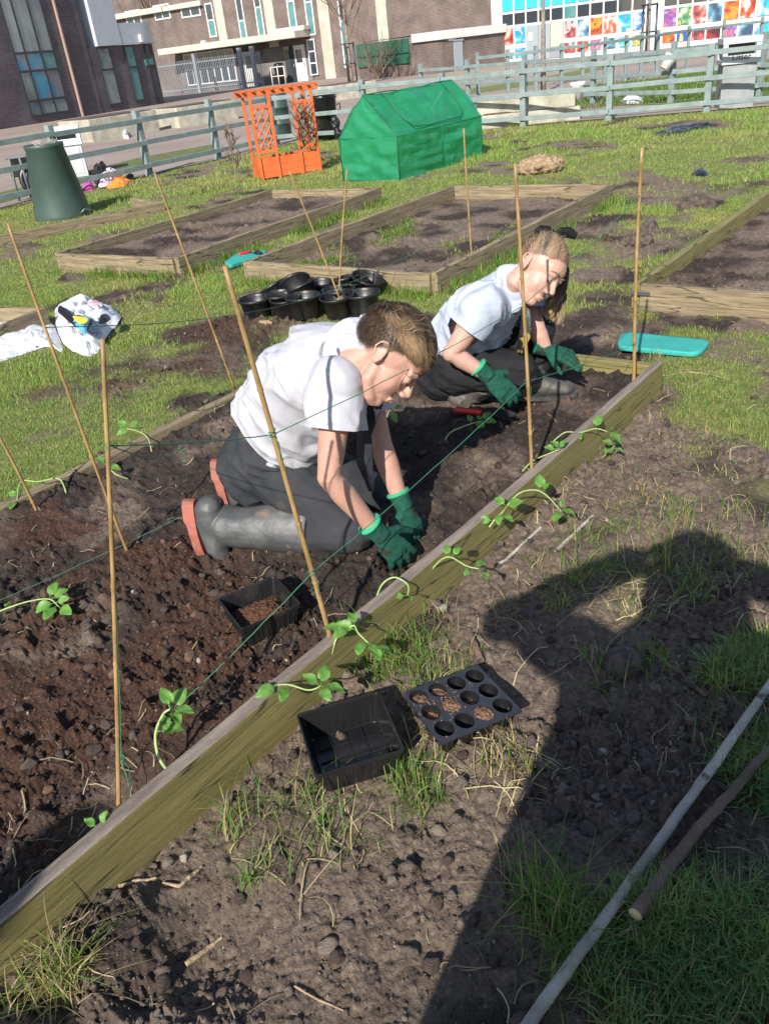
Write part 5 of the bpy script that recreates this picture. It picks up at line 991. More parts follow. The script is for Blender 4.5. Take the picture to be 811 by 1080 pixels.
F1.window(u0, u1, .35, 10, e, [0, .27, .66, 1], [0]+zq[-4:-1]+[.93, 1], 'dark_frame', 'glass', .10, cells={(0, 0): 'reflect_a', (1, 0): 'reflect_a', (2, 0): 'reflect_a', (0, 1): 'reflect_a', (1, 1): 'row_posters', (2, 1): 'row_posters', (0, 2): 'row_posters', (1, 2): 'row_posters', (2, 2): 'teal_panel', (0, 3): 'reflect_a', (1, 3): 'reflect_a', (2, 3): 'reflect_a', (0, 4): 'reflect_a', (1, 4): 'reflect_a', (2, 4): 'reflect_a'})
u = F1.uz(86, 120)[0]; F1.box(u-.07, u+.07, .0, 13, .01, .14, 'copper', 'downpipe', e, .03)
for px0, px1, y, gl in ((116, 129, 113, 'reflect_a'), (144, 153, 109, 'teal_panel'), (170, 182, 103, 'glass')):
    ua = F1.uz(px0, y)[0]; ub = F1.uz(px1, y)[0]; ub = min(ub, uR-2.05) if px0 > 165 else ub; F1.window(ua, ub, .35, z0-.06, e, 1, [0, .62, 1], 'dark_frame', gl, .08, d=-.0)
u, z = F1.uz(157, 65); F1.box(u-.35, u+.35, z-.16, z+.16, 0, .04, 'teal_panel', 'wall_plaque', e); u, z = F1.uz(146, 40); b = MB().box((u-.12, .11, z-.18), (u+.12, .3, z+.18)); adopt(b.build('wall_light', M['white_paint'], None, False, F1.mw), e)

# ---- old three storey block
A = G(187, 99); B = np.array([5.2, 63.0]); A = np.array([-12.3, 74.0]); F2 = Fac(A, B); e = empty('school_building', (*A, 0), 'long red brown brick school block with pale piers, thin windows and a cream canopy', 'building')
F2.box(0, F2.L+12, -.1, 16, -12, 0, 'red_brick', 'wall', e); F2.box(.35, F2.uz(328, 60)[0], -.08, F2.uz(250, 55)[1], .0, .10, 'lower_brick', 'ground_floor_wall', e)
for px, py, wpx in ((238, 45, 8.5), (289, 40, 9.5), (349, 70, 11), (404, 20, 11)):
    u = F2.uz(px, py)[0]; w_ = abs(F2.uz(px+wpx/2, py)[0]-F2.uz(px-wpx/2, py)[0]); zb = F2.uz(px, 49)[1] if px < 300 else 0; F2.box(u-w_/2, u+w_/2, zb, 15.9, .0, .16, 'stone', 'pier', e)
for px, y0, y1, wpx, cells in ((224, 38, 3, 7, 1), (256, 44, -26, 6, 1), (275, 41, -28, 6, 1), (309, 34, -34, 7, 2), (328, 36, -34, 7, 2), (387, 62, -34, 7, 2), (366, 70, -30, 6, 2)):
    u0, u1, z0, z1 = F2.rect((px+(0), y0), (px-.12*(y0-y1)*.7, y1, wpx)); n = max(2, int((z1-z0)/1.35)); F2.window(u0, u1, z0, z1, e, 1, n, 'upvc', 'glass', .09, cells={(0, j): 'teal_panel' for j in range(n) if j % 3 == 0 or (cells == 2 and j % 3 == 1)})
u0, u1, z0, z1 = F2.rect((332, 78), (329, 41, 7)); F2.window(u0, u1, z0, z1, e, 1, 3, 'upvc', 'glass', .08, d=.1)
# canopy
ua = F2.uz(187, 54)[0]; ub = F2.uz(328, 40)[0]; zc = F2.uz(250, 48)[1]; F2.box(ua-.2, ub, zc, zc+.42, .0, 2.0, 'cream', 'canopy', e, .02); F2.box(F2.uz(293, 44)[0], ub+.1, zc+.43, zc+.7, .0, .9, 'cream', 'canopy_cap', e, .02)
u0 = F2.uz(199, 80)[0]; u1 = F2.uz(250, 74)[0]; F2.window(u0, u1, .55, zc-.12, e, 7, 2, 'upvc', 'glass', .10, d=.12)
for px, w_, mt in ((265, 1.0, 'white_paint'), (309, .9, 'glass'), (319, 1.05, 'white_paint')):
    u = F2.uz(px, 75)[0]; d_ = F2.box(u-w_/2, u+w_/2, .02, 2.35, .1, .17, mt, 'door', e, .01); 
    F2.box(u-w_*.25, u+w_*.25, 1.25, 2.05, .17, .19, 'glass', 'door_pane', d_); F2.box(u+w_*.34, u+w_*.4, 1.0, 1.2, .17, .24, 'steel', 'handle', d_)
# side wall going back on the left with the pale fascia
C0 = A; C1 = A+np.array([-9.2, 6.5]); F2b = Fac(C0, C1); zt = F2.uz(187, 4)[1]; F2b.box(.01, F2b.L+20, -.1, zt-.35, -6, -.01, 'red_brick', 'side_wall', e); F2b.box(.02, F2b.L+20, zt-.33, zt+.05, -6, .35, 'cream', 'fascia', e, .02)
for px, py in ((141, 18), (171, 12)): u, z = F2b.uz(px, py); F2b.window(u-.8, u+.8, z-.45, z+.45, e, 2, 1, 'upvc', 'glass', .10)
u, z = F2.uz(201, 10); F2.window(u-.9, u+.9, z-.4, z+.4, e, 2, 1, 'upvc', 'glass', .1); F2.box(.02, F2.uz(214, 5)[0], zt-.33, zt+.0, .0, .3, 'cream', 'fascia', e, .02)
u, z = F2.uz(217, 44); F2.box(u-.2, u+.2, z-.12, z+.12, .0, .35, 'white_paint', 'wall_light', e)
# railings, gate and bin in front of the doors
e = empty('steel_railing', (*(A+F2.n*5), 0), 'grey steel security railing and gate posts in front of the old block', 'railing'); b = MB()
ua = F2.uz(195, 90)[0]; ub = F2.uz(300, 85)[0]; N_ = 60
for k in range(N_+1): u = ua+(ub-ua)*k/N_; b.box((u-.018, 2.6, 0), (u+.018, 2.63, 2.25))
b.box((ua, 2.59, 2.0), (ub, 2.64, 2.06)); b.box((ua, 2.59, .3), (ub, 2.64, .36)); adopt(b.build('bars', M['steel'], None, False, F2.mw), e)
for px in (233, 280, 293): u = F2.uz(px, 85)[0]; adopt(MB().box((u-.12, 2.5, 0), (u+.12, 2.74, 2.6)).build('gate_post', M['steel'], None, False, F2.mw), e)
u = F2.uz(309.5, 85)[0]; b = MB(); b.lathe([(.001, 0), (.3, 0), (.36, 1.15), (.38, 1.2), (.3, 1.35), (.001, 1.4)], (u, 1.6, 0), 20); setp(adopt(b.build('wheeled_bin', M['black_plastic'], None, True, F2.mw), None), 'dark rounded bin standing by the white doors of the old block', 'bin')
u = F2.uz(330, 85)[0]; b = MB()
for dx in (0, .55, 1.1): b.tube([(u+dx, 5, 0), (u+dx, 5, 1.15)], .035, 8)
b.tube([(u, 5, 1.15), (u+1.1, 5, 1.15)], .035, 8); b.tube([(u, 5, .6), (u+1.1, 5, .6)], .03, 8); setp(b.build('entrance_rail', M['white_paint'], None, True, F2.mw), 'white handrail beside the entrance doors of the old block', 'handrail')
# lamp post / sign on a stake
q = G(208, 103); e = MB(); e.tube([(q[0], q[1]-20, 0), (q[0], q[1]-20, 1.2)], .03, 8); 

# ---- brick extension with white fascia
C = G(468, 76.5)[:2]; Lp = np.array([1.6, 55.5]); Rp = G(531, 67.5)[:2]; e = empty('school_extension', (*C, 0), 'low brick extension with a white fascia, grey door and green mesh', 'building')
Fl = Fac(C, Lp); Fr = Fac(C, Rp); z1 = Fr.uz(490, 29)[1]; th = .42
Fl.box(0, Fl.L, -.1, z1-th, -.3, 0, 'ext_brick', 'wall', e); Fr.box(.01, Fr.L+.3, -.1, z1-th, -.3, 0, 'ext_brick', 'wall', e)
uf = Fl.uz(435, 33)[0]; Fl.box(-.12, uf, z1-th+.01, z1, -.3, .14, 'white_paint', 'fascia', e, .01); Fr.box(.16, Fr.L+.3, z1-th+.01, z1, -.3, .14, 'white_paint', 'fascia', e, .01)
b = MB(); b.add([(*C, z1-.05), (*Lp, z1-.05), (*(Lp+(Rp-C)), z1-.05), (*Rp, z1-.05)], [(0, 1, 2, 3)]); b.build('flat_roof', M['steel'], e, False)
u0 = Fl.uz(432, 50)[0]; Fl.box(u0, Fl.L-.05, z1-1.35, z1-.15, .02, .10, 'green_mesh', 'mesh_panel', e); Fl.box(u0, Fl.L-.05, z1-.85, z1-.80, .10, .16, 'bin_green', 'mesh_rail', e)
u0, u1, z0, zz_ = Fr.rect((485, 74), (481.5, 43, 9)); Fr.box(u0, u1, .02, zz_, .0, .05, 'grey_door', 'door', e, .005); Fr.box(u0-.07, u1+.07, zz_+.01, zz_+.1, .0, .08, 'steel', 'door_frame', e); u, z = Fr.uz(476, 39); Fr.box(u-.25, u+.25, z-.15, z+.15, .0, .04, 'white_paint', 'wall_sign', e)
# taller dark wall behind the extension
A = np.array([5.0, 64.0]); B = np.array([14.5, 62.0]); F4 = Fac(A, B); e = empty('rear_block', (*A, 0), 'darker brown brick block rising behind the low extension', 'building'); F4.box(-3, F4.L+3, -.1, 12, -8, 0, 'ext_brick', 'wall', e)
for px, py in ((481, 11), (504, 11)): u, z = F4.uz(px, py); F4.window(u-.75, u+.75, z-.6, z+.6, e, 1, 1, 'steel', 'glass', .1)
u0, u1, z0, z1_ = F4.rect((455, 21), (453, -10, 6)); F4.window(u0, u1, z0, z1_, e, 1, 2, 'upvc', 'teal_panel', .08); u = F4.uz(512, 5)[0]; F4.box(u-.25, u+.35, 3, 11, .0, .5, 'stone', 'pier', e)

# ---- white building with rows of painted panels
A = G(530, 67.5)[:2]; d = ray(811, 41); B = np.array([d[0]/d[1]*44.5, 44.5]); F5 = Fac(A, B); e = empty('mural_building', (*A, 0), 'white framed building covered in rows of bright picture panels', 'building')
F5.box(-.6, F5.L+10, -.1, 12, -9, 0, 'upvc', 'wall', e)
cols = [529.8, 542.4, 555, 568, 581, 594.3, 608, 622, 636, 650.8, 666, 681]; cols2 = [698.6, 713.7, 729.3, 745.3, 762, 779.5, 797, 815, 834]
pal = [((.02, .35, .62), (.05, .6, .75), (.75, .8, .85)), ((.45, .04, .03), (.75, .15, .06), (.1, .02, .03)), ((.8, .16, .03), (.9, .4, .05), (.4, .05, .03)), ((.10, .3, .45), (.5, .6, .65), (.05, .1, .2)), ((.65, .1, .08), (.85, .75, .68), (.15, .05, .08)), ((.05, .25, .12), (.25, .5, .2), (.7, .6, .2)), ((.25, .1, .4), (.6, .5, .75), (.8, .2, .3)), ((.03, .12, .45), (.1, .35, .75), (.8, .7, .2))]
def pic(k):
    c = pal[k % len(pal)]; mt = bpy.data.materials.new('picture_panel'); mt.use_nodes = True; t = mt.node_tree; b = t.nodes['Principled BSDF']; b.inputs['Roughness'].default_value = .5; L = t.links.new
    tc = t.nodes.new('ShaderNodeTexCoord'); mp = t.nodes.new('ShaderNodeMapping'); mp.inputs['Location'].default_value = (k*3.7, k*1.3, k*2.1); L(tc.outputs['Object'], mp.inputs[0]); n = t.nodes.new('ShaderNodeTexNoise'); n.inputs['Scale'].default_value = 1.3+.3*(k % 3); n.inputs['Detail'].default_value = 4; n.inputs['Distortion'].default_value = .5; L(mp.outputs[0], n.inputs['Vector'])
    r = t.nodes.new('ShaderNodeValToRGB'); r.color_ramp.interpolation = 'EASE'; el = r.color_ramp.elements; el.new(.5); el.new(.58)
    for q, (p_, cc_) in zip(el, ((.36, c[2]), (.46, c[0]), (.54, c[1]), (.64, (.85, .8, .72) if k % 2 else c[2]))): q.position = p_; q.color = (*[w_*.62 for w_ in cc_], 1)
    L(n.outputs['Fac'], r.inputs[0]); L(r.outputs[0], b.inputs['Base Color']); return mt
PIC = [pic(k) for k in range(16)]
M['blue_panel'] = mat('blue_picture', (.03, .42, .72), .5, (.12, .2, .35), 1.6, lo=.5, hi=.62)
def zrow(px, y): return F5.uz(px, y)[1]
zr = [zrow(536, 62.5), zrow(536, 50), zrow(536, 47), zrow(536, 28), zrow(536, 27), zrow(536, 13.2), zrow(536, 12.3), zrow(536, -8)]
ref = 45
k = 0
for cs in (cols, cols2):
    for i in range(len(cs)-1):
        u0 = F5.uz(cs[i], ref-.12*(cs[i]-530))[0]+.05; u1 = F5.uz(cs[i+1], ref-.12*(cs[i]-530))[0]-.05; g = .05; cx = (cs[i]+cs[i+1])/2; door = cs is cols and i in (2, 3, 4)
        if door:
            F5.box(u0-.04, u1+.04, .1, zr[3]-g, .0, .06, 'grey_door' if i < 4 else 'steel', 'door', e)
            if i == 4: F5.box(u0, u1, zr[2]-.3, zr[3]-g*2, .06, .09, mat('yellow_notice', (.75, .68, .35), .5), 'notice_board', e)
        else:
            F5.box(u0, u1, zr[0]+g, zr[1]-g, .0, .05, PIC[(k*5+3) % 16], 'picture_panel', e); F5.box(u0, u1, zr[2]+g, zr[3]-g, .0, .05, PIC[(k*7+1) % 16], 'picture_panel', e)
        F5.box(u0, u1, zr[4]+g, zr[5]-g, .0, .05, 'teal_panel' if (cs is cols and i == 5) else 'glass', 'window_pane', e); F5.box(u0, u1, zr[6]+g, zr[7]-g, .0, .05, 'blue_panel' if cs is cols else PIC[(k*3) % 16], 'picture_panel', e); k += 1
u, z = F5.uz(560, 38); F5.box(u-.12, u+.12, z-.2, z+.2, .06, .09, 'upvc', 'door_notice', e)

# ================================================================ bare trees
M['bark'] = mat('bark', (.16, .12, .09), .9, (.30, .25, .20), 10, .4, 40); M['twig'] = mat('twig_bark', (.17, .125, .095), .9)
def tree(x, y, h, r, spread, n1, label, guard=False, fork=.35, lean=(0, 0)):
    e = empty('bare_tree', (x, y, 0), label, 'tree', 'young leafless trees in the yard'); rs = random.Random(int(x*100)); b = MB(); P = [np.array([x+lean[0]*s*h+rs.gauss(0, .012)*h*s*.2, y+lean[1]*s*h, h*s]) for s in np.linspace(0, 1, 12)]
    b.tube(P, [r*(1-.85*i/11) for i in range(12)], 8); b.build('trunk', M['bark'], e); c = MB()
    def grow(p, d, L, rr_, lv):
        d = d/np.linalg.norm(d); pts = [p]; n = 5
        for i in range(n): d = d+np.array([rs.gauss(0, .10), rs.gauss(0, .10), .07]); d /= np.linalg.norm(d); pts.append(pts[-1]+d*L/n)
        c.tube(pts, [max(rr_*(1-.75*i/n), .006) for i in range(n+1)], 4 if lv else 5, cap=False)
        if lv < 2:
            for k in range(4 if lv == 0 else 3): q = rs.randint(1, n); a = np.array([rs.gauss(0, 1), rs.gauss(0, 1), rs.uniform(-.1, .9)]); grow(pts[q], d*.8+a*.65, L*rs.uniform(.45, .7), rr_*.55, lv+1)
    for k in range(n1):
        s = fork+(1-fork)*k/n1; i = min(int(s*11), 10); a = k*2.4; grow(P[i], np.array([math.cos(a)*spread, math.sin(a)*spread, .75]), h*.34*(1.25-s), r*.42*(1.3-s), 0)
    c.build('crown', M['twig'], e)
    if guard:
        g = MB()
        for a in range(3): q = a*2.09; g.tube([(x+.28*math.cos(q), y+.28*math.sin(q), 0), (x+.28*math.cos(q), y+.28*math.sin(q), 1.9)], .04, 6)
        for z in (1.0, 1.85): g.tube([(x+.28*math.cos(t), y+.28*math.sin(t), z) for t in np.linspace(0, 6.283, 13)], .03, 5)
        g.build('tree_guard', M['dark_frame'], e)
t1 = G(371, 88); tree(t1[0]*.92, t1[1]*.92, 7.2, .11, .55, 22, 'bare young tree in a stake guard before the old block', True, .3)
t2 = G(573, 98); tree(t2[0], t2[1], 4.6, .075, .5, 12, 'thin pale trunk bare tree before the picture panels, beside the grey doors', False, .5)
t3 = G(682, 66); tree(t3[0], t3[1], 5.2, .09, .45, 13, 'bare young tree in a guard beside the white pillar of the panel building', True, .38)
t4 = G(28+222, 192); tree(t4[0], t4[1], .75, .006, .5, 7, 'tiny bare sapling on the lawn left of the orange trellis', False, .25)
# bare shrub against the extension
rs = random.Random(4); q = Fl.p0+Fl.u*(Fl.uz(412, 75)[0])+Fl.n*1.0; c = MB()
for k in range(26):
    d = np.array([rs.gauss(0, .5), rs.gauss(0, .3), 1.0]); pts = [np.array([q[0], q[1], 0])]
    for i in range(5): d = d+np.array([rs.gauss(0, .25), rs.gauss(0, .2), 0]); d /= np.linalg.norm(d); pts.append(pts[-1]+d*rs.uniform(.3, .5))
    c.tube(pts, [.03-.004*i for i in range(6)], 4, cap=False)
    for i in (2, 3, 4): a = d+np.array([rs.gauss(0, .7), rs.gauss(0, .5), .2]); c.tube([pts[i], pts[i]+a*.35, pts[i]+a*.65+np.array([0, 0, .1])], .01, 4, cap=False)
setp(c.build('bare_shrub', M['twig']), 'bare leafless shrub against the brick extension wall', 'shrub')
e = empty('rear_block', (-30, 100, 0), 'distant brick block with a pale roof edge behind the old block at top left', 'building'); F6 = Fac(np.array([-42., 104.]), np.array([-12., 98.])); F6.box(0, F6.L, -.1, 9.2, -8, 0, 'ext_brick', 'wall', e); F6.box(-.3, F6.L+.3, 9.21, 9.9, -8.3, .4, 'cream', 'roof', e)
# wooded bank behind the old block, a sliver at the top left
tree(-16.5, 92, 11, .3, .6, 20, 'large bare tree rising behind the old block at top left', False, .2)
# ================================================================ people
def skin_mat(name, col, col2):
    return mat(name, col, .5, col2, 18, .08, 220, spec=.4, sss=.12, lo=.3, hi=.7)
M['skin_boy'] = skin_mat('fair_skin', (.44, .225, .165), (.47, .285, .225)); M['skin_girl'] = skin_mat('pale_skin', (.45, .255, .195), (.50, .305, .24))
def cloth(name, c, c2, rough=.85, b=.35, bs=420, spec=.2, speck=None): return mat(name, c, rough, c2, 6, b, bs, spec=spec, speck=speck)
M['shirt'] = cloth('white_shirt', (.47, .47, .512), (.53, .53, .57)); M['shirt_blue'] = cloth('pale_shirt', (.42, .465, .57), (.47, .515, .61))
for k_ in ('shirt', 'shirt_blue'):
    t_ = M[k_].node_tree; tr = t_.nodes.new('ShaderNodeBsdfTranslucent'); tr.inputs[0].default_value = (.6, .6, .66, 1); mx = t_.nodes.new('ShaderNodeMixShader'); mx.inputs[0].default_value = .12
    t_.links.new(t_.nodes['Principled BSDF'].outputs[0], mx.inputs[1]); t_.links.new(tr.outputs[0], mx.inputs[2]); t_.links.new(mx.outputs[0], t_.nodes['Material Output'].inputs[0])
M['trousers'] = cloth('charcoal_trousers', (.026, .028, .032), (.045, .047, .052), speck=(9, .37, (.085, .07, .058))); M['trousers_dark'] = cloth('black_trousers', (.012, .012, .014), (.022, .022, .025))
M['tie'] = mat('dark_tie', (.012, .013, .02), .5, (.03, .03, .04), 30); M['boot'] = mat('wellington_rubber', (.05, .053, .055), .52, (.13, .126, .12), 8, .12, 60, lo=.42, hi=.72, speck=(11, .36, (.16, .12, .085))); M['boot_grey'] = mat('muddy_grey_boot', (.035, .036, .036), .55, (.115, .10, .085), 9, .2, 60)
M['sole'] = mat('salmon_sole', (.31, .078, .052), .7, (.22, .10, .078), 16, .25, 50, lo=.4, hi=.7); M['glove'] = mat('green_knit_glove', (.010, .070, .046), .9, (.020, .105, .072), 40, .5, 500, spec=.2, speck=(28, .42, (.035, .04, .028))); M['cuff'] = mat('bright_green_cuff', (.03, .33, .17), .85, bump=.3, bscale=400); M['glove_dirty'] = M['glove']
M['lash'] = mat('dark_lash', (.03, .02, .015), .7); M['lip'] = mat('lip', (.50, .22, .19), .5)
nrm = lambda a: np.array(a, float)/np.linalg.norm(a)
def frame3(f, u):
    f = nrm(f); u = np.array(u, float); u = nrm(u-f*np.dot(u, f)); return np.stack([f, np.cross(u, f), u], 1)
def head_pieces(mb, C, A, k):
    T = lambda x, y, z: C+A@(np.array([x, y, z])*k)
    E_ = lambda c, r, M_=None: mb.ell(T(*c), np.array(r)*k, A if M_ is None else A@M_, 18)
    E_((-.012, 0, .03), (.097, .077, .088)); E_((.030, 0, -.030), (.060, .060, .075)); E_((.035, 0, .035), (.056, .062, .05)); E_((.02, 0, -.058), (.055, .050, .046)); E_((.066, 0, -.096), (.022, .024, .019)); E_((.050, 0, -.068), (.038, .037, .037))
    for s in (1, -1):
        mb.tube([T(.002, s*.046, -.035), T(.014, s*.045, -.075), T(.05, s*.028, -.100), T(.068, s*.008, -.106)], [.018*k, .018*k, .016*k, .014*k], 10)
        E_((.046, s*.034, -.036), (.028, .022, .036)); mb.tube([T(.078, s*.012, .016), T(.080, s*.032, .021), T(.066, s*.052, .014)], [.011*k, .011*k, .009*k], 8)
        E_((.074, s*.032, -.002), (.0135, .015, .0125))                                  # closed lids over the eyes
        E_((.098, s*.011, -.036), (.011, .008, .008))
        B_ = np.array(Matrix.Rotation(-.25, 3, 'Y') @ Matrix.Rotation(s*.35, 3, 'Z'))
        mb.lathe([(.001, 0.), (.012, .0), (.021, .004), (.023, .009), (.018, .011), (.011, .004), (.001, .003)], (0, 0, 0), 18)     # ear shell, placed below
        n = 18*7; ev = mb.v[-n:]
        for i in range(n):
            x, y, z = ev[i]; q = B_@np.array([x*.72, s*(z*1.0+.0), y*1.35]); mb.v[len(mb.v)-n+i] = tuple(T(-.014+q[0], s*.070+q[1], -.008+q[2]))
        if s < 0: pass
        mb.ell(T(-.018, s*.076, -.006), np.array((.013, .007, .025))*k, A@B_, 14); mb.ell(T(-.008, s*.074, -.030), np.array((.007, .006, .009))*k, A, 10)
        mb.tube([T(-.008, s*.076, .012), T(-.02, s*.083, .022), T(-.034, s*.085, .012), T(-.036, s*.084, -.006), T(-.024, s*.080, -.024)], [.004*k]*5, 8)
    mb.tube([T(.082, 0, .014), T(.094, 0, -.006), T(.106, 0, -.026), T(.109, 0, -.034)], [.009*k, .009*k, .0115*k, .011*k], 12)
    mb.tube([T(.088, -.02, -.0665), T(.0935, -.008, -.0625), T(.0935, .008, -.0625), T(.088, .02, -.0665)], [.003*k, .0048*k, .0048*k, .003*k], 8)
    mb.tube([T(.086, -.018, -.0745), T(.0915, 0, -.0775), T(.086, .018, -.0745)], [.003*k, .005*k, .003*k], 8)
    return T
def face_details(T, k, parent, brow):
    for s in (1, -1):
        b = MB(); b.tube([T(.0895, s*.014, .028), T(.091, s*.028, .0345), T(.080, s*.046, .031), T(.070, s*.055, .024)], [(.0016*k, .0034*k), (.002*k, .004*k), (.0016*k, .0035*k), .001*k], 8)
        b.build('eyebrow', brow, parent)
    for s in (1, -1):
        b = MB(); b.tube([T(.0845, s*.019, -.008), T(.0885, s*.032, -.0105), T(.081, s*.046, -.007)], [.0009*k, .0017*k, .0012*k], 8)
        b.build('eyelash', M['lash'], parent)
    b = MB(); b.tube([T(.0935, -.017, -.070), T(.0975, -.006, -.0695), T(.0975, .006, -.0695), T(.0935, .017, -.070)], [(.0008*k, .003*k), (.001*k, .006*k), (.001*k, .006*k), (.0008*k, .003*k)], 8); b.build('lips', M['lip'], parent)
def strands(name, p, d, ln, C, A, k, cols, parent, width=.0015, seg=6, grav=None, lift=.004, stiff=.5, extra=None, bend=.0, clump=None, ws=None, cw=None):
    """hair: roots p and start directions d in head coordinates, hugging the skull"""
    c0 = np.array([-.012, 0, .03]); rad = np.array([.100, .080, .091])
    n = len(p); q = p.copy(); path = [q.copy()]; g = np.zeros(3) if grav is None else np.array(grav)
    cv = rng.normal(0, bend, (n, 3))
    for s in range(seg):
        nm = (q-c0)/rad**2; nm /= np.linalg.norm(nm, axis=1, keepdims=True); dt = d-nm*np.sum(d*nm, 1, keepdims=True)*(.85 if s else .5); dt = dt+g[None]*(s/seg)+cv*(s/seg); dt /= np.linalg.norm(dt, axis=1, keepdims=True)+1e-9
        q = q+dt*(ln/seg)[:, None]; e_ = np.sqrt(np.sum(((q-c0)/rad)**2, 1)); want = 1.0+lift/.085*math.sin(min(1, (s+1)/seg)*1.9)*rng.uniform(.3, 1.2, n); f_ = np.where(e_ < want, want/e_, 1); q = c0+(q-c0)*f_[:, None]; d = dt*stiff+d*(1-stiff); path.append(q.copy())
    if extra is not None: path = extra(path)
    P = np.stack(path, 1)
    if clump:                               # neighbouring hairs gather into locks
        g_ = rng.choice(n, clump[0], False); gi = np.argmin(((p[:, None, :]-p[g_][None])**2).sum(-1), 1) if n*clump[0] < 9e6 else np.concatenate([np.argmin(((c[:, None, :]-p[g_][None])**2).sum(-1), 1) for c in np.array_split(p, 12)])
        t_ = (np.linspace(0, 1, P.shape[1])**.8)[None, :, None]*clump[1]*rng.uniform(.5, 1.1, (n, 1, 1))*(1 if cw is None else cw[:, None, None]); P = P*(1-t_)+(P[g_][gi]+(p-p[g_][gi])[:, None, :]*.25)*t_
    P = P*k; P = P@A.T+C; T_ = np.gradient(P, axis=1); up = (P-C)/(np.linalg.norm(P-C, axis=2, keepdims=True)+1e-9); sd_ = np.cross(T_, up); sd_ /= np.linalg.norm(sd_, axis=2, keepdims=True)+1e-9
    S = P.shape[1]; w_ = (width*k*np.concatenate([np.ones(S-2), [.75, .2]]))[None, :, None]*rng.uniform(.6, 1.3, (n, 1, 1))*(1 if ws is None else ws[:, None, None]); VV = np.stack([P-sd_*w_*.5, P+sd_*w_*.5], 2).reshape(-1, 3)
    tl = []
    for s in range(S-1): tl += [(2*s, 2*s+1, 2*s+3), (2*s, 2*s+3, 2*s+2)]
    T3 = (np.array(tl)[None]+(np.arange(n)*2*S)[:, None, None]).reshape(-1, 3)
    return VV, T3, (np.repeat(cols, 2*S, 0) if cols.ndim == 2 else cols.reshape(-1, 3))
def thr(v, zmin): return np.interp(v[:, 0], [-1, -.5, -.1, .25, .55, .8, 1], zmin)
def skull_pts(n, zmin, off=.0015):
    out = []; tot = 0
    while tot < n:
        v = rng.normal(0, 1, (n, 3)); v /= np.linalg.norm(v, axis=1, keepdims=True); kx = np.interp(v[:, 0], [-1, -.5, -.1, .25, .55, .8, 1], zmin)+.14*(vn(np.arctan2(v[:, 1], v[:, 0])*4+30, v[:, 0]*0, 3)-.5); k_ = v[:, 2] > kx+rng.normal(0, .05, n); out.append(v[k_]); tot += k_.sum()
    v = np.concatenate(out)[:n]; return np.array([-.012, 0, .03])+v*(np.array([.097, .077, .088])+off), v
def cap(C, A, k, zmin, mt, parent, off=.003, name='hair_base'):
    N = 44; vs = []; fs = []; ok = {}
    for i in range(N//2+1):
        for j in range(N):
            a = math.pi*i/(N/2); b = 2*math.pi*j/N; v = np.array([math.sin(a)*math.cos(b), math.sin(a)*math.sin(b), math.cos(a)]); ok[(i, j)] = v[2] > np.interp(v[0], [-1, -.5, -.1, .25, .55, .8, 1], zmin)
            vs.append(C+A@((np.array([-.012, 0, .03])+v*(np.array([.097, .077, .088])+off))*k))
    for i in range(N//2):
        for j in range(N):
            if ok[(i, j)] and ok[(i+1, j)] and ok[(i, (j+1) % N)]: fs.append((i*N+j, (i+1)*N+j, (i+1)*N+(j+1) % N, i*N+(j+1) % N))
    return mk(name, vs, fs, mt, parent)
def hand_pieces(mb, W, d, n, thumb, k=1., curl=.5, splay=.12, tcurl=.3, fcurl=None):
    """W wrist, d along the hand, n back-of-hand normal, thumb +1/-1 side"""
    d = nrm(d); n = np.array(n, float); n = nrm(n-d*np.dot(n, d)); s = np.cross(d, n)*thumb
    mb.tube([W-d*.02*k, W+d*.015*k, W+d*.045*k, W+d*.080*k, W+d*.092*k], [(.026*k, .021*k), (.030*k, .020*k), (.038*k, .018*k), (.040*k, .0155*k), (.036*k, .012*k)], 16, side=s)
    L_ = (.068, .076, .070, .054); R_ = (.0102, .0105, .0102, .0092)
    for i, o in enumerate((.030, .010, -.010, -.029)):
        B = W+d*(.084-.006*abs(i-1.3))*k+s*o*k; a = 0; q = B-d*.012*k; pts = [q, B]; dd = nrm(d+s*(1.3-i)*splay); c_ = curl if fcurl is None else fcurl[i]
        for j, fr in enumerate((.42, .33, .25)):
            a += c_*(.8 if j == 0 else 1.0); v = dd*math.cos(a)-n*math.sin(a); q = pts[-1]+v*L_[i]*fr*k*1.08; pts.append(q)
        r = R_[i]*k; mb.tube(pts, [r*1.1, r*1.12, r*1.04, r*.98, r*.80], 10); mb.ell(pts[-1], (r*.85,)*3, n=8)
    B = W+d*.022*k+s*.026*k; v1 = nrm(s*.75+d*.65-n*.25); p1 = B+v1*.036*k; v2 = nrm(v1*math.cos(tcurl)+d*.55-n*.2); p2 = p1+v2*.03*k; v3 = nrm(v2+d*.35-n*.2); p3 = p2+v3*.022*k
    mb.tube([B-v1*.015*k, B, p1, p2, p3], [.014*k, .0145*k, .0125*k, .0112*k, .0085*k], 10); mb.ell(p3, (.009*k,)*3, n=8)
def glove(W, d, n, thumb, parent, k, label=None, **kw):
    b = MB(); d = nrm(d); hand_pieces(b, W, d, n, thumb, k, **kw); b.tube([W-d*.045*k, W-d*.02*k, W+d*.01*k], [.033*k, .029*k, .028*k], 14)
    g = fuse('glove', b, M['glove'], parent, .0035, 3, lambda P: (n3(P, 90, 3)-.5)*.004); c = MB(); c.tube([W-d*.050*k, W-d*.046*k, W-d*.041*k, W-d*.038*k], [.0335*k, .0365*k, .0362*k, .033*k], 18); c.build('cuff', M['cuff'], g); return g
def limb(mb, pts, rad, n=16): mb.tube(pts, rad, n); [mb.ell(p, (r if not isinstance(r, tuple) else min(r),)*3, n=12) for p, r in zip(pts, rad)]
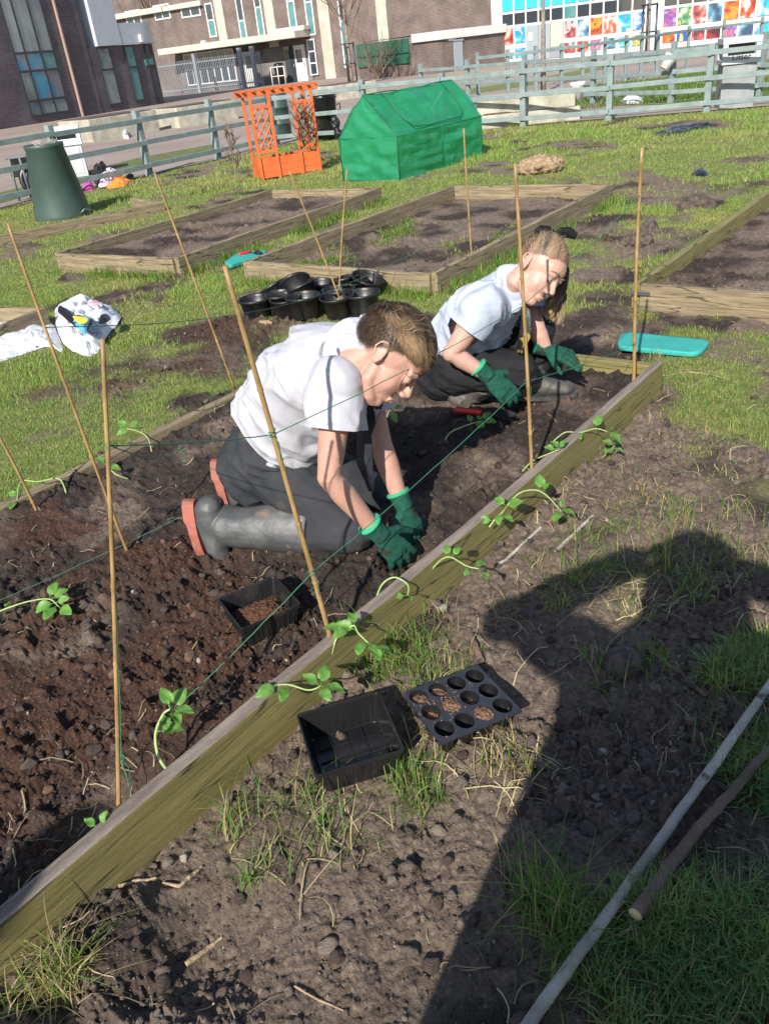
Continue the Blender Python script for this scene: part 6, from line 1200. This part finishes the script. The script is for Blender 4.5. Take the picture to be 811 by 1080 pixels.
def cut(o, p, n, r):                        # trims cloth to a clean hem: removes what lies beyond the plane, near p
    bm = bmesh.new(); bm.from_mesh(o.data); p = V(p); n = V(n); fs = [f for f in bm.faces if (f.calc_center_median()-p).length < r and (f.calc_center_median()-p).dot(n) > -.03]
    g = set(fs)
    for f in fs: g |= set(f.verts) | set(f.edges)
    bmesh.ops.bisect_plane(bm, geom=list(g), plane_co=p, plane_no=n, clear_outer=True); bm.to_mesh(o.data); bm.free(); o.data.update()
def lerp(a, b, t): return a+(b-a)*t
def folds(f, amp, s, dirv=(0.3, .2, 1)):
    dv = nrm(dirv)
    def w(P):
        q = (P@dv)[:, None]*dv[None]; Q = q*.30+(P-q); Q = Q+.05*(np.stack([n3(P, 11, s+k) for k in (1, 2, 3)], -1)-.5)
        r1 = (1-np.abs(2*n3(Q, f, s)-1)*2.2).clip(-1, 1); r2 = (1-np.abs(2*n3(Q, f*2.1, s+3)-1)*2.2).clip(-1, 1); w_ = sstep(.30, .62, n3(P, 7, s+7))
        return amp*((np.sign(r1)*np.abs(r1)**1.6)*(.35+w_)+.35*r2*w_+.9*(n3(P, 9, s+11)-.5))
    return w

# ---------------------------------------------------------------- the kneeling boy
J = dict(pel=(283, 480, 2.36), hipR=(292, 500, 2.26), hipL=(292, 472, 2.44), kneeR=(368, 560, 2.12), kneeL=(390, 520, 2.36), ankR=(236, 555, 2.21), ankL=(262, 512, 2.46), chest=(338, 405, 2.20), neck=(388, 372, 2.13), shR=(356, 405, 2.03), shL=(384, 408, 2.26), elR=(347, 503, 1.95), wrR=(398, 562, 1.97), elL=(402, 470, 2.19), wrL=(424, 532, 2.14))
J = {k: Y(*v) for k, v in J.items()}
f_b, u_b = (.52, -.30, -.80), (.80, .10, .60); A_b = frame3(f_b, u_b); kb = 1.06; ear = Y(402, 372, 1.985); C_b = ear-A_b@(np.array([-.014, -.078, -.008])*kb)
boy = empty('person', (J['pel'][0], J['pel'][1], .1), 'child in white shirt kneeling in red soled boots, planting with green gloves', 'person', 'children planting')
b = MB(); T_b = head_pieces(b, C_b, A_b, kb)
b.tube([T_b(-.03, 0, -.03), T_b(-.035, 0, -.09), lerp(J['neck'], T_b(-.03, 0, -.1), .45), J['neck']-np.array([.02, 0, .01])], [.050, .050, .050, .052], 16)
limb(b, [lerp(J['neck'], J['chest'], .25), J['chest'], lerp(J['pel'], J['chest'], .5), J['pel']], [.055, .09, .10, .10])
for s in 'RL':
    sh, el, wr = J['sh'+s], J['el'+s], J['wr'+s]; limb(b, [sh, lerp(sh, el, .3), lerp(sh, el, .75), el, lerp(el, wr, .3), lerp(el, wr, .8), wr], [.048, .044, .037, .034, .035, .026, .023]); limb(b, [J['hip'+s], J['knee'+s], J['ank'+s]], [.06, .05, .045])
body = fuse('body', b, M['skin_boy'], boy, .0032, 11); face_details(T_b, kb, body, mat('brown_brow', (.15, .09, .055), .8))
# hair
zm = [-.62, -.60, -.22, .06, .30, .50, .60]; hb = mat('brown_hair_base', (.075, .048, .028), .7, (.12, .08, .045), 60, .3, 200)
hair = cap(C_b, A_b, kb, [-.15, -.1, .2, .32, .42, .56, .64], hb, boy, .0025, 'hair')
p, v = skull_pts(21000, zm); top_ = sstep(.15, .45, v[:, 2]+.10*v[:, 0]); ln = .007+.008*rng.uniform(0, 1, len(p))+top_*rng.uniform(.026, .058, len(p))*(1-.38*sstep(.35, .8, v[:, 0]))
crown_ = np.array([-.75, .05, .65]); d = v-crown_[None]*1.0; d = d*.55+np.array([.75, .25, 0])[None]*top_[:, None]+np.array([-.15, 0, -.75])[None]*(1-top_[:, None]); d += rng.normal(0, .08, d.shape)
lock = vn(v[:, 1]*7+v[:, 0]*2+40, v[:, 2]*5+10, 4); d += np.stack([lock*0, (lock-.5)*.9, (vn(v[:, 1]*9+3, v[:, 0]*6+20, 5)-.5)*.4], -1)
tone = np.clip(.30+1.1*(vn(v[:, 1]*11+7, v[:, 0]*4+60, 6)-.5)*top_+.40*top_*(v[:, 0]+.3)-.22*(1-top_)+rng.normal(0, .11, len(p)), 0, 1)[:, None]
S_ = 8; tt = np.linspace(0, 1, S_)[None, :, None]; root = np.array([.034, .021, .013]); tip = np.array([.40, .265, .145]); base = root*(1-tone)+tip*tone; cols = (base[:, None, :]*(.7+.5*tt)).repeat(2, 1)
VV, T3, CC = strands('hair', p, d, ln, C_b, A_b, kb, cols.reshape(len(p), S_*2, 3), None, .0013, S_-1, grav=np.array([.35, .1, -.2]), lift=.0075, bend=.035, clump=(380, .6), ws=.55+.5*top_, cw=top_)
M['hair_fibre'] = attr_mat('hair_fibre', .42, spec=.45); o = fast_mesh('hair_locks', VV, T3, M['hair_fibre'], {'Col': CC}, True); adopt(o, hair)
def flyaway(n, zm, C, A, k, aim, ln, col, hair, grav):
    p, v = skull_pts(n, zm, .004); d = np.array(aim)[None]*.9+v*.6+rng.normal(0, .35, v.shape); VV, T3, CC = strands('hair', p, d, ln*rng.uniform(.6, 1.2, n), C, A, k, np.repeat((np.array(col)[None]*rng.uniform(.5, 1.2, (n, 1)))[:, None, :], 16, 1), None, .0008, 7, grav=grav, lift=.016, bend=.55)
    adopt(fast_mesh('loose_hairs', VV, T3, M['hair_fibre'], {'Col': CC}, True), hair)
flyaway(140, [.1, .1, .25, .3, .4, .5, .6], C_b, A_b, kb, (.8, .2, .2), .055, (.28, .19, .11), hair, np.array([.4, .1, -.2]))
# shirt
HB = T_b(-.03, 0, -.10)
side = nrm(J['shL']-J['shR']); hs = nrm(J['hipL']-J['hipR']); hem = lerp(J['pel'], J['chest'], -.02)+np.array([.0, 0, .0])
def torso(mb, secs):
    for c, r in secs: pass
    mb.tube([c for c, r in secs], [r for c, r in secs], 24, side=side)
ax = nrm(J['neck']-J['pel']); bk = nrm(np.cross(side, ax)); bk = bk if bk[2] > 0 else -bk      # towards the back of the body
sp = lambda t, o=0.: lerp(J['pel'], J['neck'], t)+bk*o
b = MB(); torso(b, [(sp(.0, .01), (.196, .170)), (sp(.1, .018), (.184, .160)), (sp(.2, .03), (.160, .142)), (sp(.42, .048), (.168, .150)), (sp(.62, .055), (.174, .142)), (sp(.78, .045), (.168, .124)), (sp(.92, .018), (.128, .095)), (lerp(J['neck'], HB, .25)+bk*.016, (.104, .090)), (lerp(J['neck'], HB, .55)+bk*.014, (.084, .076)), (lerp(J['neck'], HB, .82)+bk*.010, (.070, .067))])
for s in 'RL':
    sh, el = J['sh'+s], J['el'+s]; sh = sh+bk*.005; b.ell(sh, (.072,)*3); b.tube([lerp(sh, sp(.7), .5), sh, lerp(sh, el, .22), lerp(sh, el, .42), lerp(sh, el, .50)], [.085, .073, .070, .0735, .0745], 18)
shirt = fuse('shirt', b, M['shirt'], boy, .005, 8, folds(17, .016, 5, (.55, -.2, -.8)))
for s in 'RL': cut(shirt, lerp(J['sh'+s], J['el'+s], .46), nrm(J['el'+s]-J['sh'+s]), .115)
cut(shirt, sp(.155, .012), nrm(-ax-side*.30), .28)
b = MB(); nk = lerp(J['neck'], HB, .80)+bk*.010; na = nrm(T_b(-.03, 0, -.09)-J['neck'])
b.tube([nk-na*.035, nk-na*.01, nk+na*.014, nk+na*.018, nk+na*.008], [.094, .082, .073, .077, .088], 24, cap=False)
for s, q in ((-1, .055), (1, .055)):            # collar points
    pass
b.build('collar', M['shirt'], shirt)
# hanging tie
b = MB(); t0 = nk-bk*.062-na*.01; P = [t0, t0+np.array([.02, -.01, -.06]), Y(384, 455, 2.09), Y(385, 490, 2.075), Y(392, 518, 2.07)]; P = [np.array(q) for q in P]
b.tube(P, [(.016, .010), (.020, .004), (.026, .004), (.030, .004), (.012, .003)], 12, side=nrm(np.array([.75, -.6, .05]))); b.ell(t0, (.017, .017, .02)); b.build('tie', M['tie'], boy)
# trousers
b = MB(); b.tube([sp(.30, .01), sp(.2, .008), sp(.02), sp(-.16, -.0), sp(-.26, -.01)], [(.115, .095), (.140, .110), (.150, .122), (.158, .128), (.10, .09)], 22, side=hs)
for s in 'RL':
    h, kn, an = lerp(J['hip'+s], J['pel'], .38), J['knee'+s], J['ank'+s]; limb(b, [h, lerp(J['hip'+s], kn, .35), lerp(h, kn, .75), kn+np.array([0, 0, .0])], [.098, .096, .082, .073]); limb(b, [kn, lerp(kn, an, .25), lerp(kn, an, .5)], [.068, .068, .062])
tr_ = fuse('trousers', b, M['trousers'], boy, .005, 7, folds(19, .012, 9, (.9, -.2, -.3)))
b = MB(); q = Y(281, 489, 2.145); b.tube([q, q+np.array([.012, 0, -.006]), q+np.array([.028, -.004, -.016])], [.004, .007, .001], 8); b.build('pocket_lining', M['shirt'], tr_)
# boots: shaft along the ground, foot upright on its toes, sole facing back
for s in 'RL':
    kn, an = J['knee'+s], J['ank'+s]; dv = nrm(an-kn); heel = an+dv*.035+np.array([0, 0, .062]); toe = np.array([an[0]-.030, an[1]-.02, .088]) if s == 'R' else np.array([an[0]-.030, an[1]-.01, .10])
    st = lerp(kn, an, .30); b = MB()
    b.tube([st, lerp(kn, an, .32), lerp(kn, an, .55), lerp(kn, an, .8), an+np.array([.01, 0, .0]), an+dv*.02+np.array([0, 0, .005])], [.077, .078, .072, .066, .062, .055], 20)
    fd_ = nrm(toe-heel); wd = nrm(np.cross(fd_, dv)); b.tube([heel+fd_*-.0, lerp(heel, toe, .25), lerp(heel, toe, .55), lerp(heel, toe, .85), toe-dv*.02+fd_*.012], [(.040, .042), (.043, .052), (.044, .044), (.045, .034), (.030, .02)], 18, side=wd); b.ell(heel, (.042,)*3)
    bt = fuse('boot', b, M['boot'], boy, .005, 4, folds(15, .010, 15+(s == 'L'), (.2, .3, .9)))
    b = MB(); so = dv*.040; hh = heel+so; tt_ = toe+dv*.030+fd_*.02; N = 14; rings = []
    for z in (0, .010, .020, .028):
        for k_ in range(28):
            a = 2*math.pi*k_/28; l = .5-.5*math.cos(a); wdh = .041+.006*math.sin(l*3.6-.8); g = .0010*(z > .012)*((k_ % 2)*2-1); rings.append(lerp(hh-fd_*.03, tt_, l)+wd*math.copysign(abs(math.sin(a))**.7, math.sin(a))*(wdh+g)+dv*(z*(1.35 if l < .35 else 1.0)))
    b.add(rings, [(i*28+k_, i*28+(k_+1) % 28, (i+1)*28+(k_+1) % 28, (i+1)*28+k_) for i in range(3) for k_ in range(28)]+[tuple(range(27, -1, -1)), tuple(84+k_ for k_ in range(28))]); b.build('sole', M['sole'], bt, False)
    b = MB(); b.tube([lerp(kn, an, .293), lerp(kn, an, .30), lerp(kn, an, .315), lerp(kn, an, .32)], [.0765, .0815, .0815, .0785], 24, cap=False); b.build('boot_rim', M['boot'], bt)
# gloves digging in the soil
glove(J['wrR']+np.array([.006, 0, -.005]), Y(436, 600, 1.985)-J['wrR'], (-.15, -.55, .8), -1, boy, 1.06, curl=.30, splay=.13, tcurl=.2, fcurl=(.22, .3, .38, .42))
glove(J['wrL']+np.array([.004, 0, -.005]), Y(444, 578, 2.10)-J['wrL'], (.45, -.55, .6), 1, boy, 1.0, curl=.4, splay=.1, fcurl=(.3, .4, .45, .5))

# ---------------------------------------------------------------- the crouching girl
J = dict(pel=(476, 380, 3.24), hipR=(478, 388, 3.14), hipL=(492, 376, 3.32), kneeR=(546, 390, 3.03), ankR=(492, 412, 3.16), kneeL=(566, 352, 3.22), ankL=(562, 402, 3.2), chest=(512, 328, 3.12), neck=(546, 300, 3.08), shR=(512, 322, 2.97), shL=(556, 322, 3.22), elR=(476, 372, 2.96), wrR=(514, 396, 2.95), elL=(566, 348, 3.12), wrL=(576, 368, 3.10))
J = {k: Y(*v) for k, v in J.items()}
f_g, u_g = (.45, -.75, -.48), (.58, .22, .78); A_g = frame3(f_g, u_g); kg = 1.02; ear = Y(556, 275, 2.985); C_g = ear-A_g@(np.array([-.014, -.078, -.008])*kg)
girl = empty('person', (J['pel'][0], J['pel'][1], .1), 'child with a ponytail and black bow crouching in dark trousers, planting with green gloves', 'person', 'children planting')
b = MB(); T_g = head_pieces(b, C_g, A_g, kg)
b.tube([T_g(-.03, 0, -.03), T_g(-.035, 0, -.09), lerp(J['neck'], T_g(-.03, 0, -.1), .45), J['neck']-np.array([.02, 0, .01])], [.043, .043, .043, .046], 16)
limb(b, [lerp(J['neck'], J['chest'], .25), J['chest'], lerp(J['pel'], J['chest'], .5), J['pel']], [.05, .08, .085, .09])
for s in 'RL':
    sh, el, wr = J['sh'+s], J['el'+s], J['wr'+s]; limb(b, [sh, lerp(sh, el, .3), lerp(sh, el, .75), el, lerp(el, wr, .3), lerp(el, wr, .8), wr], [.045, .044, .040, .037, .036, .028, .024]); limb(b, [J['hip'+s], J['knee'+s], J['ank'+s]], [.06, .045, .04])
body = fuse('body', b, M['skin_girl'], girl, .0032, 11); face_details(T_g, kg, body, mat('fair_brow', (.25, .16, .09), .8))
zm = [-.35, -.35, -.15, .12, .34, .56, .64]; hg = mat('fair_hair_base', (.085, .055, .034), .6, (.16, .11, .068), 60, .3, 200)
hair = cap(C_g, A_g, kg, [z+.10 for z in zm], hg, girl, .0025, 'hair'); p, v = skull_pts(11000, zm, .0025); tie_ = np.array([-.50, .05, .90]); d = tie_[None]*1.05-v; d += rng.normal(0, .05, d.shape)
ln = np.linalg.norm(d, axis=1)*.088*.9; tone = np.clip(.42+1.5*(vn(np.arctan2(v[:, 1]-.05, v[:, 0]+.5)*9+40, v[:, 2]*1.5, 6)-.5)+rng.normal(0, .16, len(p)), 0, 1)[:, None]
S_ = 7; base = np.array([.065, .042, .026])*(1-tone)+np.array([.33, .225, .13])*tone; edge = sstep(.10, .0, v[:, 2]-thr(v, zm))[:, None]*.45; base = base*(1-edge)+np.array([.34, .215, .145])*edge; cols = np.repeat(base[:, None, :], S_*2, 1)
VV, T3, CC = strands('hair', p, d, ln, C_g, A_g, kg, cols, None, .0016, S_-1, lift=.005, stiff=.2, bend=.05, clump=(260, .45))
# the ponytail: falls over the far side and hangs in front of the knee
tw = C_g+A_g@(np.array([-.050, .03, .128])*kg); n = 1900; mid1 = C_g+A_g@(np.array([-.06, .085, .12])*kg); mid2 = Y(592, 292, 3.17); endp = Y(580, 334, 3.10)
ctl = [tw, mid1, mid2, lerp(mid2, endp, .5)+np.array([.012, 0, 0]), endp]; S2 = 12; ts = np.linspace(0, 4, S2); NL = 16; lk = rng.integers(0, NL, n); lo_ = rng.normal(0, 1, (NL, 3)); ph = rng.uniform(0, 6.28, NL); le = rng.uniform(.7, 1.05, NL); off = lo_[lk]*.95+rng.normal(0, .28, (n, 3)); P = np.zeros((n, S2, 3)); sprd = np.interp(ts, [0, 1, 2, 3, 4], [.006, .010, .011, .013, .021])
for i, t in enumerate(ts):
    a = min(int(t), 3); c_ = lerp(ctl[a], ctl[a+1], t-a); P[:, i] = c_[None]+off*sprd[i]+(.004+.0035*t)*np.stack([np.sin(ph[lk]+t*2.6), np.cos(ph[lk]*1.7+t*2.3), 0*lk], -1)
cutl = (le[lk]*rng.uniform(.85, 1.05, n))[:, None, None]; P = P[:, :1]+(P-P[:, :1])*1.0; P[:, -3:] = P[:, -4:-3]+(P[:, -3:]-P[:, -4:-3])*cutl
T_ = np.gradient(P, axis=1); sd_ = np.cross(T_, rng.normal(0, 1, (n, 1, 3))); sd_ /= np.linalg.norm(sd_, axis=2, keepdims=True)+1e-9; w_ = .0016*np.concatenate([np.ones(S2-2), [.7, .2]])[None, :, None]; V2 = np.stack([P-sd_*w_*.5, P+sd_*w_*.5], 2).reshape(-1, 3); tl = []
for s in range(S2-1): tl += [(2*s, 2*s+1, 2*s+3), (2*s, 2*s+3, 2*s+2)]
T2 = (np.array(tl)[None]+(np.arange(n)*2*S2)[:, None, None]).reshape(-1, 3); tq = (np.linspace(0, 1, S2)**5)[None, :, None]; tone2 = np.clip(rng.normal(.35, .2, (n, 1, 1)), 0, 1); c2 = (np.array([.022, .014, .009])*(1-tone2)+np.array([.085, .052, .030])*tone2)*(1-tq)+np.array([.55, .38, .20])*tq*rng.uniform(.6, 1.1, (n, 1, 1))  # shade on the ponytail is put into its colour, darker than the head hair
o = fast_mesh('hair_locks', VV, T3, M['hair_fibre'], {'Col': CC}, True); adopt(o, hair)
flyaway(420, zm, C_g, A_g, kg, (-.4, 0, .8), .05, (.36, .26, .16), hair, np.array([0., 0, .1]))
o = fast_mesh('ponytail', V2, T2, M['hair_fibre'], {'Col': np.repeat(c2, 2, 1).reshape(-1, 3)}, True); adopt(o, hair)
# bow
b = MB(); bc = tw+A_g@np.array([0, 0, .010])-CR*.022; R3 = CR
for s in (1, -1):
    q = nrm(R3*s+np.array([0, 0, .15*(1 if s < 0 else -.1)])); b.tube([bc, bc+q*.022+np.array([0, 0, .012]), bc+q*.052+np.array([0, 0, .010]), bc+q*.080+np.array([0, -.01, -.002])], [(.009, .010), (.017, .014), (.021, .015), (.014, .006)], 14, side=(0, 0, 1))
b.ell(bc, (.014, .016, .013)); b.tube([bc, bc+np.array([-.05, -.02, -.008]), bc+np.array([-.085, -.03, -.03])], [(.008, .012), (.006, .014), (.003, .01)], 10, side=(0, 0, 1))
fuse('hair_bow', b, mat('black_satin', (.006, .006, .007), .8, spec=.25), girl, .003, 2, lambda P: (n3(P, 60, 3)-.5)*.006)
b = MB(); b.lathe([(.020, -.008), (.026, -.004), (.026, .004), (.020, .008)], tuple(tw), 18); b.build('hair_tie', M['lash'], girl)
side = nrm(J['shL']-J['shR']); hs = nrm(J['hipL']-J['hipR']); ax = nrm(J['neck']-J['pel']); bk = nrm(np.cross(side, ax)); bk = bk if bk[2] > 0 else -bk; sp = lambda t, o=0.: lerp(J['pel'], J['neck'], t)+bk*o
HG = T_g(-.03, 0, -.10)
b = MB(); torso(b, [(sp(-.14, .01), (.150, .105)), (sp(.0, .015), (.152, .118)), (sp(.25, .025), (.15, .125)), (sp(.5, .028), (.162, .125)), (sp(.68, .022), (.165, .115)), (sp(.82, .018), (.145, .10)), (sp(.94, .01), (.10, .08)), (lerp(J['neck'], HG, .25)+bk*.012, (.086, .076)), (lerp(J['neck'], HG, .55)+bk*.010, (.070, .064)), (lerp(J['neck'], HG, .80)+bk*.006, (.059, .056))])
for s in 'RL':
    sh, el = J['sh'+s], J['el'+s]; b.ell(sh, (.066,)*3); b.tube([lerp(sh, sp(.7), .5), sh, lerp(sh, el, .25), lerp(sh, el, .48), lerp(sh, el, .56)], [.08, .068, .066, .070, .071], 18)
shirt = fuse('shirt', b, M['shirt_blue'], girl, .005, 7, folds(18, .014, 25, (.3, -.3, -.9)))
for s in 'RL': cut(shirt, lerp(J['sh'+s], J['el'+s], .50), nrm(J['el'+s]-J['sh'+s]), .11)
cut(shirt, sp(-.02, .012), -ax, .22)
b = MB(); nk = lerp(J['neck'], HG, .78)+bk*.006; na = nrm(T_g(-.03, 0, -.09)-J['neck']); b.tube([nk-na*.03, nk-na*.008, nk+na*.014, nk+na*.018, nk+na*.006], [.070, .062, .057, .061, .068], 24, cap=False)
b.build('collar', M['shirt_blue'], shirt)
b = MB(); t0 = nk-bk*.055-na*.01; P = [t0, Y(555, 335, 2.99), Y(554, 352, 2.99), Y(548, 372, 2.985)]; b.tube(P, [(.014, .009), (.022, .004), (.026, .004), (.012, .003)], 12, side=nrm(np.array([.8, -.5, .05]))); b.ell(t0, (.015,)*3); b.build('tie', mat('striped_tie', (.012, .012, .016), .5, (.28, .20, .04), 26, lo=.56, hi=.6, stretch=(1, 1, 1)), girl)
b = MB(); b.tube([sp(.10), sp(.0), sp(-.2), sp(-.32)], [(.115, .085), (.135, .108), (.145, .12), (.10, .08)], 22, side=hs)
for s in 'RL':
    h, kn, an = J['hip'+s], J['knee'+s], J['ank'+s]; limb(b, [h, lerp(h, kn, .4), lerp(h, kn, .75), kn], [.100, .090, .078, .072]); limb(b, [kn, lerp(kn, an, .4), lerp(kn, an, .8)], [.068, .064, .056])
fuse('trousers', b, M['trousers_dark'], girl, .005, 7, folds(19, .010, 29, (.9, -.2, -.3)))
def flat_boot(an, heel, toe, parent, shaft):
    b = MB(); b.tube([an+shaft, an, lerp(an, heel, .7)+np.array([0, 0, .02])], [.062, .056, .046], 18); d_ = nrm(toe-heel); wd = np.array([-d_[1], d_[0], 0]); up_ = np.array([0, 0, 1.])
    b.tube([heel+up_*.04, lerp(heel, toe, .3)+up_*.05, lerp(heel, toe, .6)+up_*.04, lerp(heel, toe, .88)+up_*.032, toe+up_*.028], [(.036, .038), (.040, .048), (.043, .036), (.042, .028), (.022, .018)], 18, side=wd); b.ell(heel+up_*.038, (.037,)*3)
    o = fuse('boot', b, M['boot_grey'], parent, .005, 4, folds(14, .005, 31, (.9, 0, .4))); b = MB(); rg = []
    for z in (0, .006, .018):
        for k_ in range(24): a = 2*math.pi*k_/24; l = .5-.5*math.cos(a); rg.append(lerp(heel-d_*.035, toe+d_*.02, l)+wd*math.copysign(abs(math.sin(a))**.7, math.sin(a))*.044+up_*z)
    b.add(rg, [(i*24+k_, i*24+(k_+1) % 24, (i+1)*24+(k_+1) % 24, (i+1)*24+k_) for i in range(2) for k_ in range(24)]+[tuple(range(23, -1, -1)), tuple(48+k_ for k_ in range(24))]); b.build('sole', M['boot_grey'], o, False)
gz = .098
a = G(552, 420, gz); c_ = G(604, 417, gz); flat_boot(J['ankL'], a, c_, girl, np.array([-.01, 0, .08]))
a = Y(474, 402, 3.2); a[2] = .16; c_ = G(492, 430, gz); b = MB(); an = J['ankR']; b.tube([lerp(J['kneeR'], an, .55), an, a], [.06, .058, .05], 18); b.tube([a, lerp(a, c_, .5), c_+np.array([0, 0, .02])], [(.04, .045), (.044, .042), (.04, .022)], 16, side=(0, 1, 0)); fuse('boot', b, M['boot_grey'], girl, .005, 4, folds(14, .006, 33))
glove(J['wrR'], Y(545, 424, 2.93)-J['wrR'], (-.1, -.7, .65), -1, girl, 1.12, curl=.32, splay=.06, fcurl=(.25, .3, .35, .4))
glove(J['wrL'], Y(607, 378, 3.06)-J['wrL'], (.1, -.45, .85), 1, girl, 1.0, curl=.2, splay=.22, fcurl=(.05, .2, .35, .4))

# ---------------------------------------------------------------- unseen people read from shadows on the path, coats and arms shaped to cast them
def stander(x, y, h, face, label, coat, arm_out=(.0, .0), w_=1., hold=None, poncho=False, elbows=None):
    e = empty('person', (x, y, 0), label, 'person', 'unseen people casting shadows over the path and bed'); s = h/1.72; d = np.array([math.sin(face), math.cos(face), 0]); r = np.array([d[1], -d[0], 0]); up = np.array([0, 0, 1.]); Q = lambda a, b_, c_: np.array([x, y, 0])+r*a*s+d*b_*s+up*c_*s
    A = frame3(d-up*.35, up); C = Q(0, .03, 1.60); b = MB(); T = head_pieces(b, C, A, s); b.tube([Q(0, .01, 1.53), Q(0, -.01, 1.44), Q(0, -.01, 1.38)], [.055*s, .058*s, .09*s], 14); b.tube([Q(0, -.01, 1.40), Q(0, 0, 1.2), Q(0, 0, .95)], [(.14*s, .08*s), (.15*s, .09*s), (.14*s, .09*s)], 16, side=r)
    arms = []
    for i, sg in enumerate((-1, 1)):
        sh = Q(sg*.19, -.01, 1.38); el = Q(sg*(.24+arm_out[i]), -.02+.02, 1.12+.25*arm_out[i]); el = np.array(elbows[i]) if elbows and elbows[i] else el; wr = Q(sg*.20, .10, .92) if hold is None or hold[i] is None else np.array(hold[i]); arms.append((sh, el, wr)); limb(b, [sh, el, wr], [.045*s, .038*s, .026*s]); hand_pieces(b, wr, wr-el, r*sg, -sg, .95*s, curl=.5)
        limb(b, [Q(sg*.09, 0, .92), Q(sg*.10, .02, .5), Q(sg*.10, -.02, .08)], [.07*s, .05*s, .04*s])
    fuse('body', b, M['skin_girl'], e, .009, 3); b = MB(); b.tube([Q(0, -.01, 1.44), Q(0, -.01, 1.36), Q(0, 0, 1.2), Q(0, 0, 1.0), Q(0, 0, .82)], [(.10*s, .08*s), (.19*s*w_, .115*s), (.20*s*w_, .13*s), (.20*s*w_, .135*s), (.22*s*w_, .15*s)], 20, side=r)
    if poncho: b.tube([Q(0, 0, 1.79), Q(0, 0, 1.74), Q(0, 0, 1.62), Q(0, 0, 1.48), Q(0, 0, 1.40), Q(0, 0, 1.32), Q(0, 0, 1.1), Q(0, 0, .7), Q(0, 0, .32)], [(.04, .04), (.10, .11), (.135, .14), (.14, .14), (.22, .15), (.27, .17), (.34, .22), (.43, .26), (.46, .28)], 24, side=r)
    for sh, el, wr in arms: limb(b, [sh, lerp(sh, el, .5), el, lerp(el, wr, .5), lerp(el, wr, .92)], [.082*s, .07*s, .062*s, .056*s, .046*s])
    fuse('coat', b, coat, e, .012, 5, folds(10, .01, 3)); b = MB()
    for sg in (-1, 1): limb(b, [Q(sg*.09, 0, .92), Q(sg*.105, .02, .5), Q(sg*.105, -.02, .10)], [.10*s, .078*s, .065*s])
    b.ell(Q(0, 0, .92), (.16*s, .12*s, .12*s)); fuse('trousers', b, M['trousers_dark'], e, .012, 5, folds(12, .006, 7))
    for sg in (-1, 1): b = MB(); b.tube([Q(sg*.105, -.08, .045), Q(sg*.105, .02, .05), Q(sg*.115, .13, .035), Q(sg*.115, .18, .03)], [(.035*s, .045*s), (.042*s, .05*s), (.045*s, .035*s), (.025*s, .02*s)], 14, side=r); fuse('boot', b, M['boot'], e, .008, 3)
    cap(C, A, s, [-.6, -.6, -.2, .1, .3, .55, .65], mat('dark_hair', (.05, .035, .025), .7), e, .012, 'hair'); return e
cdk = cloth('navy_coat', (.02, .025, .05), (.03, .035, .06)); cgr = cloth('olive_coat', (.06, .065, .04), (.08, .085, .05))
stander(-.06, -.42, 1.82, .25, 'unseen adult whose hooded navy poncho and raised elbows are shaped for the path shadow', cdk, (.07, .05), 1.5, [(-.17, -.28, 1.74), (.08, -.27, 1.66)], True, [(-.56, -.34, 1.62), (.40, -.36, 1.52)])
stander(.50, -.34, 1.76, .1, 'unseen adult in an olive coat beside the navy poncho, added to widen the shadow', cgr, (.06, .08), 1.6)
stander(1.08, -.35, 1.70, -.1, 'unseen adult in a loose navy coat furthest right, added to widen the shadow', cdk, (.05, .1), 1.5)
stander(-1.53, -.80, 1.56, .5, 'person in an olive coat standing at the near end of the long bed', cgr)
